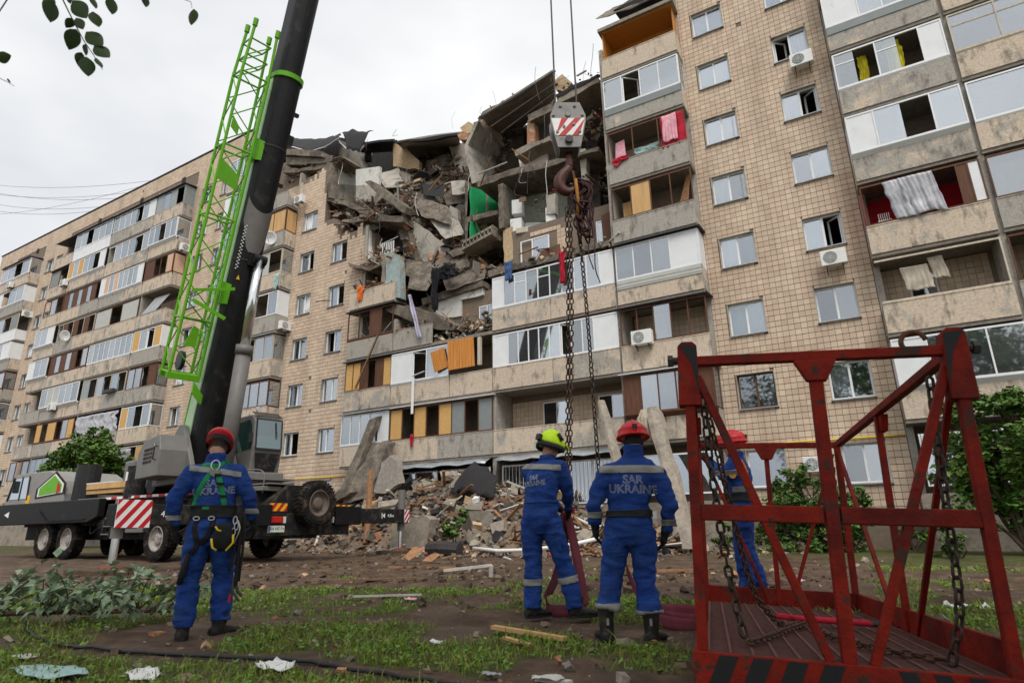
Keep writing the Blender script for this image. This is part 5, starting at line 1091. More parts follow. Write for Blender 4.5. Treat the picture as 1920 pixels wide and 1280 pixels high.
lp('counterweight', 'crane_grey', lambda b: b.box(-4.3, -3.2, -1.3, 2.0, 1.75, 2.9), bevel=.08)
# operator's cab
cx0, cx1, cy0, cy1 = -.35, 1.35, .82, 1.82
prof = [(cx0, 2.05), (cx0, 4.05), (cx0+.15, 4.18), (cx1-.30, 4.15), (cx1-.02, 3.95), (cx1+.06, 3.1), (cx1+.02, 2.9), (cx1-.12, 2.1)]
oc = lp('operator_cab', 'crane_grey', lambda b: b.prism([(a, cy0, z) for a, z in prof], (0, cy1-cy0, 0)), bevel=.05)
lp('windscreen', 'cab_glass', lambda b: b.prism([(cx1+.0, cy0+.1, 3.95), (cx1+.085, cy0+.1, 3.02), (cx1+.085, cy1-.1, 3.02), (cx1+.0, cy1-.1, 3.95)], (.012, 0, .0)), oc)
lp('windscreen_seal', 'black_plastic', lambda b: b.prism([(cx1-.008, cy0+.05, 4.0), (cx1+.078, cy0+.05, 2.97), (cx1+.078, cy1-.05, 2.97), (cx1-.008, cy1-.05, 4.0)], (.008, 0, .0)), oc)
lp('side_window', 'cab_glass', lambda b: b.prism([(a, cy0-.012, z) for a, z in ((cx0+.15, 2.95), (cx0+.15, 3.95), (cx1-.35, 3.98), (cx1-.15, 3.75), (cx1-.08, 3.0))], (0, .008, 0)), oc)
lp('wiper', 'black_plastic', lambda b: b.bar((cx1+.05, cy1-.3, 3.9), (cx1+.11, cy1-.25, 3.35), .025, .02), oc)
lp('front_panel', 'chassis_dark', lambda b: b.prism([(cx1+.055, cy0+.08, 2.86), (cx1-.075, cy0+.2, 2.2), (cx1-.075, cy1-.2, 2.2), (cx1+.055, cy1-.08, 2.86)], (.014, 0, 0)), oc)
lp('roof_guard', 'steel_dark', lambda b: [b.tube([(cx1-.35+.12*k, cy0+.05, 4.25-.06*k), (cx1-.35+.12*k, cy1-.05, 4.25-.06*k)], .014, 5) for k in range(4)] + [b.tube([(cx1-.4, cy0+.05+.12*k, 4.27), (cx1+.06, cy0+.05+.12*k, 4.03)], .012, 5) for k in range(8)], oc)
lp('work_light', 'lamp_clear', lambda b: b.tube([(cx1-.1, cy0+.1, 4.3), (cx1+.0, cy0+.1, 4.28)], .08, 10), oc)
lp('cab_mirror', 'black_plastic', lambda b: b.box(cx1-.05, cx1, cy0-.15, cy0-.02, 3.2, 3.5), oc)
lp('cab_step', 'crane_grey', lambda b: b.box(cx0, cx1+.5, cy0-.05, cy1+.3, 1.98, 2.04), oc)
# boom, in its own frame: t up along the boom, f to its underside (facing the camera), l across
Ub = (Dv*0.2711 + Zv*0.9626).normalized(); Fb = (Dv*0.9626 - Zv*0.2711).normalized(); Fo = W(-.75, -.05, 3.45)
bm_ = Matrix((Lv, Fb, Ub)).transposed().to_4x4(); bm_.translation = Fo   # local x across, y underside, z along
def bp(name, m, fn, parent=None, bevel=0.0, smooth=False):
    b = MB(); fn(b); o = b.build(name, m, parent or crane, smooth, True); o.data.transform(bm_)
    if bevel: md = o.modifiers.new('b', 'BEVEL'); md.width = bevel; md.segments = 2; md.limit_method = 'ANGLE'
    return o
def section(b, w_, h_, z0, z1, off=0.0):
    """rounded-belly boom section"""
    ring = []
    for k in range(13):
        a = pi*k/12; ring.append((cos(a)*w_/2, off + h_*.18 + sin(a)*h_*.42))
    ring += [(-w_/2, off-h_*.45), (-w_/2+.06, off-h_*.5), (w_/2-.06, off-h_*.5), (w_/2, off-h_*.45)]
    b.loft([[(x, y, z) for x, y in ring] for z in (z0, z1)])
boom = bp('boom_base_section', 'crane_black', lambda b: section(b, .92, 1.18, -.3, 13.3), smooth=False)
bp('boom_section', 'crane_black', lambda b: section(b, .80, 1.02, 13.0, 27), boom); bp('boom_section', 'crane_black', lambda b: section(b, .74, .92, 26.6, 40), boom); bp('boom_section', 'crane_black', lambda b: section(b, .62, .76, 39.6, 56.5), boom)
bp('boom_collar', 'lime', lambda b: section(b, 1.02, 1.28, 13.25, 13.42), boom); bp('boom_collar', 'lime', lambda b: section(b, .94, 1.18, 26.95, 27.1), boom); bp('boom_head', 'crane_grey', lambda b: b.box(-.4, .4, -.5, 1.6, 56.4, 57.6), boom)
bp('boom_side_stripe', 'pale_lime', lambda b: b.box(-.50, -.463, -.50, .16, .1, 13.2), boom); bp('boom_edge_rail', 'lime', lambda b: b.box(-.52, -.46, -.58, -.505, .1, 13.2), boom)
# grey wear plate with a round cut-out where the cylinder meets the boom
def wear(b):
    outer = [(-.52, 8.9), (-.50, 8.2), (-.24, 6.9), (.24, 6.9), (.50, 8.2), (.52, 8.9)]
    arc = [(.46*cos(a), 8.95-.62*sin(a)) for a in [pi*k/10 for k in range(11)]]
    poly = outer + arc
    def yb(x): return .212+.496*math.sqrt(max(0, 1-(x/.47)**2))+.012 if abs(x) < .455 else .30
    n = 10
    for i in range(n):
        x0, x1 = -.45+.9*i/n, -.45+.9*(i+1)/n
        def lo(x): return 6.9 if abs(x) < .24 else 6.9+(abs(x)-.24)/.26*1.3
        def hi(x): return 8.95-.62*math.sqrt(max(0, 1-(min(abs(x), .46)/.46)**2)) if abs(x) < .46 else 8.95
        b.add([(x0, yb(x0), lo(x0)), (x1, yb(x1), lo(x1)), (x1, yb(x1), hi(x1)), (x0, yb(x0), hi(x0))], [(0, 1, 2, 3)])
bp('wear_plate', 'crane_grey', wear, boom)
bp('warning_triangle', 'sign_yellow', lambda b: b.prism([(-.34, .62, 5.9), (-.24, .66, 5.9), (-.29, .64, 6.05)], (0, .02, 0)), boom)
text_obj('lettering', 'KEEP CLEAR', .12, 'sign_white', boom, bm_ @ frame_mat((-.36, .60, 7.0), (0, 0.0, 1), (-.85, .5, 0))) if False else None
lm = bp('boom_print', 'sign_white', lambda b: [b.box(-.42+.045*(k % 2), -.40+.045*(k % 2)+.02, .52+.02*(k % 2), .545+.02*(k % 2), 6.25+.06*k, 6.29+.06*k) for k in range(26)], boom); lm['kind'] = 'stuff'
for l_, z_ in ((.50, 12.3), (.5, 11.2), (.5, 9.6)): bp('cable_guide', 'black_plastic', lambda b: b.box(l_, l_+.22, -.1, .05, z_, z_+.12 if z_ != 11.2 else z_+.35), boom)
bp('clamp_band', 'steel_dark', lambda b: section(b, .95, 1.21, 10.7, 10.74), boom); bp('clamp_band', 'steel_dark', lambda b: section(b, .95, 1.21, 6.6, 6.64), boom)
# lift cylinder in front of the boom
pA = W(.95, .15, 2.3); pB = Fo + Ub*6.7 + Fb*.95 + Lv*.15
part('cylinder_barrel', 'crane_grey', lambda b: b.tube([pA, pA.lerp(pB, .56)], .24, 20), smooth=True)
part('cylinder_collar', 'crane_grey', lambda b: b.tube([pA.lerp(pB, .56), pA.lerp(pB, .60)], .275, 20), smooth=True)
part('cylinder_rod', 'chrome', lambda b: b.tube([pA.lerp(pB, .60), pB], .165, 20), smooth=True)
part('cylinder_lug', 'crane_black', lambda b: b.tube([pB-Lv*.22, pB+Lv*.22], .17, 12)); bp('cylinder_mount', 'crane_black', lambda b: b.box(-.12, .38, .5, .95, 6.45, 6.85), boom)
# lattice jib stowed beside the boom
jib = bp('lattice_jib', 'lime', lambda b: [b.tube([(x*(.95 if e else 1), y, z0), (x, y, z1)], .05, 7) for e in (0,) for x, y in ((-1.62, -.35), (-1.62, .45), (-.72, -.35), (-.72, .45)) for z0, z1 in ((2.4, 12.9),)])
js = [2.5+.79*k for k in range(14)]
for k, z in enumerate(js[:-1]):
    z2 = js[k+1]
    for (xa, ya), (xb, yb) in (((-1.62, .45), (-.72, .45)), ((-.72, -.35), (-1.62, -.35)), ((-1.62, -.35), (-1.62, .45)), ((-.72, .45), (-.72, -.35))):
        bp('lacing_bar', 'lime', lambda b: b.tube([(xa, ya, z), (xb, yb, z2)] if k % 2 else [(xb, yb, z), (xa, ya, z2)], .022, 5), jib)
for z in (2.5, 4.3, 7.8, 10.2, 12.8):
    for (xa, ya), (xb, yb) in (((-1.62, .45), (-.72, .45)), ((-1.62, -.35), (-.72, -.35)), ((-1.62, -.35), (-1.62, .45)), ((-.72, -.35), (-.72, .45))):
        bp('cross_bar', 'lime', lambda b: b.tube([(xa, ya, z), (xb, yb, z)], .035, 6), jib)
# jib head: four prongs, foot plates, sheave
for x, y in ((-1.62, -.35), (-1.62, .45), (-.72, -.35), (-.72, .45)):
    bp('jib_prong', 'lime', lambda b: b.tube([(x, y, 12.8), (x+(.08 if x < -1 else -.04), y*.9, 14.5)], .05, 7), jib)
    bp('prong_eye', 'lime', lambda b: b.tube([(x+(.08 if x < -1 else -.04), y*.9, 14.45), (x+(.08 if x < -1 else -.04), y*.9, 14.7)], .085, 8), jib)
for z in (13.4, 14.0):
    for (xa, ya), (xb, yb) in (((-1.56, .42), (-.88, .42)), ((-1.56, -.33), (-.88, -.33)), ((-1.56, -.33), (-1.56, .42)), ((-.88, -.33), (-.88, .42))): bp('cross_bar', 'lime', lambda b: b.tube([(xa, ya, z), (xb, yb, z)], .03, 6), jib)
    bp('lacing_bar', 'lime', lambda b: b.tube([(-1.56, .42, z-.6), (-.88, .42, z)], .022, 5), jib); bp('lacing_bar', 'lime', lambda b: b.tube([(-1.56, -.33, z-.6), (-.88, -.33, z)], .022, 5), jib)
bp('gusset_plate', 'lime', lambda b: b.prism([(-1.56, .47, 10.8), (-1.56, .47, 11.2), (-1.3, .47, 10.9), (-1.3, .47, 10.6)], (0, .03, 0)), jib)
bp('gusset_plate', 'lime', lambda b: b.prism([(-1.62, .47, 9.0), (-1.62, .47, 9.7), (-.95, .47, 9.3), (-.95, .47, 8.8)], (0, .03, 0)), jib); 
bp('foot_plate', 'lime', lambda b: (b.box(-1.68, -.68, .42, .50, 2.3, 2.5), b.box(-1.68, -.68, -.40, -.32, 2.3, 2.5)), jib)
bp('foot_plate', 'lime', lambda b: b.prism([(-1.4, .5, 3.4), (-1.05, .5, 3.4), (-1.05, .5, 4.0), (-1.25, .5, 4.1)], (0, .03, 0)), jib)
bp('jib_sheave', 'black_plastic', lambda b: b.tube([(-1.3, .0, 2.9), (-1.18, .0, 2.9)], .32, 16), jib)
bp('hinge_arm', 'lime', lambda b: (b.prism([(-.85, .45, 1.95), (-.5, .45, 1.6), (-.5, .45, 1.9), (-.85, .45, 2.3)], (0, .12, 0))), jib)
# brackets that tie the jib to the boom
for z in (5.0, 10.1):
    bp('jib_bracket', 'lime', lambda b: (b.prism([(-.62, .3, z), (-.1, .62, z+.05), (-.1, .62, z+.62), (-.62, .3, z+.75)], (.02, .05, 0)), b.box(-.62, -.50, -.1, .4, z, z+.5)), boom)
bp('bracket_eye', 'soot_void_black', lambda b: b.tube([(-.3, .52, 10.5), (-.3, .60, 10.5)], .09, 12), boom)
bp('jib_arm', 'lime', lambda b: (b.bar((-1.55, .55, 5.2), (-.35, .75, 5.55), .16, .10), b.bar((-1.5, .6, 4.9), (-.5, .95, 4.5), .18, .12)), boom)
for c in crane.children:
    b_ = c.name.split('.')[0]
    if b_ in ('deck', 'reflector_strip', 'driver_cab', 'window_pillar', 'mirror', 'badge_backing', 'badge_border', 'badge', 'badge_mark', 'warning_label', 'air_intake', 'exhaust', 'exhaust_label', 'cable_drum', 'timber_stack', 'timber_cover', 'bucket', 'side_window', 'fuel_tank', 'ladder_rail', 'ladder_step', 'mudguard', 'tool_box'):
        c.location.z += .62 if b_ not in ('fuel_tank', 'tool_box', 'ladder_rail', 'ladder_step') else .3
    if b_ in ('turntable', 'slew_platform', 'boom_bracket', 'engine_hood', 'vent_grille', 'hood_latch', 'hood_handle', 'winch_drum', 'counterweight', 'operator_cab'):
        c.location.z += .42 if b_ != 'boom_bracket' else .25
    if b_ in ('engine_hood', 'vent_grille', 'hood_latch', 'hood_handle'): c.location += Dv*1.15
part('deck_support', 'chassis_dark', lambda b: (b.box(-29.6, -15.6, -10.6, -9.0, 1.3, 1.98), b.box(-18.9, -15.6, -11.0, -8.6, 1.3, 1.95)))
rebase(crane, (-20.2, -9.8, 0))
# timber mat under the near rear outrigger foot
mb = MB()
for k in range(4): mb.box(-15.9, -14.3, -15.55+.28*k, -15.3+.28*k, -.02, .10)
o = mb.build('timber_mat', 'mat_wood'); tag(o, 'dark timber mat under the near outrigger foot of the crane', 'timber mat')
mb = MB(); mb.box(-15.7, -14.4, -5.75, -4.7, -.02, .10); o = mb.build('timber_mat', 'mat_wood'); tag(o, 'dark timber mat under the far outrigger foot beside the rubble', 'timber mat')
# ------------------------------------------------------------------ ground
def sstep(a, b, x):
    t = min(1, max(0, (x-a)/(b-a))); return t*t*(3-2*t)
def seg_d(px, py, ax, ay, bx, by):
    dx, dy = bx-ax, by-ay; t = max(0, min(1, ((px-ax)*dx+(py-ay)*dy)/(dx*dx+dy*dy))); return math.hypot(px-ax-t*dx, py-ay-t*dy)
def grassy(x, y):
    """how grassy the ground is at a spot, 0 bare mud .. 1 grass"""
    n = fbm(x, y, 2, .55, 4)*.5 + fbm(x, y, 9, 1.6, 3)*.35
    # ground left of the men: grass up to the mud track, which starts further off on the left
    edge = -15.2 - .28*max(0, -x-5) + .12*x*(x > -3)
    base = .54*(1-sstep(edge-.5, edge+.7, y)) + .04
    if x > -1.5: base = max(base, .30*sstep(-1.5, 0, x) + .4*sstep(-8.5, -5.5, y))
    if y > -5 and x > -4.5: base = max(base, .65)
    if x < -24 and y > -8: base = max(base, .5)
    for a in ((-6.3, -18.9, -3.6, -17.25, .35), (-3.6, -17.25, -1.5, -17.6, .42), (-5.6, -20.0, -2.6, -19.45, .22), (-4.2, -17.6, -3.0, -17.4, .3)):
        d = seg_d(x, y, *a[:4]); base *= sstep(a[4]*.45, a[4]*1.25, d)
    return min(1, max(0, base + n*1.05))
def gh(x, y, g):
    near = math.exp(-((y+17)/9)**2) if y < -8 else .25
    h = gz(x, y) + .035*fbm(x, y, 1, .7)*near + (.022*fbm(x, y, 4, 3.2)+.012*fbm(x, y, 6, 9, 3))*near*(1-.5*g)
    # ruts pressed by the wheels in the mud track
    if -16 < y < -5 and x < 3: h += .05*fbm(x*.5, y*2.2, 8, 1.1) - .03
    if -13 < x < 2 and -17 < y < -8:
        for y0, k in ((-13.1, .05), (-12.2, -.04), (-10.8, .03), (-14.6, .06)):
            d = (y-(y0+k*(x+5)+.12*sin(x*.9+y0)))/.17; h += -.045*math.exp(-d*d)+.022*math.exp(-(abs(d)-1.6)**2*3)*(1+.5*sin(x*19))
    return h
def axis(segs):
    out = []
    for a, b, st in segs: out += list(np.arange(a, b-1e-6, st))
    return out + [segs[-1][1]]
ax = axis([(-400, -60, 40), (-60, -30, 3), (-30, -12, .35), (-12, 4, .085), (4, 12, .4), (12, 30, 3), (30, 400, 60)])
ay = axis([(-200, -30, 30), (-30, -23, 1), (-23, -15, .075), (-15, -9, .10), (-9, -2, .3), (-2, 14, 2), (14, 400, 50)])
G = [[grassy(x, y) for y in ay] for x in ax]
gm = MB(); gm.grid([[(x, y, gh(x, y, G[i][j])) for j, y in enumerate(ay)] for i, x in enumerate(ax)])
m = bpy.data.materials.new('soil'); m.use_nodes = True; n = m.node_tree.nodes; l = m.node_tree.links.new
b = n['Principled BSDF']; pos = n.new('ShaderNodeNewGeometry').outputs['Position']
def nz_(sc, det=6, st=(1, 1, 1)):
    mpn = n.new('ShaderNodeMapping'); mpn.inputs['Scale'].default_value = st; l(pos, mpn.inputs[0])
    t = n.new('ShaderNodeTexNoise'); t.inputs['Scale'].default_value = sc; t.inputs['Detail'].default_value = det; t.inputs['Roughness'].default_value = .65; l(mpn.outputs[0], t.inputs[0]); return t.outputs['Fac']
def rmp(f, stops):
    r = n.new('ShaderNodeValToRGB'); e = r.color_ramp.elements
    e[0].position, e[0].color = stops[0][0], (*stops[0][1], 1); e[1].position, e[1].color = stops[-1][0], (*stops[-1][1], 1)
    for p_, c_ in stops[1:-1]: q = e.new(p_); q.color = (*c_, 1)
    l(f, r.inputs[0]); return r.outputs[0]
def mixn(f, a, c):
    x = n.new('ShaderNodeMix'); x.data_type = 'RGBA'; l(f, x.inputs[0]); l(a, x.inputs[6]); l(c, x.inputs[7]); return x.outputs[2]
mud = rmp(nz_(2.2, 8), [(.3, (.040, .025, .016)), (.5, (.082, .052, .034)), (.7, (.16, .108, .072))])
grit = rmp(nz_(55, 3), [(.55, (.10, .072, .052)), (.72, (.30, .24, .185))])
track = n.new('ShaderNodeMapRange'); track.inputs[1].default_value = .5; track.inputs[2].default_value = .66; l(nz_(.8, 5), track.inputs[0])
mm_ = n.new('ShaderNodeMath'); mm_.operation = 'MULTIPLY'; l(track.outputs[0], mm_.inputs[0]); mm_.inputs[1].default_value = .75
mud = mixn(mm_.outputs[0], mud, grit)
turf = rmp(nz_(9, 6), [(.3, (.035, .042, .012)), (.5, (.065, .075, .02)), (.7, (.11, .09, .038))])
at = n.new('ShaderNodeAttribute'); at.attribute_name = 'grass'
ga = n.new('ShaderNodeMapRange'); ga.inputs[1].default_value = .38; ga.inputs[2].default_value = .56; l(at.outputs['Fac'], ga.inputs[0])
l(mixn(ga.outputs[0], mud, turf), b.inputs['Base Color'])
rr_ = n.new('ShaderNodeMapRange'); rr_.inputs[1].default_value = .35; rr_.inputs[2].default_value = .6; rr_.inputs[3].default_value = .55; rr_.inputs[4].default_value = .95; l(nz_(1.3), rr_.inputs[0]); l(rr_.outputs[0], b.inputs['Roughness'])
b.inputs['Specular IOR Level'].default_value = .25
bp_ = n.new('ShaderNodeBump'); bp_.inputs['Strength'].default_value = .8; bp_.inputs['Distance'].default_value = .03; l(nz_(16, 8), bp_.inputs['Height']); l(bp_.outputs[0], b.inputs['Normal'])
MATS['soil'] = m
ground = gm.build('ground', 'soil', None, smooth=True, fixn=True); tag(ground, kind='structure')
ca = ground.data.attributes.new('grass', 'FLOAT', 'POINT'); ca.data.foreach_set('value', [G[i][j] for i in range(len(ax)) for j in range(len(ay))])
import bisect
def gnd(x, y): return gh(x, y, grassy(x, y))
# --- grass, weeds and leaf litter in front of the camera
mat('grass_blade', (0.17, 0.26, 0.03), 0.7, 0.5, 14, col2=(0.19, 0.155, 0.05), fac2=(.47, .62), scale2=4)
mat('weed_leaf', (0.09, 0.21, 0.028), 0.65, 0.45, 20, col2=(0.20, 0.27, 0.05), scale2=6)
mat('stone', (0.30, 0.25, 0.20), 0.9, 0.4, 12)
def in_view(x, y, pad=1.0):
    dx, dy = x, y+22.81; f_ = dx*-.505+dy*.863; r_ = dx*.863+dy*.505
    return f_ > .9 and abs(r_) < f_*.90+pad
rg = random.Random(77); V = []; F_ = []; V2 = []; F2 = []
cnt = 0
while cnt < 150000:
    # more blades close to the camera
    d = 2.2+13*rg.random()**1.7; a = rg.uniform(-.82, .82)
    fx, fy = -.505*cos(a)+.863*sin(a), .863*cos(a)+.505*sin(a)
    x, y = d*fx, -22.81+d*fy; cnt += 1
    g = grassy(x, y)
    if g < .40 or rg.random() > (g-.32)*2.4: continue
    z = gnd(x, y); sc = min(1.0, .55+g*.6)
    h = rg.uniform(.02, .08)*sc*(1.8 if rg.random() < .06 else 1); wd = rg.uniform(.0013, .0030)*(1+d*.16); th = rg.uniform(0, 6.28); ln = rg.uniform(.2, 1.1)*h; t2 = rg.uniform(0, 6.28)
    cx, cy = cos(th)*wd, sin(th)*wd; lx, ly = cos(t2)*ln, sin(t2)*ln; k = len(V)
    V += [(x-cx, y-cy, z-.004), (x+cx, y+cy, z-.004), (x+lx*.4+cx*.8, y+ly*.4+cy*.8, z+h*.65), (x+lx*.4-cx*.8, y+ly*.4-cy*.8, z+h*.65), (x+lx, y+ly, z+h)]
    F_ += [(k, k+1, k+2, k+3), (k+3, k+2, k+4)]
    if rg.random() < .30:
        q = rg.uniform(.006, .016)*(1+d*.05); zz = z+rg.uniform(.008, .05)*sc; k = len(V2); x += rg.uniform(-.05, .05); y += rg.uniform(-.05, .05); tx, ty = rg.gauss(0, .35), rg.gauss(0, .35)
        c_, s_ = cos(th)*q, sin(th)*q
        for ux, uy in ((1.3, 0), (.3, .7), (-1.2, .25), (-1.0, -.5), (.3, -.75)):
            px, py = ux*c_-uy*s_, ux*s_+uy*c_; V2.append((x+px, y+py, zz+px*tx+py*ty))
        F2.append((k, k+1, k+2, k+3, k+4))
me = bpy.data.meshes.new('grass'); me.from_pydata(V, [], F_); me.materials.append(M['grass_blade']); o = inst('grass', me); tag(o, 'short patchy green grass on the trampled lawn', 'grass', kind='stuff')
me = bpy.data.meshes.new('weeds'); me.from_pydata(V2, [], F2); me.materials.append(M['weed_leaf']); o = inst('weeds', me); tag(o, 'low clover and weed leaves among the grass', 'weeds', kind='stuff')
# grit and stones on the mud
rg = random.Random(78); gb = MB()
for i in range(1900):
    d = 3.5+16*rg.random()**1.3; a = rg.uniform(-.85, .85); x, y = d*(-.505*cos(a)+.863*sin(a)), -22.81+d*(.863*cos(a)+.505*sin(a))
    if grassy(x, y) > .5 and rg.random() < .75: continue
    s_ = .010*(9**(rg.random()**2.4))*(1+d*.05); chunk(gb, (x, y, gnd(x, y)+s_*.12), s_, rg, rg.choice((0, 0, 5, 5, 5, 2, 3)))
o = gb.build('gravel', ['stone', 'rubble_light', 'rubble_grey', 'brick', 'plank_wood', 'rubble_earth']); tag(o, 'grit, clods and small stones scattered over the mud', 'gravel', kind='stuff')
# a second spread of clods: churned mud lumps
rg = random.Random(79); gb = MB()
for i in range(900):
    x = rg.uniform(-15, 0); y = rg.uniform(-17, -9)
    if grassy(x, y) > .45: continue
    s_ = rg.uniform(.03, .14); chunk(gb, (x, y, gnd(x, y)+s_*.08), s_, rg, 0)
o = gb.build('mud_clods', ['mud_clod' if 'mud_clod' in M else mat('mud_clod', (.075, .05, .034), .8, .35, 9, bump=.5)]); tag(o, 'dark churned clods of mud on the track', 'mud', kind='stuff')

# ------------------------------------------------------------------ plants
mat('leaf_bush', (0.055, 0.115, 0.022), 0.6, 0.5, 5, col2=(0.11, 0.17, 0.03), fac2=(.48, .62), scale2=2.5)
mat('leaf_tree', (0.065, 0.14, 0.022), 0.55, 0.5, 4, col2=(0.12, 0.20, 0.032), fac2=(.48, .62), scale2=1.8)
mat('leaf_cut', (0.21, 0.29, 0.175), 0.75, 0.35, 12, col2=(0.30, 0.37, 0.26), scale2=6)
mat('bark', (0.085, 0.06, 0.042), 0.95, 0.3, 14, stretch=(1, 1, .2), bump=.5)
mat('leaf_near', (0.035, 0.07, 0.015), 0.5, 0.3, 14)
def leaves(mb, c, n, R_, size, rg, flat=1.0):
    for i in range(n):
        v = Vector((rg.gauss(0, 1), rg.gauss(0, 1), rg.gauss(0, 1))); v = v.normalized()*rg.random()**.45
        p = Vector(c)+Vector((v.x*R_, v.y*R_, v.z*R_*flat)); s_ = size*rg.uniform(.6, 1.3)
        nrm = Vector((rg.gauss(0, .7), rg.gauss(0, .7)-.25, .6+rg.random())).normalized(); t = nrm.orthogonal().normalized(); t.rotate(Matrix.Rotation(rg.uniform(0, 6.28), 3, nrm)); b_ = nrm.cross(t)
        mb.add([p-t*s_*.5, p-t*s_*.05+b_*s_*.3, p+t*s_*.6, p-t*s_*.05-b_*s_*.3], [(0, 1, 2, 3)])
def shrub(name, base, h, clumps, leaf, rg, lm, label, cat, trunk_r=.05, parts=('crown', 'stem')):
    r = empty(name, base); tag(r, label, cat); st = MB(); cr_ = MB()
    for (cx, cy, cz, cR, n) in clumps:
        st.tube([(rg.uniform(-.05, .05), rg.uniform(-.05, .05), -.02), (cx*.4+rg.uniform(-.1, .1), cy*.4, cz*.45), (cx, cy, cz)], [trunk_r, trunk_r*.7, trunk_r*.25], 6)
        k = max(3, int(n/45))
        for q in range(k):
            v = Vector((rg.gauss(0, 1), rg.gauss(0, 1), rg.gauss(0, .9))).normalized()*cR*rg.uniform(.35, 1.0)
            st.tube([(cx, cy, cz-.1*cR), (cx+v.x, cy+v.y, cz+v.z)], [trunk_r*.25, trunk_r*.08], 4, caps=False)
            leaves(cr_, (cx+v.x, cy+v.y, cz+v.z), int(n/k), cR*.34, leaf, rg, .8)
    cr_.build(parts[0], lm, r); st.build(parts[1], 'bark', r); return r
rg = random.Random(5)
cl = [(rg.uniform(-1.2, 1.1), rg.uniform(-.4, .4), rg.uniform(.3, 1.5), rg.uniform(.5, .75), 800) for i in range(15)] + [(-.35, 0, 2.15, .5, 600), (-.75, 0, 1.8, .5, 550), (.9, 0, .95, .55, 600), (0, 0, 1.5, .6, 700)]
shrub('shrub', (-1.75, -2.0, 0), 2.6, cl, .13, rg, 'leaf_bush', 'dark green leafy shrub below the ground floor window behind the red frame', 'shrub')
cl = [(rg.uniform(-.9, 2.0), rg.uniform(-.7, .7), rg.uniform(.5, 3.9), rg.uniform(.55, .9), 700) for i in range(28)]
shrub('small_tree', (2.9, -3.4, 0), 4.7, cl, .16, rg, 'leaf_tree', 'broad leafy green tree at the right edge beside the balconies', 'tree', .07, ('crown', 'trunk'))
cl = [(rg.uniform(-3.2, 3.4), rg.uniform(-1, 1), rg.uniform(3.2, 5.4)+0, rg.uniform(.9, 1.3), 900) for i in range(13)] + [(-.6, 0, 6.0, 1.2, 900), (.4, 0, 6.6, .9, 700), (-1.4, 0, 5.4, 1.0, 800), (.8, 0, 5.6, 1.1, 800)]
shrub('small_tree', (-42.0, -3.5, 0), 7.2, cl, .24, rg, 'leaf_tree', 'bright green tree behind the crane before the left part of the block', 'tree', .16, ('crown', 'trunk'))
for x, y, h_, lab in ((-4.2, -1.6, .7, 'low green shrub left of the leafy shrub by the plinth'), (.6, -1.8, .8, 'low green shrub right of the leafy shrub by the plinth'), (1.4, -4.6, .55, 'low weed clump in front of the broad tree')):
    cl = [(rg.uniform(-.6, .6), rg.uniform(-.3, .3), rg.uniform(.15, h_), .35, 160) for i in range(6)]
    shrub('shrub', (x, y, 0), h_, cl, .11, rg, 'leaf_bush', lab, 'shrub', .02)
cl = [(rg.uniform(-.35, .35), rg.uniform(-.2, .2), rg.uniform(.1, .9), .3, 90) for i in range(7)]
shrub('torn_branch', (-12.3, -5.75, .3), 1, cl, .16, rg, 'leaf_bush', 'torn leafy branch hanging down the front of the rubble heap', 'branch', .02, ('foliage', 'stem'))
# cut branch on the ground, lower left
br = empty('cut_branch', (-7.35, -19.25, 0), .35); tag(br, 'cut leafy branch with grey-green leaves lying on the grass at the left', 'branch')
rg = random.Random(9); st = MB(); st.tube([(-1.6, -.1, .05), (-.6, 0, .1), (.3, .1, .1), (1.0, .35, .08)], [.03, .025, .018, .008], 7); lf = 0
lm_ = MB(); lm_.add([(0, 0, 0), (.035, .03, .012), (.10, .0, .0), (.035, -.03, .012)], [(0, 1, 2, 3)]); leaf_me = lm_.mesh('leaf', 'leaf_cut')
for i in range(44):
    t = rg.uniform(-1.6, .95); a0 = Vector((t, .1*t, .08)); dr = Vector((rg.uniform(.1, .9), rg.choice((-1, 1))*rg.uniform(.3, 1), rg.uniform(.25, .9))).normalized(); ln = rg.uniform(.35, .75)
    st.tube([a0, a0+dr*ln*.5+Vector((0, 0, .06)), a0+dr*ln], [.008, .006, .003], 4, caps=False)
    for k in range(15):
        p = a0+dr*ln*(.15+.85*k/14)+Vector((rg.gauss(0, .03), rg.gauss(0, .03), .05*sin(k/14*pi)))
        inst('leaf', leaf_me, br, (p.x, p.y, max(.012, p.z+rg.uniform(-.02, .03))), (rg.gauss(0, .6), rg.gauss(.35, .5), rg.uniform(0, 6.28)), (rg.uniform(.9, 1.5),)*3)
st.build('stem', 'bark', br)
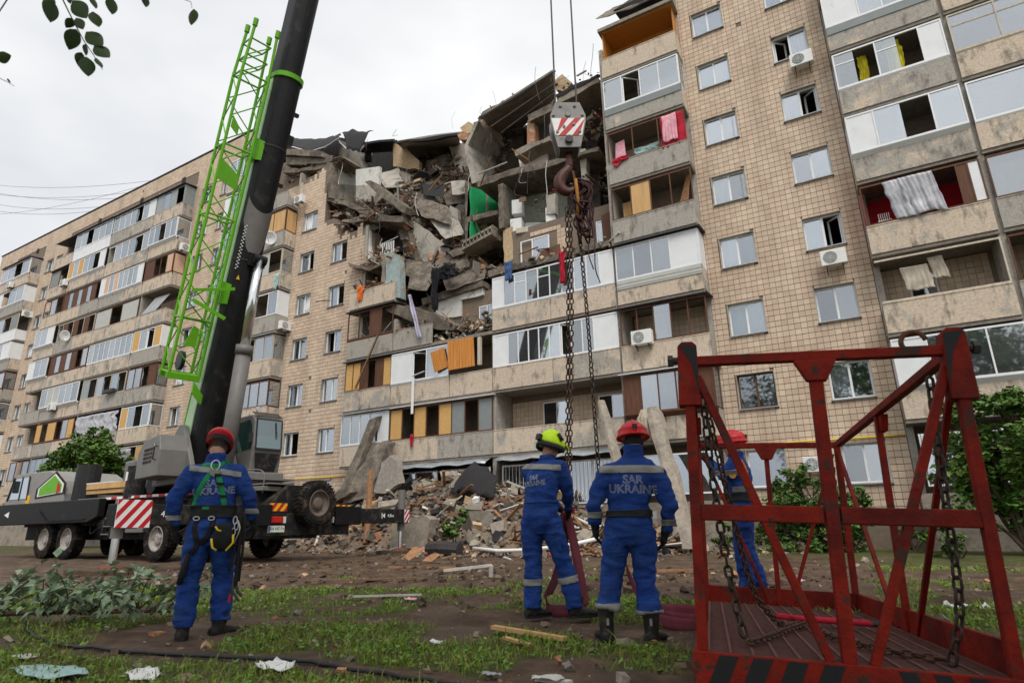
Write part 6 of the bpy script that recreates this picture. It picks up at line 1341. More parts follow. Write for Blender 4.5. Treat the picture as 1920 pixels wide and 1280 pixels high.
# overhanging twigs with single leaves, close above the camera
LEAVES =[((-2.733,-22.015,3.045),0.096,(-0.25,0.19,-0.95)),((-2.629,-21.957,3.054),0.101,(0.39,0.5,-0.77)),((-2.575,-21.91,3.011),0.073,(0.15,0.41,-0.9)),((-2.676,-21.964,2.995),0.051,(-0.67,-0.14,-0.72)),((-2.639,-21.942,2.994),0.06,(0.3,0.47,-0.83)),((-2.674,-21.939,2.927),0.096,(-0.45,0.05,-0.89)),((-2.594,-21.894,2.932),0.096,(0.57,0.55,-0.61)),((-2.66,-21.902,2.845),0.064,(-0.33,0.13,-0.93)),((-2.632,-21.899,2.884),0.051,(-0.16,0.24,-0.96)),((-2.639,-21.88,2.816),0.087,(-0.07,0.29,-0.95)),((-2.575,-21.864,2.879),0.087,(0.57,0.55,-0.61)),((-2.591,-21.857,2.83),0.051,(0.3,0.47,-0.83)),((-2.504,-21.888,3.062),0.073,(-0.16,0.24,-0.96)),((-2.377,-21.819,3.08),0.051,(-0.16,0.24,-0.96)),((-2.217,-21.702,3.013),0.073,(-0.29,0.16,-0.94)),((-2.945,-22.074,2.861),0.069,(0.88,0.45,0.17)),((-2.942,-22.037,2.762),0.023,(0.61,0.55,-0.57)),((-2.569,-21.931,3.079),0.057,(0.09,0.38,-0.92)),((-2.746,-22.033,3.076),0.087,(-0.33,0.14,-0.94)),((-2.661,-21.992,3.101),0.055,(0.01,0.34,-0.94))]
tw = empty('overhanging_branch', (-2.7, -22.1, 3.35)); tag(tw, 'dark overhanging twigs with pointed leaves against the sky', 'branch'); T0 = Vector(tw.location)
for P_, r0 in (([(-2.70, -22.10, 3.35), (-2.688, -22.021, 3.136), (-2.684, -22.003, 3.092), (-2.663, -21.964, 3.015), (-2.635, -21.914, 2.922), (-2.609, -21.879, 2.864), (-2.586, -21.843, 2.802)], .004),
             ([(-2.70, -22.10, 3.35), (-2.45, -21.95, 3.24), (-2.278, -21.777, 3.124), (-2.244, -21.745, 3.089), (-2.211, -21.72, 3.075), (-2.211, -21.711, 3.048)], .003),
             ([(-2.70, -22.10, 3.35), (-3.02, -22.12, 3.05), (-3.028, -22.098, 2.79), (-2.971, -22.059, 2.773), (-2.943, -22.036, 2.755), (-2.924, -22.019, 2.74)], .003),
             ([(-2.70, -22.10, 3.35), (-2.6, -22.0, 3.2), (-2.504, -21.888, 3.10)], .003)):
    s_ = MB(); s_.tube([Vector(p)-T0 for p in P_], [r0*(1-.7*i/(len(P_)-1)) for i in range(len(P_))], 6); s_.build('twig', 'bark', tw, smooth=True)
rg = random.Random(4)
for P_, ln, T in LEAVES:
    p = Vector(P_)-T0; t = Vector(T).normalized(); vd = (Vector(P_)-Vector((0, -22.81, .9))).normalized()
    s_ = t.cross(vd).normalized(); s_.rotate(Matrix.Rotation(rg.uniform(-1.0, 1.0), 3, t)); nn = s_.cross(t); g = []
    for i in range(9):
        u = i/8; wv = .36*ln*math.sin(pi*u**.8)**.85 if 0 < u < 1 else .0
        c = p+t*(u-.5)*ln + nn*.12*ln*(u-.5)**2*(1 if rg.random() < 2 else 1)
        g.append([c-s_*wv+nn*wv*.25, c, c+s_*wv+nn*wv*.25])
    lfm = MB(); lfm.grid(g); lfm.build('leaf', 'leaf_near', tw, smooth=True)
# overhead wires strung from the roof edge
for a, b_, lab in (((-47.0, .3, 28.6), (-85.1, -1.6, 40), 'topmost'), ((-52.4, .3, 28.6), (-85.2, -1.4, 39.5), 'second from the top'), ((-54.7, .3, 28.5), (-85.4, -1.1, 38.2), 'fourth from the top'), ((-47.7, .3, 28.6), (-85.7, -.6, 36.2), 'steepest'), ((-56.1, .3, 28.5), (-85.5, -1, 37.4), 'lowest'), ((-51, .3, 28.7), (-85.1, -1.5, 39.0), 'third from the top')):
    a = Vector(a); b_ = Vector(b_); wv = MB(); wv.tube([a.lerp(b_, t)-Vector((0, 0, 3.2*t*(1-t))) for t in np.linspace(0, 1, 14)], .016, 4, caps=False)
    o = wv.build('overhead_wire', 'steel_dark'); tag(o, 'thin wire running off the roof at the left, %s of the wires' % lab, 'wire', 'wires strung from the roof')
# ------------------------------------------------------------------ red lifting basket in the right foreground
mat('basket_red', (0.225, 0.014, 0.006), 0.62, 0.35, 9, col2=(.11, .010, .007), fac2=(.42, .62), scale2=3, col3=(0.045, 0.022, 0.015), fac3=(.56, .64), scale3=9, spec=.15, bump=.3, bscale=40)
mat('grating', (0.115, 0.05, 0.042), 0.7, 0.3, 12)
mat('chain_steel', (0.055, 0.042, 0.034), 0.55, 0.4, 22, metal=.55)
mat('chain_rust', (0.085, 0.045, 0.028), 0.7, 0.4, 22, metal=.3)
BW, BL, BH = 1.354, 3.284, 1.58
bk = empty('lifting_basket', (-.913, -19.347, .264)); bk.rotation_mode = 'QUATERNION'
bk.rotation_quaternion = (Matrix.Rotation(.2322, 3, 'Z') @ Matrix.Rotation(-.037, 3, 'X') @ Matrix.Rotation(.0465, 3, 'Y')).to_quaternion()
BKM = Matrix.Translation(bk.location) @ bk.rotation_quaternion.to_matrix().to_4x4()
tag(bk, 'red steel lifting basket with braced rails standing in the right foreground', 'basket')
def kb(name, fn, m='basket_red', parent=None, bevel=.006):
    b = MB(); fn(b); o = b.build(name, m, parent or bk)
    if bevel: md = o.modifiers.new('b', 'BEVEL'); md.width = bevel; md.segments = 2; md.limit_method = 'ANGLE'
    return o
t = .056
for x, y in ((0, 0), (BW, 0), (0, BL), (BW, BL)): kb('corner_post', lambda b: b.box(x-t/2, x+t/2, y-t/2, y+t/2, 0, BH))
for (a, b_) in (((0, 0, BH-.03), (BW, 0, BH-.03)), ((0, BL, BH-.03), (BW, BL, BH-.03)), ((0, 0, BH-.03), (0, BL, BH-.03)), ((BW, 0, BH-.03), (BW, BL, BH-.03))):
    kb('top_rail', lambda b: b.bar(Vector(a).lerp(Vector(b_), .02), Vector(a).lerp(Vector(b_), .98), .055, .055))
kb('mid_rail', lambda b: b.bar((t/2, 0, .69), (BW/2-.04, 0, .69), .055, .085)); kb('mid_rail', lambda b: b.bar((BW/2+.04, 0, .69), (BW-t/2, 0, .69), .055, .085))
def tri(p0, p1, nm):
    """mid post with a flared head and two braces on one side"""
    p0 = Vector(p0); p1 = Vector(p1); mid = (p0+p1)/2; d = (p1-p0); u = d.normalized()
    kb('mid_post', lambda b: b.bar(mid, mid+Vector((0, 0, BH-.06)), .065 if nm else .045, .065 if nm else .045))
    kb('post_head', lambda b: b.prism([mid-u*.11+Vector((0, 0, BH-.06)), mid+u*.11+Vector((0, 0, BH-.06)), mid+u*.05+Vector((0, 0, BH-.18)), mid-u*.05+Vector((0, 0, BH-.18))], u.cross(Vector((0, 0, 1)))*.05))
    for a, s_ in ((p0, .44), (p1, .58)):
        foot = p0.lerp(p1, s_); hd = a+Vector((0, 0, BH-.12)) + (u if a == p0 else -u)*.05
        kb('brace', lambda b: b.bar(foot, hd, .044 if nm else .034, .044 if nm else .034))
tri((0, 0, 0), (BW, 0, 0), 1); tri((0, BL, 0), (BW, BL, 0), 0); tri((BW, 0, 0), (BW, BL, 0), 0); tri((0, 0, 0), (0, BL, 0), 0)
# corner heads with black hazard edge and pin
for x in (0, BW):
    h = kb('corner_head', lambda b: b.prism([(x-.062, -.045, BH-.30), (x+.062, -.045, BH-.30), (x+.055, -.045, BH+.06), (x+.03, -.045, BH+.085), (x-.03, -.045, BH+.085), (x-.055, -.045, BH+.06)], (0, .10, 0)))
    sgn = 1 if x == 0 else -1
    kb('hazard_band', lambda b: b.prism([(x-.045*sgn, -.049, BH+.07), (x+.05*sgn, -.049, BH+.055), (x+.06*sgn, -.049, BH-.24), (x+.02*sgn, -.049, BH-.05)], (0, .003, 0)), 'black_print', h, 0)
    kb('head_pin', lambda b: b.tube([(x-.11*sgn, 0, BH-.02), (x+.02, 0, BH-.02)], .022, 10), 'steel_dark', h, 0); kb('pin_nut', lambda b: b.tube([(x-.115*sgn, 0, BH-.02), (x-.085*sgn, 0, BH-.02)], .036, 6), 'steel_dark', h, 0)
# floor frame, kick plates, hazard stripes along the front skirt
kb('front_skirt', lambda b: b.box(-.05, BW+.05, -.05, -.02, -.24, .005)); kb('back_kick_plate', lambda b: b.box(-.03, BW+.03, BL-.01, BL+.02, -.2, .15)); kb('side_kick_plate', lambda b: b.box(BW+.0, BW+.03, -.02, BL-.01, -.2, .15)); kb('side_skirt', lambda b: b.box(-.05, -.02, -.02, BL-.01, -.24, .0))
for k in range(4): kb('hazard_stripe', lambda b: b.prism([(-.02+.16*k, -.0535, -.23), (.07+.16*k, -.0535, -.23), (.17+.16*k, -.0535, -.005), (.08+.16*k, -.0535, -.005)], (0, .002, 0)), 'black_print', None, 0)
for k in range(3): kb('hazard_stripe', lambda b: b.prism([(.95+.14*k, -.0535, -.23), (1.02+.14*k, -.0535, -.23), (.94+.14*k, -.0535, -.005), (.87+.14*k, -.0535, -.005)], (0, .002, 0)), 'black_print', None, 0)
for k in range(13): kb('grating_bar', lambda b: b.box(.02+k*(BW-.05)/12, .035+k*(BW-.05)/12, 0, BL-.02, -.03, .004), 'grating', None, 0)
g_ = kb('grating_mesh', lambda b: [b.box(.0, BW, y, y+.012, -.03, -.004) for y in np.arange(0, BL-.03, .034)], 'grating', None, 0); g_['kind'] = 'stuff'
kb('floor_beam', lambda b: b.box(.0, BW, .02, BL-.02, -.09, -.05), 'grating', None, 0)
def bw(p): return BKM @ Vector(p)
# ------------------------------------------------------------------ chains
def link_mesh(name, L_, W_, r, m):
    b = MB(); pts = []
    s_ = (L_-W_)/2; R_ = W_/2-r
    for k in range(7): a = -pi/2+pi*k/6; pts.append((R_*sin(a+pi/2)*0+R_*cos(a), 0, s_+R_*sin(a) if False else s_+R_*math.sin(pi*k/6)) if False else (R_*cos(pi*k/6), 0, s_+R_*sin(pi*k/6)))
    for k in range(7): pts.append((-R_*cos(pi*k/6), 0, -s_-R_*sin(pi*k/6)))
    n = 6; rings = []
    N = len(pts)
    for i in range(N):
        p = Vector(pts[i]); d = (Vector(pts[(i+1) % N])-Vector(pts[i-1])).normalized(); y = Vector((0, 1, 0)); x = d.cross(y)
        rings.append([p + x*cos(2*pi*j/n)*r + y*sin(2*pi*j/n)*r for j in range(n)])
    b.loft(rings+[rings[0]], caps=False); return b.mesh(name, m, smooth=True)
def chain(path, pitch, me_l, label, rnd=0):
    path = [Vector(p) for p in path]; root = empty('chain', path[0]); tag(root, label, 'chain'); rg = random.Random(rnd)
    seg = [(b-a).length for a, b in zip(path, path[1:])]; tot = sum(seg); s_ = pitch/2; k = 0
    while s_ < tot:
        q = s_; i = 0
        while q > seg[i] and i < len(seg)-1: q -= seg[i]; i += 1
        p = path[i].lerp(path[i+1], min(1, q/seg[i])); d = (path[i+1]-path[i]).normalized()
        o = inst('chain_link', me_l, root, p-path[0]); o.rotation_mode = 'QUATERNION'
        o.rotation_quaternion = d.to_track_quat('Z', 'Y') @ Matrix.Rotation((k % 2)*pi/2+.6+rg.gauss(0, .12), 3, 'Z').to_quaternion(); k += 1; s_ += pitch
    return root
ln_s = link_mesh('chain_link', .085, .055, .0085, 'chain_steel'); ln_r = link_mesh('chain_link', .07, .046, .0075, 'chain_rust')
chain(curve([bw((.07, .10, BH-.16)), bw((.10, .16, .9)), bw((.16, .22, .35)), bw((.22, .22, .03))], 60), .06, ln_s, 'dark steel chain hanging inside the left front corner of the red basket', 1)
chain(curve([bw((.09, .14, BH-.25)), bw((.20, .5, .75)), bw((.32, .9, .25)), bw((.5, 1.25, .03)), bw((.62, 1.4, .03))], 60), .05, ln_r, 'thin rusty chain sagging from the left corner across the basket floor', 2)
chain(curve([bw((.23, .25, .025)), bw((.35, .55, .025)), bw((.5, 1.0, .025)), bw((.66, 1.45, .025))], 50), .05, ln_r, 'rusty chain lying on the grating from the left corner to the red tool', 3)
chain(curve([bw((BW-.10, .10, BH-.15)), bw((BW-.11, .14, .9)), bw((BW-.12, .18, .3)), bw((BW-.18, .22, .03))], 60), .06, ln_s, 'dark steel chain hanging inside the right front corner of the red basket', 4)
chain(curve([bw((BW-.2, .24, .025)), bw((BW-.45, .45, .025)), bw((BW-.62, .9, .025)), bw((.70, 1.35, .025))], 60), .05, ln_r, 'rusty chain lying on the grating from the right corner to the red tool', 5)
chain(curve([bw((BW-.08, BL-.1, BH-.2)), bw((BW-.10, BL-.13, .7)), bw((BW-.14, BL-.2, .04))], 60), .06, ln_s, 'dark steel chain hanging in the far right corner of the red basket', 6)
# lifting ring with hook at the right head, red shackle tool on the floor
r_ = MB(); c0 = Vector((BW-.17, .02, BH+.03)); r_.tube([c0+Vector((.06*cos(a), 0, .06*sin(a))) for a in np.linspace(.2, 2*pi-.9, 18)], .014, 8); o = r_.build('lifting_hook', 'rust', None, smooth=True); o.matrix_world = BKM; tag(o, 'rusty open lifting hook at the right head of the basket', 'hook')
tl = empty('bolt_tool', (0, 0, 0)); tag(tl, 'bright red forked hand tool lying on the basket grating among the chains', 'tool'); tl.matrix_world = BKM @ Matrix.Translation((.68, 1.55, .03))
for dy in (-.035, .035):
    b = MB(); b.tube([(-.12, dy*.4, .02), (0, dy, .02), (.42, dy*1.6, .02)], .018, 8); b.build('tool_handle', 'cloth_red', tl, smooth=True)
b = MB(); b.tube([(-.18, 0, .025), (-.12, .03, .025), (-.1, -.03, .025), (-.18, 0, .025)], .02, 8); b.build('tool_jaw', 'cloth_red', tl)
b = MB(); b.tube([(.42, -.056, .02), (.5, -.065, .02)], .016, 8); b.tube([(.42, .056, .02), (.5, .065, .02)], .016, 8); b.build('tool_grip', 'black_plastic', tl)
# ------------------------------------------------------------------ hook block on its ropes
hb = empty('hook_block', (-3.82, -14.15, 6.5)); tag(hb, 'grey crane hook block with red and white stripes hanging on two ropes', 'hook block')
hb.rotation_euler = (0, 0, math.atan2(.51, .86))
mat('hook_grey', (0.235, 0.225, 0.22), 0.55, 0.25, 7, col3=(.10, .085, .075), fac3=(.55, .75), scale3=6)
mat('hook_red', (0.075, 0.02, 0.014), 0.5, 0.35, 9)
mat('strap_ochre', (.30, .13, .02), .8, .3, 12)
mat('cable_maroon', (0.045, 0.018, 0.018), 0.8, 0.3, 15)
def hp(name, fn, m='hook_grey', parent=None, bevel=.006, smooth=False):
    b = MB(); fn(b); o = b.build(name, m, parent or hb, smooth, True)
    if bevel: md = o.modifiers.new('b', 'BEVEL'); md.width = bevel; md.segments = 2; md.limit_method = 'ANGLE'
    return o
out = [(-.22, 1.72), (.22, 1.72), (.32, 1.45), (.315, 1.3), (.20, .78), (-.20, .78), (-.315, 1.3), (-.32, 1.45)]
for y in (-.17, .13):
    pl_ = hp('side_plate', lambda b: b.prism([(x, y, z) for x, z in out], (0, .04, 0)))
    if y < 0:
        stp = hp('stripe_panel', lambda b: b.prism([(-.305, y-.006, 1.38), (.305, y-.006, 1.38), (.235, y-.006, 1.02), (-.235, y-.006, 1.02)], (0, .005, 0)), 'sign_white', pl_, 0)
        for k in range(3):
            x0 = -.42+.24*k
            poly = [(x0, 1.02), (x0+.12, 1.02), (x0+.42, 1.38), (x0+.30, 1.38)]
            def cl(p):  # keep inside the panel's slanted sides
                x, z = p; lim = .235+(z-1.02)/.36*.07; return (max(-lim, min(lim, x)), z)
            hp('stripe', lambda b: b.prism([(x, y-.009, z) for x, z in map(cl, poly)], (0, .002, 0)), 'sign_red', stp, 0)
        for x, z in ((-.13, 1.64), (.13, 1.64), (-.26, 1.45), (.26, 1.45), (0, 1.46), (-.2, 1.1), (.2, 1.1), (-.08, 1.2), (.1, 1.25)):
            hp('bolt', lambda b: b.tube([(x, y-.025, z), (x, y, z)], .026 if (x, z) != (0, 1.46) else .05, 8), 'hook_grey', pl_, 0)
        hp('trunnion_pin', lambda b: b.tube([(0, y-.05, .93), (0, y, .93)], .07, 12), 'steel_dark', pl_, 0)
hp('sheave', lambda b: b.tube([(0, -.06, 1.4), (0, .06, 1.4)], .27, 20), 'steel_dark'); hp('crosshead', lambda b: b.box(-.17, .17, -.12, .12, .74, 1.0), 'steel_dark')
hp('hook_shank', lambda b: b.tube([(0, 0, .8), (0, 0, .5)], .06, 12), 'hook_red', None, 0)
hk = [(0, 0, .55), (-.03, 0, .44), (-.12, 0, .33), (-.185, 0, .2), (-.17, 0, .07), (-.08, 0, -.01), (.02, 0, -.0), (.09, 0, .06), (.11, 0, .14)]
hp('hook', lambda b: b.tube(curve(hk, 32), [.055+.05*math.sin(pi*min(1, i/26)) if i < 26 else .055-.006*(i-26) for i in range(len(curve(hk, 32)))], 12, ell=(1, .8)), 'hook_red', None, 0, True)
hp('hook_latch', lambda b: b.bar((.06, 0, .40), (.10, 0, .12), .04, .03), 'rust', None, 0)
for x in (-.2, .19):
    hp('hoist_rope', lambda b: b.tube([(x, 0, 1.6), (x*.9, 0, 52)], .016, 6, caps=False), 'steel_dark', None, 0)
# tangle of dark sling ropes on the hook
tg = empty('rope_tangle', (-3.72, -14.1, 6.5)); tag(tg, 'tangled bundle of dark maroon rope slings hung on the crane hook', 'rope'); rg = random.Random(14); tg.rotation_euler = hb.rotation_euler
for k in range(16):
    x0 = rg.uniform(-.05, .12); pts = [(rg.uniform(-.06, .08), rg.uniform(-.06, .06), .22)]
    dep = rg.uniform(.5, 1.25); w_ = rg.uniform(.08, .24)
    for q in range(1, 6): pts.append((x0+.06+w_*sin(q*1.3+rg.uniform(-.5, .5))*.7, rg.uniform(-.1, .1), .22-dep*q/5))
    pts += [(x0+rg.uniform(.0, .25), rg.uniform(-.1, .1), .2-dep*.55), (x0+rg.uniform(0, .2), 0, .15)]
    b = MB(); b.tube(curve(pts, 42), .017, 6); b.build('sling_rope', 'cable_maroon', tg, smooth=True)
for x, dz in ((.22, -1.75), (.12, -1.5)):
    b = MB(); b.tube(curve([(x, 0, -.2), (x+.05, .02, -.8), (x+.02, 0, dz+.3), (x+.09, 0, dz)], 24), .010, 5); b.build('loose_end', 'cable_maroon', tg, smooth=True)
b = MB(); b.tube([(-.02, -.05, .2), (.0, -.07, -.2), (-.02, -.05, -.55)], .03, 7); b.build('hook_strap', 'strap_ochre', tg, smooth=True)
ln_b = link_mesh('chain_link', .125, .085, .0125, 'chain_steel'); ln_b2 = link_mesh('chain_link', .125, .085, .0125, 'chain_rust')
for k, (dx, bx, by, bz, lab, me_) in enumerate(((-.05, -4.27, -13.75, 1.45, 'left rusty lifting chain hanging from the hook between the two men', ln_b2), (-.11, -4.33, -13.72, 1.5, 'second chain strand close beside the left lifting chain', ln_b), (.06, -3.80, -13.62, 1.4, 'right dark lifting chain hanging from the hook', ln_b))):
    a = Vector((-3.80, -14.12, 6.2))+Vector((.86, .51, 0))*dx
    chain(curve([a, a.lerp(Vector((bx, by, bz)), .4)+Vector((.03, .0, 0)), (bx, by, bz)], 40), .092, me_, lab, 20+k)
# ------------------------------------------------------------------ things on and in the balconies
def ac(loc, rz, label, sc=1.0):
    r = empty('air_conditioner', loc, rz); tag(r, label, 'air conditioner'); b = MB(); b.box(-.4*sc, .4*sc, -.17, .13, -.28*sc, .28*sc); o = b.build('casing', 'white_plastic', r); md = o.modifiers.new('b', 'BEVEL'); md.width = .02; md.segments = 2
    b = MB(); b.tube([(-.1*sc, -.178, 0), (-.1*sc, -.172, 0)], .22*sc, 22); b.build('fan_opening', 'grey_panel', r)
    b = MB()
    for q in (.07, .13, .19): b.tube([(-.1*sc+q*sc*cos(a), -.185, q*sc*sin(a)) for a in np.linspace(0, 2*pi, 20)], .006, 4, caps=False)
    for a in np.linspace(0, pi, 5)[:-1]: b.tube([(-.1*sc-.2*sc*cos(a), -.187, -.2*sc*sin(a)), (-.1*sc+.2*sc*cos(a), -.187, .2*sc*sin(a))], .006, 4)
    b.build('fan_guard', 'white_plastic', r)
    for x in (-.25, .25):
        b = MB(); b.bar((x*sc, -.15, -.30*sc), (x*sc, .3, -.30*sc), .03, .03); b.bar((x*sc, -.12, -.32*sc), (x*sc, .28, -.5*sc), .025, .025); b.build('bracket', 'steel_dark', r)
    return r
ac((-6.9, -1.05, 7.72), 0, 'white air conditioner on the parapet right of the hanging chains'); ac((.10, -.33, 18.0), 0, 'white air conditioner under an open window high on the right tiled wall')
ac((-.05, -.33, 9.65), 0, 'white air conditioner below the teal-blind window on the right tiled wall'); ac((-1.65, -.33, 2.65), 0, 'white air conditioner at ground floor behind the leafy shrub', .9)
ac((-28.3, -.45, 20.6), .0, 'white air conditioner on the tiled wall right of the crane boom, topmost', .9); ac((-28.65, -.40, 12.35), 1.57, 'white air conditioner on a balcony side right of the crane cylinder', .9)
ac((-40.3, -.40, 20.4), 1.57, 'white air conditioner on a balcony side left of the green jib'); ac((-56.6, -1.05, 21.1), 0, 'white air conditioner below the left end of the eighth floor balconies')
ac((-67.5, -1.1, 23.3), 0, 'white air conditioner below the top balcony at the far left'); ac((-54.0, -1.1, 10.2), 0, 'white air conditioner below the white blinds of the left block'); ac((-64.3, -.4, 20.0), 1.57, 'white air conditioner on a balcony side at the far left')
def dish(loc, rz, el, label):
    r = empty('satellite_dish', loc, rz); tag(r, label, 'dish'); b = MB(); R_ = .45
    b.loft([[(q*R_*cos(t), .12*q*q*-1+.12, q*R_*sin(t)) for t in [2*pi*j/24 for j in range(24)]] for q in (.02, .25, .5, .75, 1.0)], caps=False); o = b.build('reflector', 'white_plastic', r, smooth=True); o.rotation_euler = (el, 0, 0)
    md = o.modifiers.new('s', 'SOLIDIFY'); md.thickness = .012
    b = MB(); b.tube([(0, 0, -R_*.8), (0, -.4, -.1)], .012, 5); b.tube([(0, .12, 0), (0, .3, -.25)], .02, 6); b.build('arm', 'steel_dark', r); return r
dish((-29.9, -1.15, 18.1), .6, .3, 'grey satellite dish on a balcony just right of the crane boom'); dish((-54.1, -1.2, 15.95), .5, .3, 'white satellite dish on a balcony of the left block')
def cloth(x0, x1, z0, z1, y, m, label, cat='cloth', nm='hung_cloth', **kw):
    kw.setdefault('rag', 1.0); kw.setdefault('nx', 18); kw.setdefault('nz', 14); o = drape(x0, x1, z0, z1, y, nm, m, None, **kw); tag(o, label, cat); return o
cloth(-5.45, -4.42, 15.7, 17.25, -.84, 'cloth_red', 'red curtain hanging over the parapet high on the right-hand stack', amp=.04, fold=9, nx=30, seed=1, rag=.25)
cloth(-5.35, -4.75, 15.95, 17.2, -.93, 'cloth_pink', 'faded pink curtain panel in front of the red curtain', amp=.03, fold=9, nx=26, seed=2, rag=.25)
cloth(-7.6, -6.9, 15.72, 15.95, -.92, 'cloth_red', 'short red cloth over the parapet below the pink board', amp=.04, fold=4, seed=3); cloth(-6.8, -5.7, 15.9, 16.5, -.35, 'curtain_teal', 'checked teal blanket hung inside the balcony left of the red curtain', amp=.05, seed=4)
b = MB(); b.prism([(-7.6, -.6, 15.85), (-7.1, -.6, 15.95), (-7.15, -.55, 17.0), (-7.55, -.55, 16.95)], (0, .04, 0)); o = b.build('pink_board', 'cloth_pink'); tag(o, 'pink board standing in the balcony with the red curtain', 'board')
for k, (q, m_, lab) in enumerate((([(-7.5, -.3, 13.1), (-6.6, -.3, 13.0), (-6.9, -.1, 14.2), (-7.6, -.1, 14.2)], 'plywood', 'plywood sheet leaning at the left of the fifth floor balcony'), ([(-5.2, -.3, 13.1), (-4.8, -.3, 13.1), (-4.6, -.2, 14.6), (-4.75, -.2, 14.6)], 'plank_wood', 'board leaning at the right of the fifth floor balcony'))):
    b = MB(); b.prism(q, (0, .03, 0)); o = b.build('leaning_board', m_); tag(o, lab, 'board')
cloth(2.7, 3.2, 16.0, 17.3, -.55, 'cloth_yellow', 'yellow-green curtain in the middle of the right balcony glazing', amp=.05, seed=5); cloth(1.85, 2.15, 16.1, 17.2, -.45, 'cloth_yellow', 'narrow yellow-green curtain left in the right balcony glazing', amp=.05, seed=6)
cloth(1.75, 3.15, 10.25, 11.75, -.92, 'plastic_film', 'torn translucent plastic sheet hanging across the red-walled balcony', 'plastic sheet', 'plastic_sheet', amp=.06, fold=9, seed=7, nx=40, nz=20, skew=.2, rag=.35)
cloth(1.75, 2.5, 7.9, 8.75, -.55, 'pale_wood', 'patterned pale cloth drying on the open right balcony', amp=.03, fold=9, nx=26, seed=8, skew=.1, rag=.3); cloth(2.55, 2.95, 8.2, 8.95, -.5, 'pale_wood', 'pale towel right of the patterned cloth on the open balcony', amp=.03, fold=7, nx=20, seed=9, skew=.1, rag=.3)
b = MB()
for k in range(6): b.tube([(1.5+.06*k, -.45, sl(4)+.95), (1.5+.06*k, -.45, sl(4)+1.5)], .012, 5)
b.box(1.46, 1.86, -.5, -.4, sl(4)+1.2, sl(4)+1.23); o = b.build('drying_rack', 'white_plastic'); tag(o, 'small white rack at the left of the red-walled balcony', 'rack')
cloth(-22.4, -21.85, 12.4, 13.25, -.93, 'cloth_orange', 'orange cloth hanging over the broken balcony at the left of the gap', amp=.05, seed=10, taper=.5); cloth(-18.75, -18.55, 9.6, 12.0, -1.02, 'cloth_lilac', 'long lilac curtain hanging down the collapsed balcony', amp=.06, seed=11, skew=.75, taper=-.4, nz=16)
cloth(-10.3, -10.0, 10.75, 12.2, -1.03, 'cloth_red', 'dark red cloth hanging over the white glazing beside the chains', amp=.06, seed=12, taper=.2); cloth(-18.4, -18.15, 4.4, 5.0, -.94, 'cloth_red', 'small red cloth hanging below the chipboard windows', amp=.03, seed=13, taper=.5)
cloth(-17.5, -17.0, 11.0, 13.2, -.75, 'black_cloth', 'black torn sheeting hanging in the middle of the collapse', amp=.15, seed=14, taper=.45, nz=14); cloth(-17.9, -16.4, 12.8, 13.5, -.2, 'black_cloth', 'crumpled black sheeting above the hanging black sheet', amp=.25, fold=5, seed=15)
cloth(-13.1, -12.7, 11.5, 12.4, -1.0, 'blue_scrap', 'blue garment draped over the left end of the white glazing', amp=.08, seed=16, taper=.3); cloth(-29.35, -28.9, 14.6, 15.6, -.95, 'curtain_teal', 'teal towel hanging at a balcony corner right of the crane cylinder', amp=.05, seed=17, taper=.4)
def slats(name, x0, x1, z0, z1, y, rz, label, m='orange_wood'):
    r = empty(name, ((x0+x1)/2, y, z0), 0); tag(r, label, 'door'); n = 9; w_ = (x1-x0)/n; r.rotation_euler = (0, rz, .15)
    for k in range(n):
        b = MB(); b.box(-(x1-x0)/2+k*w_+.006, -(x1-x0)/2+(k+1)*w_-.006, -.02-.008*(k % 2), .02, 0, z1-z0); b.build('slat', m, r)
slats('slatted_door', -16.1, -14.75, 7.75, 9.15, -1.02, -.05, 'orange slatted timber door hanging out of the collapsed balcony'); slats('slatted_door', -16.95, -16.2, 7.85, 8.85, -1.0, -.25, 'smaller orange slatted panel left of the hanging slatted door')
b = MB(); b.box(-14.6, -14.45, -.95, -.8, 7.8, 9.1); o = b.build('door_frame_piece', 'pale_wood'); tag(o, 'pale upright door frame beside the orange slatted door', 'door frame')
b = MB(); b.bar((-18.25, -1.0, 7.75), (-18.23, -1.02, 5.95), .14, .02); b.bar((-18.3, -1.0, 7.78), (-17.6, -.98, 7.92), .1, .02); o = b.build('plastic_trim', 'white_frame'); tag(o, 'bent white plastic trim dangling in front of the third floor parapet', 'trim')
b = MB(); b.bar((-20.6, -1.05, 10.2), (-21.9, -1.1, 7.6), .08, .08); o = b.build('hanging_plank', 'old_wood'); tag(o, 'dark plank dangling diagonally across the left balconies', 'plank')
b = MB()
for k in range(8): b.tube([(-21.5+.13*k, -.2, 15.2), (-21.5+.13*k, -.2, 15.85)], .03, 6)
b.tube([(-21.6, -.2, 15.85), (-20.3, -.2, 16.0)], .02, 6); b.tube([(-21.55, -.2, 15.2), (-20.55, -.2, 15.2)], .025, 6); o = b.build('radiator', 'white_plastic'); tag(o, 'white ribbed radiator hanging above the standing teal panel', 'radiator')
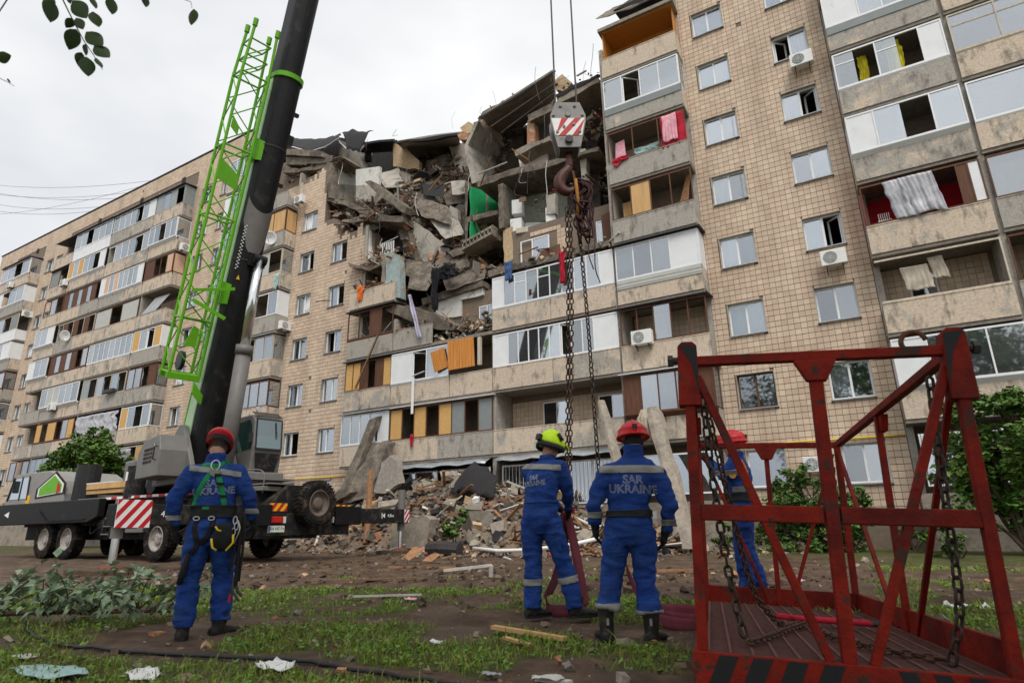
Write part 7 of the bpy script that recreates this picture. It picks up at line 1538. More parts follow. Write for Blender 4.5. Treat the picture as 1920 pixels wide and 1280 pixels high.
# appliances left in the opened kitchen
for (x, y, z, sx, sy, sz, nm, m_, lab) in ((-13.55, 1.2, 16.35, .55, .5, .8, 'water_heater', 'white_plastic', 'white wall cabinet in the opened kitchen, upper left'), (-13.5, 1.0, 15.15, .6, .6, .8, 'cooker', 'white_plastic', 'white cooker on the kitchen floor of the opened flat'), (-11.6, 1.0, 15.2, .5, .25, 1.0, 'fridge', 'white_plastic', 'white fridge right in the opened kitchen'), (-12.6, 1.3, 15.0, 1.0, .6, .4, 'kitchen_counter', 'grey_panel', 'tilted grey counter in the opened kitchen'), (-12.9, .8, 14.7, .9, .5, .3, 'drawer_box', 'pale_wood', 'pale drawer box at the edge of the opened kitchen')):
    b = MB(); b.obox((0, 0, 0), (sx, sy, sz), Matrix.Rotation(.25, 3, 'Z') @ Matrix.Rotation(.12 if 'counter' in nm else 0, 3, 'Y')); o = b.build(nm, m_); o.location = (x, y, z); tag(o, lab, 'appliance'); md = o.modifiers.new('b', 'BEVEL'); md.width = .02
b = MB(); b.prism([(-12.0, -.2, 12.35), (-10.6, -.2, 12.55), (-10.7, -.1, 13.1), (-11.6, -.1, 13.0)], (0, .05, 0)); o = b.build('fallen_door', 'brown_wood'); tag(o, 'dark brown board lying on the ledge below the tiled remnant', 'board')
b = MB(); b.prism([(-8.7, .2, 12.5), (-8.2, .2, 12.6), (-8.35, .25, 14.2), (-8.75, .25, 14.1)], (0, .05, 0)); o = b.build('standing_door', 'brown_wood'); tag(o, 'dark brown door standing right of the chains in the opened flat', 'door')
b = MB(); b.box(-46.6, -45.4, -1.15, -.92, 10.35, 10.6); o = b.build('planter_box', 'dark_tin'); tag(o, 'dark planter box on a balcony of the left block', 'planter')
# plastic film over the third floor balconies of the left block
cloth(-50.3, -44.6, sl(3)+.9, sl(3)+2.4, -.86, 'plastic_film', 'grey plastic film covering a third floor balcony of the left block', 'plastic sheet', 'plastic_sheet', amp=.10, fold=9, nx=34, seed=20)
cloth(-43.8, -42.2, sl(2)+.9, sl(2)+2.3, -.86, 'plastic_film', 'torn plastic film over a second floor balcony of the left block', 'plastic sheet', 'plastic_sheet', amp=.08, fold=5, seed=21, taper=.2)
b = MB(); b.prism([(-43.8, -.9, sl(6)+.95), (-42.0, -.9, sl(6)+.98), (-41.2, -.5, sl(6)+2.2), (-43.0, -.5, sl(6)+2.25)], (0, .04, .02)); o = b.build('fallen_glazing', 'curtain_grey'); tag(o, 'tilted glazing panel fallen inside a balcony of the left block', 'panel')
# ------------------------------------------------------------------ litter on the grass
def paper(x, y, s_, m, label, seed, cat='paper', fl=.35, nm='paper_scrap', asp=.6):
    rg = random.Random(seed); g = []
    for i in range(7):
        row = []
        for j in range(7):
            u, v = i/6-.5, j/6-.5; rr2 = 1-.25*(2*abs(u*v)*2)**1.0; px = x+(u*rr2+.035*rg.uniform(-1, 1))*s_; py = y+(v*rr2+.035*rg.uniform(-1, 1))*s_*asp+.15*s_*u*noise.noise(Vector((seed, u*2, 3)))
            row.append((px, py, gnd(px, py)+.025+max(0, fl*s_*(.25*rg.random()+.3*fbm(u*3, v*3, seed, 1.0)))))
        g.append(row)
    o = sheet(g, nm, m, None, .003); tag(o, label, cat); return o
paper(-3.55, -19.85, .30, 'white_plastic', 'crumpled white paper on the grass left of centre', 1); paper(-4.15, -20.35, .28, 'white_plastic', 'crumpled white paper at the bottom edge left of centre', 2)
paper(-5.6, -20.4, .26, 'plank_white', 'flat white card at the bottom left corner', 3, fl=.05); paper(-4.9, -20.55, .75, 'curtain_teal', 'pale green sheet lying at the bottom left corner', 4, fl=.05, asp=.4)
paper(-5.0, -16.75, .18, 'cloth_pink', 'small pink rag beside the white strip on the mud', 5); paper(-1.9, -19.2, .22, 'plank_white', 'small torn pale scrap at the bottom centre', 6)
paper(.55, -15.2, .4, 'white_plastic', 'white paper scraps on the grass at the right of the basket', 7); paper(.75, -14.4, .15, 'yellow_paint', 'small yellow scrap on the grass at the right', 8); paper(2.0, -12.5, .35, 'blue_scrap', 'crumpled blue bag on the ground at the far right', 9)
paper(-2.3, -19.2, .14, 'curtain_grey', 'small grey rag on the grass at the bottom centre', 10); paper(-3.2, -18.6, .12, 'white_plastic', 'tiny white scrap left of the split planks', 11); paper(-1.2, -12.8, .2, 'cloth_pink', 'pale pink scrap on the gravel behind the red-helmeted man', 12)
paper(-7.5, -17.3, .14, 'white_plastic', 'small white paper above the cut branch', 13)
def board(a, b_, w_, h_, m, label, nm='split_plank'):
    q = MB(); q.bar((a[0], a[1], gnd(a[0], a[1])+a[2]), (b_[0], b_[1], gnd(b_[0], b_[1])+b_[2]), w_, h_); o = q.build(nm, m); tag(o, label, 'plank'); return o
board((-3.05, -18.0, .05), (-2.3, -18.12, .03), .06, .03, 'plywood', 'split orange plank lying on the grass in the centre foreground'); board((-2.78, -18.25, .03), (-2.5, -18.33, .02), .05, .02, 'plywood', 'short split plank in front of the longer orange plank')
board((-5.95, -16.72, .05), (-5.0, -16.55, .05), .04, .02, 'plank_white', 'thin white strip lying on the mud left of centre', 'white_strip'); board((-2.0, -19.15, .02), (-1.75, -19.2, .02), .05, .02, 'plank_white', 'short pale lath at the bottom centre')
board((-6.2, -14.5, .18), (-5.6, -14.0, .2), .05, .04, 'plank_white', 'white frame piece standing on the edge of the grass', 'white_strip'); board((-5.62, -14.0, .02), (-5.6, -14.02, .2), .05, .05, 'plank_white', 'short upright leg of the white frame piece', 'white_strip')
board((-8.6, -15.2, .04), (-6.9, -14.3, .04), .07, .03, 'old_wood', 'long dark lath half sunk in the mud track'); board((-10.0, -11.5, .06), (-8.4, -11.0, .05), .08, .04, 'plank_wood', 'orange lath on the mud between crane and heap'); board((-4.4, -11.0, .05), (-3.2, -10.6, .05), .08, .04, 'plank_wood', 'orange lath on the mud before the leaning beam')
q = MB(); q.tube([(x, y, gnd(x, y)+.02) for x, y in [(v.x, v.y) for v in curve([(-9.0, -19.0, 0), (-7.2, -19.75, 0), (-5.85, -20.0, 0), (-4.1, -19.75, 0), (-3.1, -19.55, 0), (-2.0, -19.5, 0)], 50)]], .014, 6); o = q.build('black_cable', 'black_plastic', None, smooth=True); tag(o, 'black cable running along the grass at the bottom left', 'cable')
# ------------------------------------------------------------------ trees behind the camera: the near ground and the men stand in their shade
def big_tree(loc, h, Rc, seed, label):
    rg = random.Random(seed); r = empty('tree', loc); tag(r, label, 'tree'); st = MB(); cr_ = MB()
    st.tube([(0, 0, -.1), (.1, 0, h*.3), (0, .1, h*.55), (0, 0, h*.8)], [.3, .24, .18, .06], 10)
    for i in range(16):
        a = rg.uniform(0, 6.28); q = rg.uniform(.35, 1.0)*Rc; z0 = h*rg.uniform(.35, .6); p = Vector((cos(a)*q, sin(a)*q, h*rg.uniform(.62, 1.0)))
        st.tube([(0, 0, z0), (p.x*.5, p.y*.5, (z0+p.z)/2+.3), p], [.09, .06, .02], 6)
        for k in range(4):
            c = p+Vector((rg.gauss(0, .8), rg.gauss(0, .8), rg.gauss(0, .6))); leaves(cr_, c, 105, 1.25, .28, rg, .75)
    cr_.build('crown', 'leaf_tree', r); st.build('trunk', 'bark', r)
big_tree((-3.2, -25.6, 0), 11.5, 4.6, 1, 'broad leafy tree out of view behind the viewer, left one'); big_tree((3.4, -23.8, 0), 12, 4.6, 2, 'broad leafy tree out of view behind the viewer, middle one'); big_tree((9.0, -21.5, 0), 11.5, 4.3, 3, 'broad leafy tree out of view behind the viewer, right one')
# ------------------------------------------------------------------ rescue workers
mat('coverall_blue', (0.009, 0.040, 0.205), 0.9, 0.28, 7, col2=(.016, .055, .22), fac2=(.45, .6), scale2=6, col3=(0.006, 0.018, 0.07), fac3=(.56, .78), scale3=3.0, bump=.8, bscale=16, stretch=(1, 1, 1.9))
mat('reflective', (0.24, 0.24, 0.23), 0.5, 0.12, 10, col3=(.24, .23, .22), fac3=(.55, .75), scale3=8)
mat('skin', (0.42, 0.22, 0.15), 0.6, 0.12, 20)
mat('hair_dark', (0.045, 0.033, 0.026), 0.85, 0.3, 30)
mat('glove_black', (0.010, 0.010, 0.011), 0.8, 0.35, 20)
mat('boot_black', (0.014, 0.013, 0.012), 0.65, 0.35, 16, col3=(.07, .05, .035), fac3=(.55, .75), scale3=9)
mat('helmet_red', (0.58, 0.014, 0.022), 0.35, 0.12, 6, col3=(.24, .02, .02), fac3=(.6, .8), scale3=5)
mat('helmet_yellow', (0.52, 0.80, 0.0), 0.4, 0.06, 6)
mat('strap_green', (0.01, 0.22, 0.075), 0.75, 0.15, 20)
mat('strap_black', (0.012, 0.012, 0.013), 0.8, 0.25, 20)
mat('strap_maroon', (0.15, 0.03, 0.045), 0.85, 0.3, 9, stretch=(1, 1, .3), col3=(.10, .05, .05), fac3=(.55, .75), scale3=6)
mat('steel_bright', (0.55, 0.55, 0.55), 0.3, 0.1, 8, metal=.9)
mat('text_white', (0.42, 0.45, 0.55), 0.7, 0.1, 20)
mat('badge_gold', (0.55, 0.28, 0.06), 0.7, 0.3, 40)
def remeshed(mb, name, vox, smooth=4, fac=.5):
    me0 = mb.mesh(name, 'skin'); o = bpy.data.objects.new(name, me0); COL.objects.link(o)
    r = o.modifiers.new('r', 'REMESH'); r.mode = 'VOXEL'; r.voxel_size = vox; r.use_smooth_shade = True
    s_ = o.modifiers.new('s', 'SMOOTH'); s_.iterations = smooth; s_.factor = fac
    bpy.context.view_layer.update()
    me_ = bpy.data.meshes.new_from_object(o.evaluated_get(bpy.context.evaluated_depsgraph_get())); bpy.data.objects.remove(o); bpy.data.meshes.remove(me0)
    me_.name = name; me_.materials.clear(); return me_
def ball(mb, c, rx, ry, rz, n=12, rot=None):
    rings = []; c = Vector(c)
    for i in range(1, n):
        ph = pi*i/n; rings.append([c + ((rot @ v) if rot else v) for v in [Vector((rx*sin(ph)*cos(2*pi*j/n/1), ry*sin(ph)*sin(2*pi*j/n), -rz*cos(ph))) for j in range(n)]])
    mb.loft(rings)
def figure(J, tw, k=1.0, head=True, hd=0.0, fp=0.0):
    """limbs and trunk along the joints J; tw turns the trunk's width axis; k scales the girth"""
    mb = MB(); V_ = Vector
    def ring(c, rx, ry, a): return [V_(c)+V_((cos(a)*rx*cos(t)-sin(a)*ry*sin(t), sin(a)*rx*cos(t)+cos(a)*ry*sin(t), 0)) for t in [2*pi*i/20 for i in range(20)]]
    pe, wa, ch, nk = V_(J['pelvis']), V_(J['waist']), V_(J['chest']), V_(J['neck'])
    a0 = J.get('twhip', tw)
    crot = (V_(J['hipL'])+V_(J['hipR']))/2
    mb.loft([ring(crot+V_((0, 0, -.10)), .12*k, .10*k, a0), ring(crot+V_((0, 0, -.02)), .18*k, .14*k, a0), ring(pe, .192*k, .150*k, a0), ring(pe.lerp(wa, .55), .180*k, .138*k, a0), ring(wa, .172*k, .130*k, (a0+tw)/2), ring(wa.lerp(ch, .4), .185*k, .14*k, tw), ring(ch, .20*k, .150*k, tw),
             ring(ch.lerp(nk, .45), .205*k, .140*k, tw), ring(ch.lerp(nk, .75), .165*k, .11*k, tw), ring(ch.lerp(nk, .95), .09*k, .075*k, tw), ring(nk+V_((0, 0, .03)), .068*k, .066*k, tw)])
    for s_ in 'LR':
        sh, el, wr = V_(J['sh'+s_]), V_(J['el'+s_]), V_(J['wr'+s_])
        inn_ = ch.lerp(nk, .6); st_ = sh.lerp(inn_, .45)
        mb.tube([st_, sh+(V_((0, 0, .0))), sh.lerp(el, .35), sh.lerp(el, .75), el, el.lerp(wr, .3), el.lerp(wr, .7), wr], [.082*k, .088*k, .080*k, .070*k, .064*k, .064*k, .057*k, .048*k], 14)
        hp_, kn, an = V_(J['hip'+s_]), V_(J['kn'+s_]), V_(J['an'+s_])
        mb.tube([hp_+V_((0, 0, .08)), hp_, hp_.lerp(kn, .35), hp_.lerp(kn, .75), kn, kn.lerp(an, .3), kn.lerp(an, .65), an], [.098*k, .112*k, .112*k, .096*k, .088*k, .090*k, .088*k, .084*k*J.get('hem', 1)], 16)
    if head:
        h = V_(J['head']); f = V_((-sin(hd), cos(hd), -math.tan(fp))).normalized(); s2 = V_((cos(hd), sin(hd), 0)); u2 = s2.cross(f)
        rot = Matrix((s2, f, u2)).transposed()
        ball(mb, h, .075, .095, .112, 16, rot); ball(mb, h+rot @ V_((0, .03, -.055)), .055, .065, .065, 12, rot)
        mb.tube([nk, h+rot @ V_((0, -.03, -.05))], [.060, .056], 12)
        ball(mb, h+rot @ V_((0, .098, -.022)), .014, .022, .026, 8, rot)       # nose
        ball(mb, h+rot @ V_((0, .086, .018)), .055, .012, .012, 8, rot)         # brow
        ball(mb, h+rot @ V_((0, .086, -.066)), .026, .012, .010, 8, rot)        # lips
        ball(mb, h+rot @ V_((0, .072, -.098)), .028, .022, .020, 8, rot)        # chin
        for sx in (-1, 1): ball(mb, h+rot @ V_((sx*.076, -.008, -.02)), .011, .020, .032, 8, rot)
        return mb, rot
    return mb, None
def folds(me_, J, amp=.008, seed=0):
    co = np.empty(len(me_.vertices)*3); me_.vertices.foreach_get('co', co); co = co.reshape(-1, 3)
    no = np.empty(len(me_.vertices)*3); me_.vertex_normals.foreach_get('vector', no); no = no.reshape(-1, 3)
    JP = [Vector(J[q]) for q in ('elL', 'elR', 'knL', 'knR', 'anL', 'anR', 'waist', 'wrL', 'wrR')]
    for i in range(len(co)):
        p = Vector(co[i]); d = min((p-q).length for q in JP)
        boost = 1+1.5*math.exp(-(d/.12)**2)
        w1 = noise.noise(Vector((p.x*5+seed, p.y*5, p.z*13))); w2 = noise.noise(Vector((p.x*11+seed, p.y*11+3, p.z*17))); w3 = noise.noise(Vector((p.x*3+p.z*6, p.y*3+seed, p.z*5-p.x*7)))
        h = (.5-abs(w1)*2)*amp*boost + w2*amp*.45 + (.4-abs(w3)*2)*amp*.9 + (.3-abs(noise.noise(Vector((p.x*22, p.y*22+seed, p.z*34))))*1.6)*amp*.35
        co[i] += no[i]*h
    me_.vertices.foreach_set('co', co.reshape(-1)); me_.update()
def band(me_, name, m, parent, z0, z1, off=.005, cond=None, tilt=(0, 0), cond_n=None):
    """strip of tape: a slice of the garment lifted off it"""
    bm = bmesh.new(); bm.from_mesh(me_); up_ = Vector((tilt[0], tilt[1], 1)).normalized()
    for z, sg in ((z0, 1), (z1, -1)):
        bmesh.ops.bisect_plane(bm, geom=bm.verts[:]+bm.edges[:]+bm.faces[:], plane_co=(0, 0, z), plane_no=up_*-sg, clear_outer=True)
    if cond: bmesh.ops.delete(bm, geom=[f for f in bm.faces if not cond(f.calc_center_median(), f.normal)], context='FACES')
    bm.normal_update()
    for v in bm.verts: v.co += v.normal*off
    me2 = bpy.data.meshes.new(name); bm.to_mesh(me2); bm.free(); me2.materials.clear(); me2.materials.append(M[m])
    me2.polygons.foreach_set('use_smooth', [True]*len(me2.polygons))
    o = bpy.data.objects.new(name, me2); COL.objects.link(o); o.parent = parent
    md = o.modifiers.new('s', 'SOLIDIFY'); md.thickness = .003; md.offset = 1
    return o
def bvh_of(me_): return BVHTree.FromPolygons([v.co.copy() for v in me_.vertices], [tuple(p.vertices) for p in me_.polygons])
def on_back(bv, x, z, off, dirv=(0, 1, 0)):
    d = Vector(dirv); o_ = Vector((x, 0, z)) - d*1.5
    hit, nrm, _, _ = bv.ray_cast(o_, d)
    if hit is None: return None
    return hit - d*off
def strap(bv, pts, wd, m, name, parent, off=.007, dirv=(0, 1, 0), n=26):
    """webbing laid on the garment, seen from behind; pts are (x, z)"""
    P_ = [Vector((x, 0, z)) for x, z in pts]; P_ = curve(P_, n) if len(P_) > 2 else [P_[0].lerp(P_[1], i/n) for i in range(n+1)]
    g = []; lasty = None
    for i, p in enumerate(P_):
        d = (P_[min(i+1, len(P_)-1)]-P_[max(0, i-1)]).normalized(); s_ = Vector((d.z, 0, -d.x)); row = []
        for u in (-.5, -.17, .17, .5):
            q = p+s_*u*wd; h = on_back(bv, q.x, q.z, off, dirv)
            y = h.y if h else lasty; lasty = y if y is not None else lasty
            row.append((q.x, y if y is not None else -.12, q.z))
        my = sum(r[1] for r in row)/4; row = [(r[0], r[1]*.4+my*.6, r[2]) for r in row]
        g.append(row)
    o = sheet(g, name, m, parent, .004); return o
def text_on(bv, body, size, cx, cz, m, parent, roll=0.0, dirv=(0, 1, 0), sx=1.0, xa=1.0):
    cu = bpy.data.curves.new('lettering', 'FONT'); cu.body = body; cu.size = size; cu.align_x = 'CENTER'; cu.align_y = 'CENTER'; cu.fill_mode = 'NONE'; cu.bevel_depth = .0019; cu.bevel_resolution = 0; cu.resolution_u = 3; cu.space_line = .82
    t = bpy.data.objects.new('lettering', cu); COL.objects.link(t); bpy.context.view_layer.update()
    me_ = bpy.data.meshes.new_from_object(t.evaluated_get(bpy.context.evaluated_depsgraph_get())); bpy.data.objects.remove(t); bpy.data.curves.remove(cu)
    d = Vector(dirv).normalized(); lat = Vector((d.y, -d.x, 0))
    for v in me_.vertices:
        lx = v.co.x*sx*cos(roll)-v.co.y*sin(roll); lz = v.co.x*sx*sin(roll)+v.co.y*cos(roll)
        q = Vector(cx)+lat*lx+Vector((0, 0, lz)) - d*1.5; q.z += cz*0
        hit, nrm, _, _ = bv.ray_cast(q, d)
        v.co = (hit - d*(.003+v.co.z)) if hit else q+d*1.35
    me_.materials.clear(); me_.materials.append(M[m]); o = bpy.data.objects.new('lettering', me_); COL.objects.link(o); o.parent = parent; return o
# gloved hand hanging down from the wrist: palm, four unequal bent fingers, thumb from the side
def hand_mesh(curl, name):
    b = MB(); ball(b, (0, .0, -.055), .021, .043, .055, 12); b.tube([(0, 0, .045), (0, 0, -.03)], [.036, .031], 12, ell=(.85, 1.05))
    for y, ln, r0 in ((.033, .070, .0105), (.011, .080, .011), (-.011, .075, .0105), (-.032, .058, .0095)):
        p = Vector((.0, y, -.092)); pts = [Vector((0, y*.9, -.06)), p.copy()]; a = .12
        for q in (.45, .33, .25):
            a += curl*q*1.6; p = p+Vector((-sin(a), 0, -cos(a)))*ln*q; pts.append(p.copy())
        b.tube(pts, [r0*1.05, r0, r0*.97, r0*.92, r0*.75], 9)
    p = [Vector((.0, .030, -.030)), Vector((-.008, .052, -.058)), Vector((-.016, .058, -.085)), Vector((-.026, .052, -.105))]
    b.tube(p, [.015, .0135, .012, .009], 9)
    me_ = remeshed(b, name, .0052, 2); me_.materials.append(M['glove_black']); return me_
HAND = {'open': hand_mesh(.35, 'glove'), 'fist': hand_mesh(1.15, 'glove')}
def put_hand(parent, wr, el, side, kind='open', yaw=0.0, m=None):
    d = (Vector(wr)-Vector(el)).normalized(); o = inst('glove', HAND[kind], parent, Vector(wr)+d*.015); o.rotation_mode = 'QUATERNION'
    o.rotation_quaternion = (-d).to_track_quat('Z', 'Y') if False else Vector((0, 0, -1)).rotation_difference(d) @ Matrix.Rotation(yaw, 3, 'Z').to_quaternion()
    o.scale = (1.35*side, 1.25, 1.12); return o
def boot_mesh(shaft, name):
    b = MB(); b.tube([(0, 0, shaft), (0, 0, shaft*.6), (0, -.005, .10), (0, -.008, .05), (0, -.008, .012)], [.062, .058, .052, .050, .050], 14)
    rings = []
    for y, w_, h_ in ((-.075, .036, .07), (-.05, .044, .085), (.0, .044, .10), (.06, .046, .078), (.12, .051, .062), (.165, .046, .055), (.195, .026, .04)):
        rings.append([(w_*cos(t), y, max(.0, .5*h_+.5*h_*sin(t)) if sin(t) > 0 else max(.004, .5*h_*(1+.95*sin(t)))) for t in [2*pi*i/16 for i in range(16)]])
    b.loft(rings); me_ = remeshed(b, name, .008, 2); me_.materials.append(M['boot_black']); return me_
BOOTH, BOOTL = boot_mesh(.27, 'boot'), boot_mesh(.17, 'boot')
sm = MB()
ring_ = [[(w_*cos(t)*1.06, .06+ (y*1.04)*sin(t) if False else .058+.142*sin(t), z) for t in [2*pi*i/20 for i in range(20)]] for w_, y, z in ((.050, 1, -.004), (.052, 1, .016))]
sm.loft(ring_); SOLE = sm.mesh('sole', 'black_plastic')
def put_boot(parent, an, yaw, tall=True, sc=1.0):
    o = inst('boot', BOOTH if tall else BOOTL, parent, (an[0], an[1], an[2]), (0, 0, yaw), (sc,)*3); inst('sole', SOLE, o); return o
def helmet(parent, c, yaw, pitch, kind):
    m = {'red': 'helmet_red', 'climb': 'helmet_red', 'yellow': 'helmet_yellow'}[kind]
    h = empty('helmet', c, 0, parent); h.rotation_euler = (-pitch, 0, yaw)
    b = MB(); n = 28; R_ = []
    RX, RY, RZ = (.138, .165, .150) if kind == 'red' else ((.125, .152, .145) if kind == 'climb' else (.135, .165, .155))
    def low(t):   # lower edge of the shell: higher at the front, lower over the nape for the rescue shell
        return {'red': .0, 'climb': .035-.03*sin(t), 'yellow': -.02-.05*max(0, -sin(t)*.4)-.035*abs(cos(t))}[kind]
    for i in range(9):
        ph = (pi/2)*i/8
        R_.append([(RX*cos(ph)*cos(t), RY*cos(ph)*sin(t), low(t)*(1-i/8)+RZ*sin(ph)) for t in [2*pi*j/n for j in range(n)]])
    b.loft(R_); o = b.build('shell', m, h, smooth=True)
    if kind != 'climb':
        md = o.modifiers.new('sb', 'SUBSURF'); md.levels = 1; md.render_levels = 1
    if kind == 'red':
        b = MB(); b.loft([[(r_*RX*cos(t), r_*RY*sin(t)*(1.0 if sin(t) < 0 else 1.06), z) for t in [2*pi*j/n for j in range(n)]] for r_, z in ((.995, .03), (1.055, .006), (1.06, -.004), (.98, .0))], caps=False); b.build('brim', m, h, smooth=True)
        b = MB(); b.tube([(0, RY*.985*cos(a), RZ*.985*sin(a)) for a in np.linspace(.12, pi-.12, 18)], .015, 8); b.build('crest', m, h, smooth=True)
        b = MB(); b.loft([[(1.015*RX*cos(t)*.985, 1.015*RY*sin(t)*.985, z) for t in [2*pi*j/n for j in range(n)]] for z in (.05, .058)], caps=False); b.build('shell_band', 'sign_red', h)
        b = MB(); b.box(-.02, .02, -RY-.012, -RY+.01, .045, .08); b.build('buckle', 'black_plastic', h)
    if kind == 'yellow':
        b = MB(); b.loft([[((RX-.003)*r_*cos(t), (RY-.003)*r_*sin(t), low(t)+z) for t in [2*pi*j/n for j in range(n)]] for r_, z in ((1.0, .02), (1.04, -.006), (1.0, -.03), (.86, -.035))], caps=False); b.build('rim', 'black_plastic', h, smooth=True)
        for sx in (-1, 1):
            b = MB(); b.tube([(sx*.112, -.02, .085), (sx*.138, .03, .02)], [.018, .022], 8); b.build('vent_cover', 'black_plastic', h, smooth=True)
        b = MB(); b.prism([(-.075, RY-.02, .02), (.075, RY-.02, .02), (.06, RY+.04, -.005), (-.06, RY+.04, -.005)], (0, 0, .012)); b.build('peak', 'helmet_yellow', h)
        b = MB(); b.box(-.03, .03, -RY-.03, -RY+.01, -.03, .03); b.build('adjuster', 'black_plastic', h)
    if kind == 'climb':
        for x, y, z in ((0, -.075, .132), (.06, -.06, .118), (-.055, -.06, .12)):
            b = MB(); b.tube([(x, y, z), (x*1.06, y*1.06, z*1.05)], .02, 10); b.build('sticker', 'reflective', h)
        b = MB(); b.loft([[((RX-.012)*cos(t), (RY-.012)*sin(t), z) for t in [2*pi*j/n for j in range(n)]] for z in (-.02, .03)], caps=False); b.build('headband', 'strap_black', h)
    return h
def person(label, origin, yaw, J, tw, hd, fp, hel, hair='hair_dark', seed=0, tall=True, boots=None, hoff=(0, 0, 0), voxel=.0115, collar=.07):
    r = empty('person', origin, R(yaw)); tag(r, label, 'person')
    mb, rot = figure(J, tw, .68, True, hd, fp); bme = remeshed(mb, 'body', .0095, 2)
    bme.materials.append(M['skin']); bme.materials.append(M[hair])
    h = Vector(J['head'])
    for p in bme.polygons:
        q = rot.transposed() @ (p.center-h)
        if (p.center-h).length < .15 and q.z > -.045 and (q.y < .035 or q.z > .07): p.material_index = 1
    bo = bpy.data.objects.new('body', bme); COL.objects.link(bo); bo.parent = r
    for sx in (-1, 1):
        b = MB(); ball(b, h+rot @ Vector((sx*.032, .088, .0)), .012, .009, .008, 8, rot); b.build('eye', 'soot_void_black', bo, smooth=True)
    mb, _ = figure(J, tw, 1.0, False)
    nk = Vector(J['neck']); mb.tube([nk+Vector((0, 0, -.03)), nk+Vector((0, -.005, collar*.5)), nk+Vector((0, -.005, collar))], [.088, .085, .082], 16)
    cme = remeshed(mb, 'coverall', voxel, 3); folds(cme, J, .0095, seed); cme.materials.append(M['coverall_blue']); cme.polygons.foreach_set('use_smooth', [True]*len(cme.polygons))
    co = bpy.data.objects.new('coverall', cme); COL.objects.link(co); co.parent = r
    helmet(r, h+rot @ Vector((0, -.005, .028))+Vector(hoff), hd, fp, hel)
    return r, cme, bvh_of(cme), rot
# --- the man with the harness, left
J = dict(pelvis=(-.03, 0, .93), waist=(-.03, .03, 1.08), chest=(-.04, .06, 1.30), neck=(-.06, .10, 1.52), head=(-.055, .165, 1.655), shL=(-.245, .06, 1.40), shR=(.135, .06, 1.42), elL=(-.36, .0, 1.16), wrL=(-.33, .06, .95), elR=(.25, .0, 1.19), wrR=(.31, .08, 1.00),
         hipL=(-.125, .0, .86), hipR=(.075, .0, .86), knL=(-.155, .04, .50), knR=(.115, .09, .50), anL=(-.155, -.02, .10), anR=(.125, .02, .13), hem=1.0)
pL, cL, bL, rotL = person('man in blue coveralls with green harness and red climbing helmet, head bowed, at left', (-5.23, -19.25, 0), 55.8, J, 0, -.25, .55, 'climb', seed=3, tall=False)
put_boot(pL, (-.155, -.02, .012), .1, False, 1.05); put_boot(pL, (.125, .02, .012), -1.0, False, 1.1)
put_hand(pL, J['wrL'], J['elL'], -1, 'open', .4); put_hand(pL, J['wrR'], J['elR'], 1, 'open', -.4)
bk_ = lambda c, n: n.y < -.15
band(cL, 'reflective_tape', 'reflective', pL, 1.385, 1.435, .004, lambda c, n: -.27 < c.x < .17 and c.y < .06, (.12, 0))
band(cL, 'cuff_tape', 'reflective', pL, .985, 1.03, .004, lambda c, n: c.x < -.27); band(cL, 'cuff_tape', 'reflective', pL, 1.04, 1.085, .004, lambda c, n: c.x > .235)
text_on(bL, 'SAR\nUKRAINE', .085, (-.05, 0, 1.27), 0, 'text_white', pL, .08)
band(cL, 'waist_belt', 'strap_black', pL, 1.0, 1.115, .012, lambda c, n: abs(c.x+.03) < .205)
strap(bL, [(-.055, 1.455), (-.12, 1.35), (-.175, 1.22), (-.195, 1.10)], .042, 'strap_green', 'harness_strap', pL, .010); strap(bL, [(-.05, 1.46), (-.02, 1.36), (.02, 1.24), (.055, 1.10)], .046, 'strap_green', 'harness_strap', pL, .010)
strap(bL, [(-.06, 1.46), (-.12, 1.475), (-.17, 1.46)], .04, 'strap_green', 'harness_strap', pL, .008); strap(bL, [(-.05, 1.46), (.0, 1.49), (.05, 1.50)], .04, 'strap_green', 'harness_strap', pL, .008)
for z, x in ((1.38, -.03), (1.30, .0), (1.19, .035)):
    p_ = on_back(bL, x, z, .02)
    b = MB(); b.box(x-.028, x+.028, p_.y-.006, p_.y+.006, z-.012, z+.012); b.build('strap_buckle', 'strap_black', pL)
p_ = on_back(bL, -.06, 1.47, .025); b = MB(); b.tube([p_+Vector((.036*cos(a), -.012+.01*sin(a), .045*sin(a))) for a in np.linspace(0, 2*pi, 20)], .006, 6, caps=False); b.build('d_ring', 'steel_bright', pL, smooth=True)
b = MB(); p_ = on_back(bL, -.06, 1.40, .014); b.prism([(-.10, p_.y, 1.43), (-.02, p_.y, 1.43), (-.02, p_.y, 1.39), (-.06, p_.y, 1.36), (-.10, p_.y, 1.39)], (0, -.006, 0)); b.build('back_plate', 'crane_silver', pL)
strap(bL, [(-.15, 1.0), (-.16, .9), (-.13, .78), (-.17, .70)], .045, 'strap_black', 'leg_strap', pL, .008); strap(bL, [(-.02, 1.0), (-.03, .92), (-.06, .84), (-.10, .78)], .045, 'strap_black', 'leg_strap', pL, .008)
b = MB(); p_ = on_back(bL, -.10, 1.09, .02); b.box(-.125, -.07, p_.y-.004, p_.y, 1.075, 1.10); b.build('belt_label', 'strap_green', pL)
for x in (-.16, -.04):
    p_ = on_back(bL, x, 1.0, .03); b = MB(); b.tube([p_+Vector((.024*cos(a), 0, .016*sin(a))) for a in np.linspace(0, 2*pi, 14)], .005, 6, caps=False); b.build('belt_buckle', 'steel_bright', pL)
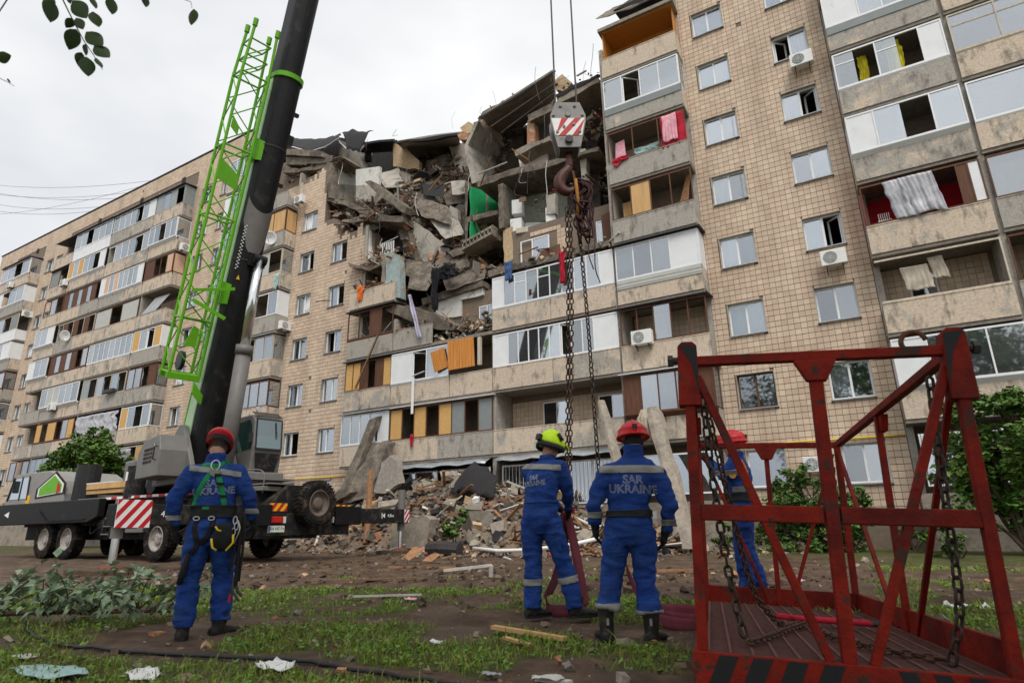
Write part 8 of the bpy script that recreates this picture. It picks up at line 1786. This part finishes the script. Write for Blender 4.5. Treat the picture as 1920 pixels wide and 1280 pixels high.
# pouch with yellow piping, carabiners and hanging gear at the right hip
pc = MB(); P0 = Vector((.07, -.165, .86)); pc.loft([[(P0.x+rx*cos(t), P0.y+ry*sin(t), z) for t in [2*pi*i/14 for i in range(14)]] for z, rx, ry in ((.72, .02, .02), (.75, .07, .045), (.84, .082, .055), (.92, .07, .045), (.96, .045, .03))]); o = pc.build('tool_pouch', 'strap_black', pL, smooth=True)
for pts in ([(-.02, .83), (-.005, .755), (.03, .73)], [(.15, .86), (.155, .79), (.105, .725)], [(.0, .93), (.02, .90), (.05, .89)]):
    b = MB(); b.tube([(x, -.222, z) for x, z in pts], .009, 6); b.build('pouch_piping', 'yellow_paint', pL, smooth=True)
gear = empty('hanging_gear', (0, 0, 0), 0, pL); rgx = random.Random(8)
for x, y, z0, z1, m_, r_ in ((.16, -.10, 1.02, .55, 'strap_black', .014), (.19, -.08, 1.02, .42, 'strap_black', .018), (.21, -.05, 1.0, .60, 'chain_rust', .010), (.225, -.07, 1.02, .46, 'strap_black', .012), (.18, -.13, .98, .78, 'steel_bright', .006)):
    b = MB(); b.tube(curve([(x, y, z0), (x+.02, y-.02, (z0*.6+z1*.4)), (x+rgx.uniform(-.02, .03), y-.01, z1)], 16), r_, 7); b.build('sling', m_, gear, smooth=True)
for x, z in ((.155, .98), (.17, .93), (.15, .88)):
    b = MB(); b.tube([(x+.016*cos(a), -.17, z+.034*sin(a)) for a in np.linspace(0, 2*pi, 14)], .005, 6, caps=False); b.build('carabiner', 'steel_bright', gear)
b = MB(); b.tube([(.20, -.08, .50), (.24, -.1, .38), (.28, -.1, .34)], .014, 8); b.tube([(.20, -.08, .50), (.20, -.1, .38), (.26, -.12, .30)], .012, 8); b.build('pliers', 'steel_dark', gear)
b = MB(); b.tube([(.185, -.09, .36), (.18, -.10, .29)], .011, 8); b.build('grip', 'cloth_red', gear)
b = MB(); b.tube([(-.19, -.10, .70), (-.21, -.09, .55), (-.23, -.07, .46)], [.02, .03, .022], 8); b.build('strap_tail', 'strap_black', pL, smooth=True)
# --- the man in the yellow helmet, centre
J = dict(pelvis=(-.155, 0, .93), waist=(-.16, .02, 1.08), chest=(-.125, .05, 1.29), neck=(-.075, .09, 1.50), head=(-.03, .125, 1.645), shL=(-.275, .14, 1.385), shR=(.055, -.05, 1.40), elL=(-.20, .34, 1.19), wrL=(.02, .40, 1.02), elR=(.125, .05, 1.16), wrR=(.125, .25, 1.00), twhip=-.35,
         hipL=(-.25, .03, .86), hipR=(-.06, -.03, .86), knL=(-.25, .03, .48), knR=(.06, .02, .47), anL=(-.26, 0, .085), anR=(.155, .0, .085), hem=1.05)
p2, c2, b2, _ = person('man in blue coveralls and bright yellow helmet bending to hold a red strap', (-2.818, -17.164, .05), 26.5, J, -.6, -.85, .30, 'yellow', seed=8, tall=False, collar=.05)
put_boot(p2, (-.26, .0, .0), -.9, False, 1.1); put_boot(p2, (.165, .0, .0), -1.2, False, 1.1)
put_hand(p2, J['wrL'], J['elL'], -1, 'fist', .3); put_hand(p2, J['wrR'], J['elR'], 1, 'fist', -.3)
b = MB(); b.box(.16, .19, .22, .26, .95, 1.01); b.build('glove_patch', 'cloth_red', p2)
d2 = (.40, .92, 0)
band(c2, 'reflective_tape', 'reflective', p2, 1.37, 1.425, .004, lambda c, n: -.34 < c.x < .06 and n.x*.35+n.y*.94 < .25 and c.y < .12, (.10, 0))
band(c2, 'leg_tape', 'reflective', p2, .285, .345, .004, lambda c, n: c.x < -.08); band(c2, 'leg_tape', 'reflective', p2, .285, .345, .004, lambda c, n: c.x >= -.08, (-.2, 0))
band(c2, 'waist_seam', 'coverall_blue', p2, 1.055, 1.085, .008, lambda c, n: c.y < .2 and -.4 < c.x < .06)
text_on(b2, 'SAR\nUKRAINE', .070, (-.185, 0, 1.275), 0, 'text_white', p2, .06, (.45, .89, 0), .85)
b = MB(); b.box(.005, .035, -.11, .03, .60, .76); o = b.build('leg_pocket', 'coverall_blue', p2); md = o.modifiers.new('b', 'BEVEL'); md.width = .012; md.segments = 2
# --- the man in the red fire helmet, centre right
J = dict(pelvis=(.05, 0, .90), waist=(.055, .02, 1.04), chest=(.085, .03, 1.24), neck=(.125, .05, 1.46), head=(.135, .085, 1.585), shL=(-.115, .02, 1.305), shR=(.315, .02, 1.275), elL=(-.235, -.03, 1.06), wrL=(-.235, .05, .90), elR=(.39, -.03, 1.03), wrR=(.345, .05, .84),
         hipL=(-.055, .0, .82), hipR=(.155, .0, .82), knL=(-.115, .04, .50), knR=(.145, .04, .48), anL=(-.165, .0, .24), anR=(.165, .0, .21), hem=1.25)
p3, c3, b3, _ = person('broad man in blue coveralls, black belt and red helmet seen from behind', (-1.88, -17.808, 0), 20.6, J, 0, 0.1, .12, 'red', hair='soot_void_black', seed=15, collar=.085)
put_boot(p3, (-.185, .0, .0), .35, True, 1.12); put_boot(p3, (.17, .0, -.012), -.5, True, 1.12)
put_hand(p3, J['wrL'], J['elL'], -1, 'open', .3); put_hand(p3, J['wrR'], J['elR'], 1, 'open', -.3)
band(c3, 'reflective_tape', 'reflective', p3, 1.305, 1.365, .004, lambda c, n: -.165 < c.x < .36 and c.y < .03, (.03, 0))
band(c3, 'waist_belt', 'strap_black', p3, .945, 1.0, .012, lambda c, n: abs(c.x-.055) < .215)
band(c3, 'cuff_tape', 'reflective', p3, .945, .995, .004, lambda c, n: c.x < -.17); band(c3, 'cuff_tape', 'reflective', p3, .875, .925, .004, lambda c, n: c.x > .29)
band(c3, 'hem_tape', 'reflective', p3, .235, .285, .006, lambda c, n: c.x < 0); band(c3, 'hem_tape', 'reflective', p3, .205, .235, .006, lambda c, n: c.x > 0)
text_on(b3, 'SAR\nUKRAINE', .095, (.10, 0, 1.205), 0, 'text_white', p3, -.05)
b = MB(); b.box(.245, .275, -.09, -.05, .93, .99); b.build('belt_buckle', 'steel_bright', p3)
for x in (-.17, .165):
    b = MB(); b.box(x-.01, x+.01, -.075, -.066, .13, .18); b.build('boot_tab', 'reflective', p3)
# --- the man behind the basket
J = dict(pelvis=(.09, 0, .92), waist=(.085, 0, 1.07), chest=(.095, .0, 1.27), neck=(.10, .0, 1.49), head=(.075, .0, 1.625), shL=(.08, -.19, 1.40), shR=(.10, .19, 1.40), elL=(-.05, -.22, 1.27), wrL=(-.21, -.12, 1.46), elR=(.12, .24, 1.14), wrR=(-.02, .20, .95), twhip=pi/2,
         hipL=(.09, -.09, .85), hipR=(.09, .09, .85), knL=(.05, -.10, .48), knR=(.10, .10, .48), anL=(.06, -.10, .09), anR=(.20, .10, .09), hem=1.0)
p4, c4, b4, _ = person('man in blue coveralls and red helmet standing behind the basket holding a chain', (-1.45, -15.45, .11), 10.9, J, pi/2, pi/2, .1, 'red', hair='soot_void_black', seed=22)
put_boot(p4, (.06, -.10, .0), pi/2-.1, False, 1.1); put_boot(p4, (.20, .10, 0), pi/2, False, 1.1)
put_hand(p4, J['wrL'], J['elL'], -1, 'fist', 0); put_hand(p4, J['wrR'], J['elR'], 1, 'fist', 0)
band(c4, 'reflective_tape', 'reflective', p4, 1.28, 1.335, .004, lambda c, n: c.y < -.13); band(c4, 'waist_belt', 'strap_black', p4, 1.0, 1.09, .012, lambda c, n: abs(c.x-.085) < .2 and abs(c.y) < .21)
band(c4, 'side_panel', 'reflective', p4, 1.10, 1.16, .004, lambda c, n: c.y < -.08 and c.x > .02)
strap(b4, [(.12, 1.46), (.17, 1.38), (.19, 1.25)], .04, 'cloth_orange', 'shoulder_strap', p4, .01); strap(b4, [(.19, 1.3), (.2, 1.15), (.18, 1.02)], .035, 'strap_black', 'shoulder_strap', p4, .012)
p_ = on_back(b4, .04, 1.28, .006); b = MB(); b.tube([p_, p_+Vector((0, -.004, 0))], .038, 14); b.build('sleeve_badge', 'badge_gold', p4)
# --- webbing sling in the hands of the man with the yellow helmet, lying on in loops
def ribbon(pts, wd, side, label, n=60):
    P_ = curve(pts, n); g = []
    for i, p in enumerate(P_):
        s_ = Vector(side(i/len(P_))).normalized(); g.append([p-s_*wd/2, p-s_*wd*.18+Vector((0, 0, .003)), p+s_*wd*.18, p+s_*wd/2])
    o = sheet(g, 'webbing_sling', 'strap_maroon', None, .008); tag(o, label, 'sling'); return o
E2 = Vector((cos(R(26.5)), sin(R(26.5)), 0)); N2 = Vector((-E2.y, E2.x, 0)); O2 = Vector((-2.818, -17.164, .05))
def q2(x, y, z): return O2+E2*x+N2*y+Vector((0, 0, z))
ribbon([q2(.10, .36, .98), q2(.15, .33, .75), q2(.20, .30, .45), q2(.24, .28, .15), q2(.22, .25, .03), q2(.05, .2, .03), q2(-.10, .15, .05), q2(-.12, .1, .16), q2(-.02, .22, .35), q2(.06, .3, .62), q2(.09, .34, .95)], .11, lambda t: E2*.8+N2*.6 if t < .36 or t > .7 else N2*.3+Vector((0, 0, 1)), 'maroon webbing sling hanging from the hands of the man in the yellow helmet')
E3 = Vector((cos(R(20.6)), sin(R(20.6)), 0)); N3 = Vector((-E3.y, E3.x, 0)); O3 = Vector((-1.88, -17.808, 0))
def q3(x, y, z): return O3+E3*x+N3*y+Vector((0, 0, z))
ribbon([q3(.0, .75, .5), q3(.08, .72, .3), q3(.18, .7, .15), q3(.34, .62, .1), q3(.55, .5, .09), q3(.75, .62, .09), q3(.72, .85, .1), q3(.45, .95, .12), q3(.22, .8, .12), q3(.30, .5, .08), q3(.55, .36, .07), q3(.85, .42, .07)], .11, lambda t: Vector((0, 0, 1))+N3*.25, 'thick coil of maroon webbing sling lying behind the man in the red helmet')
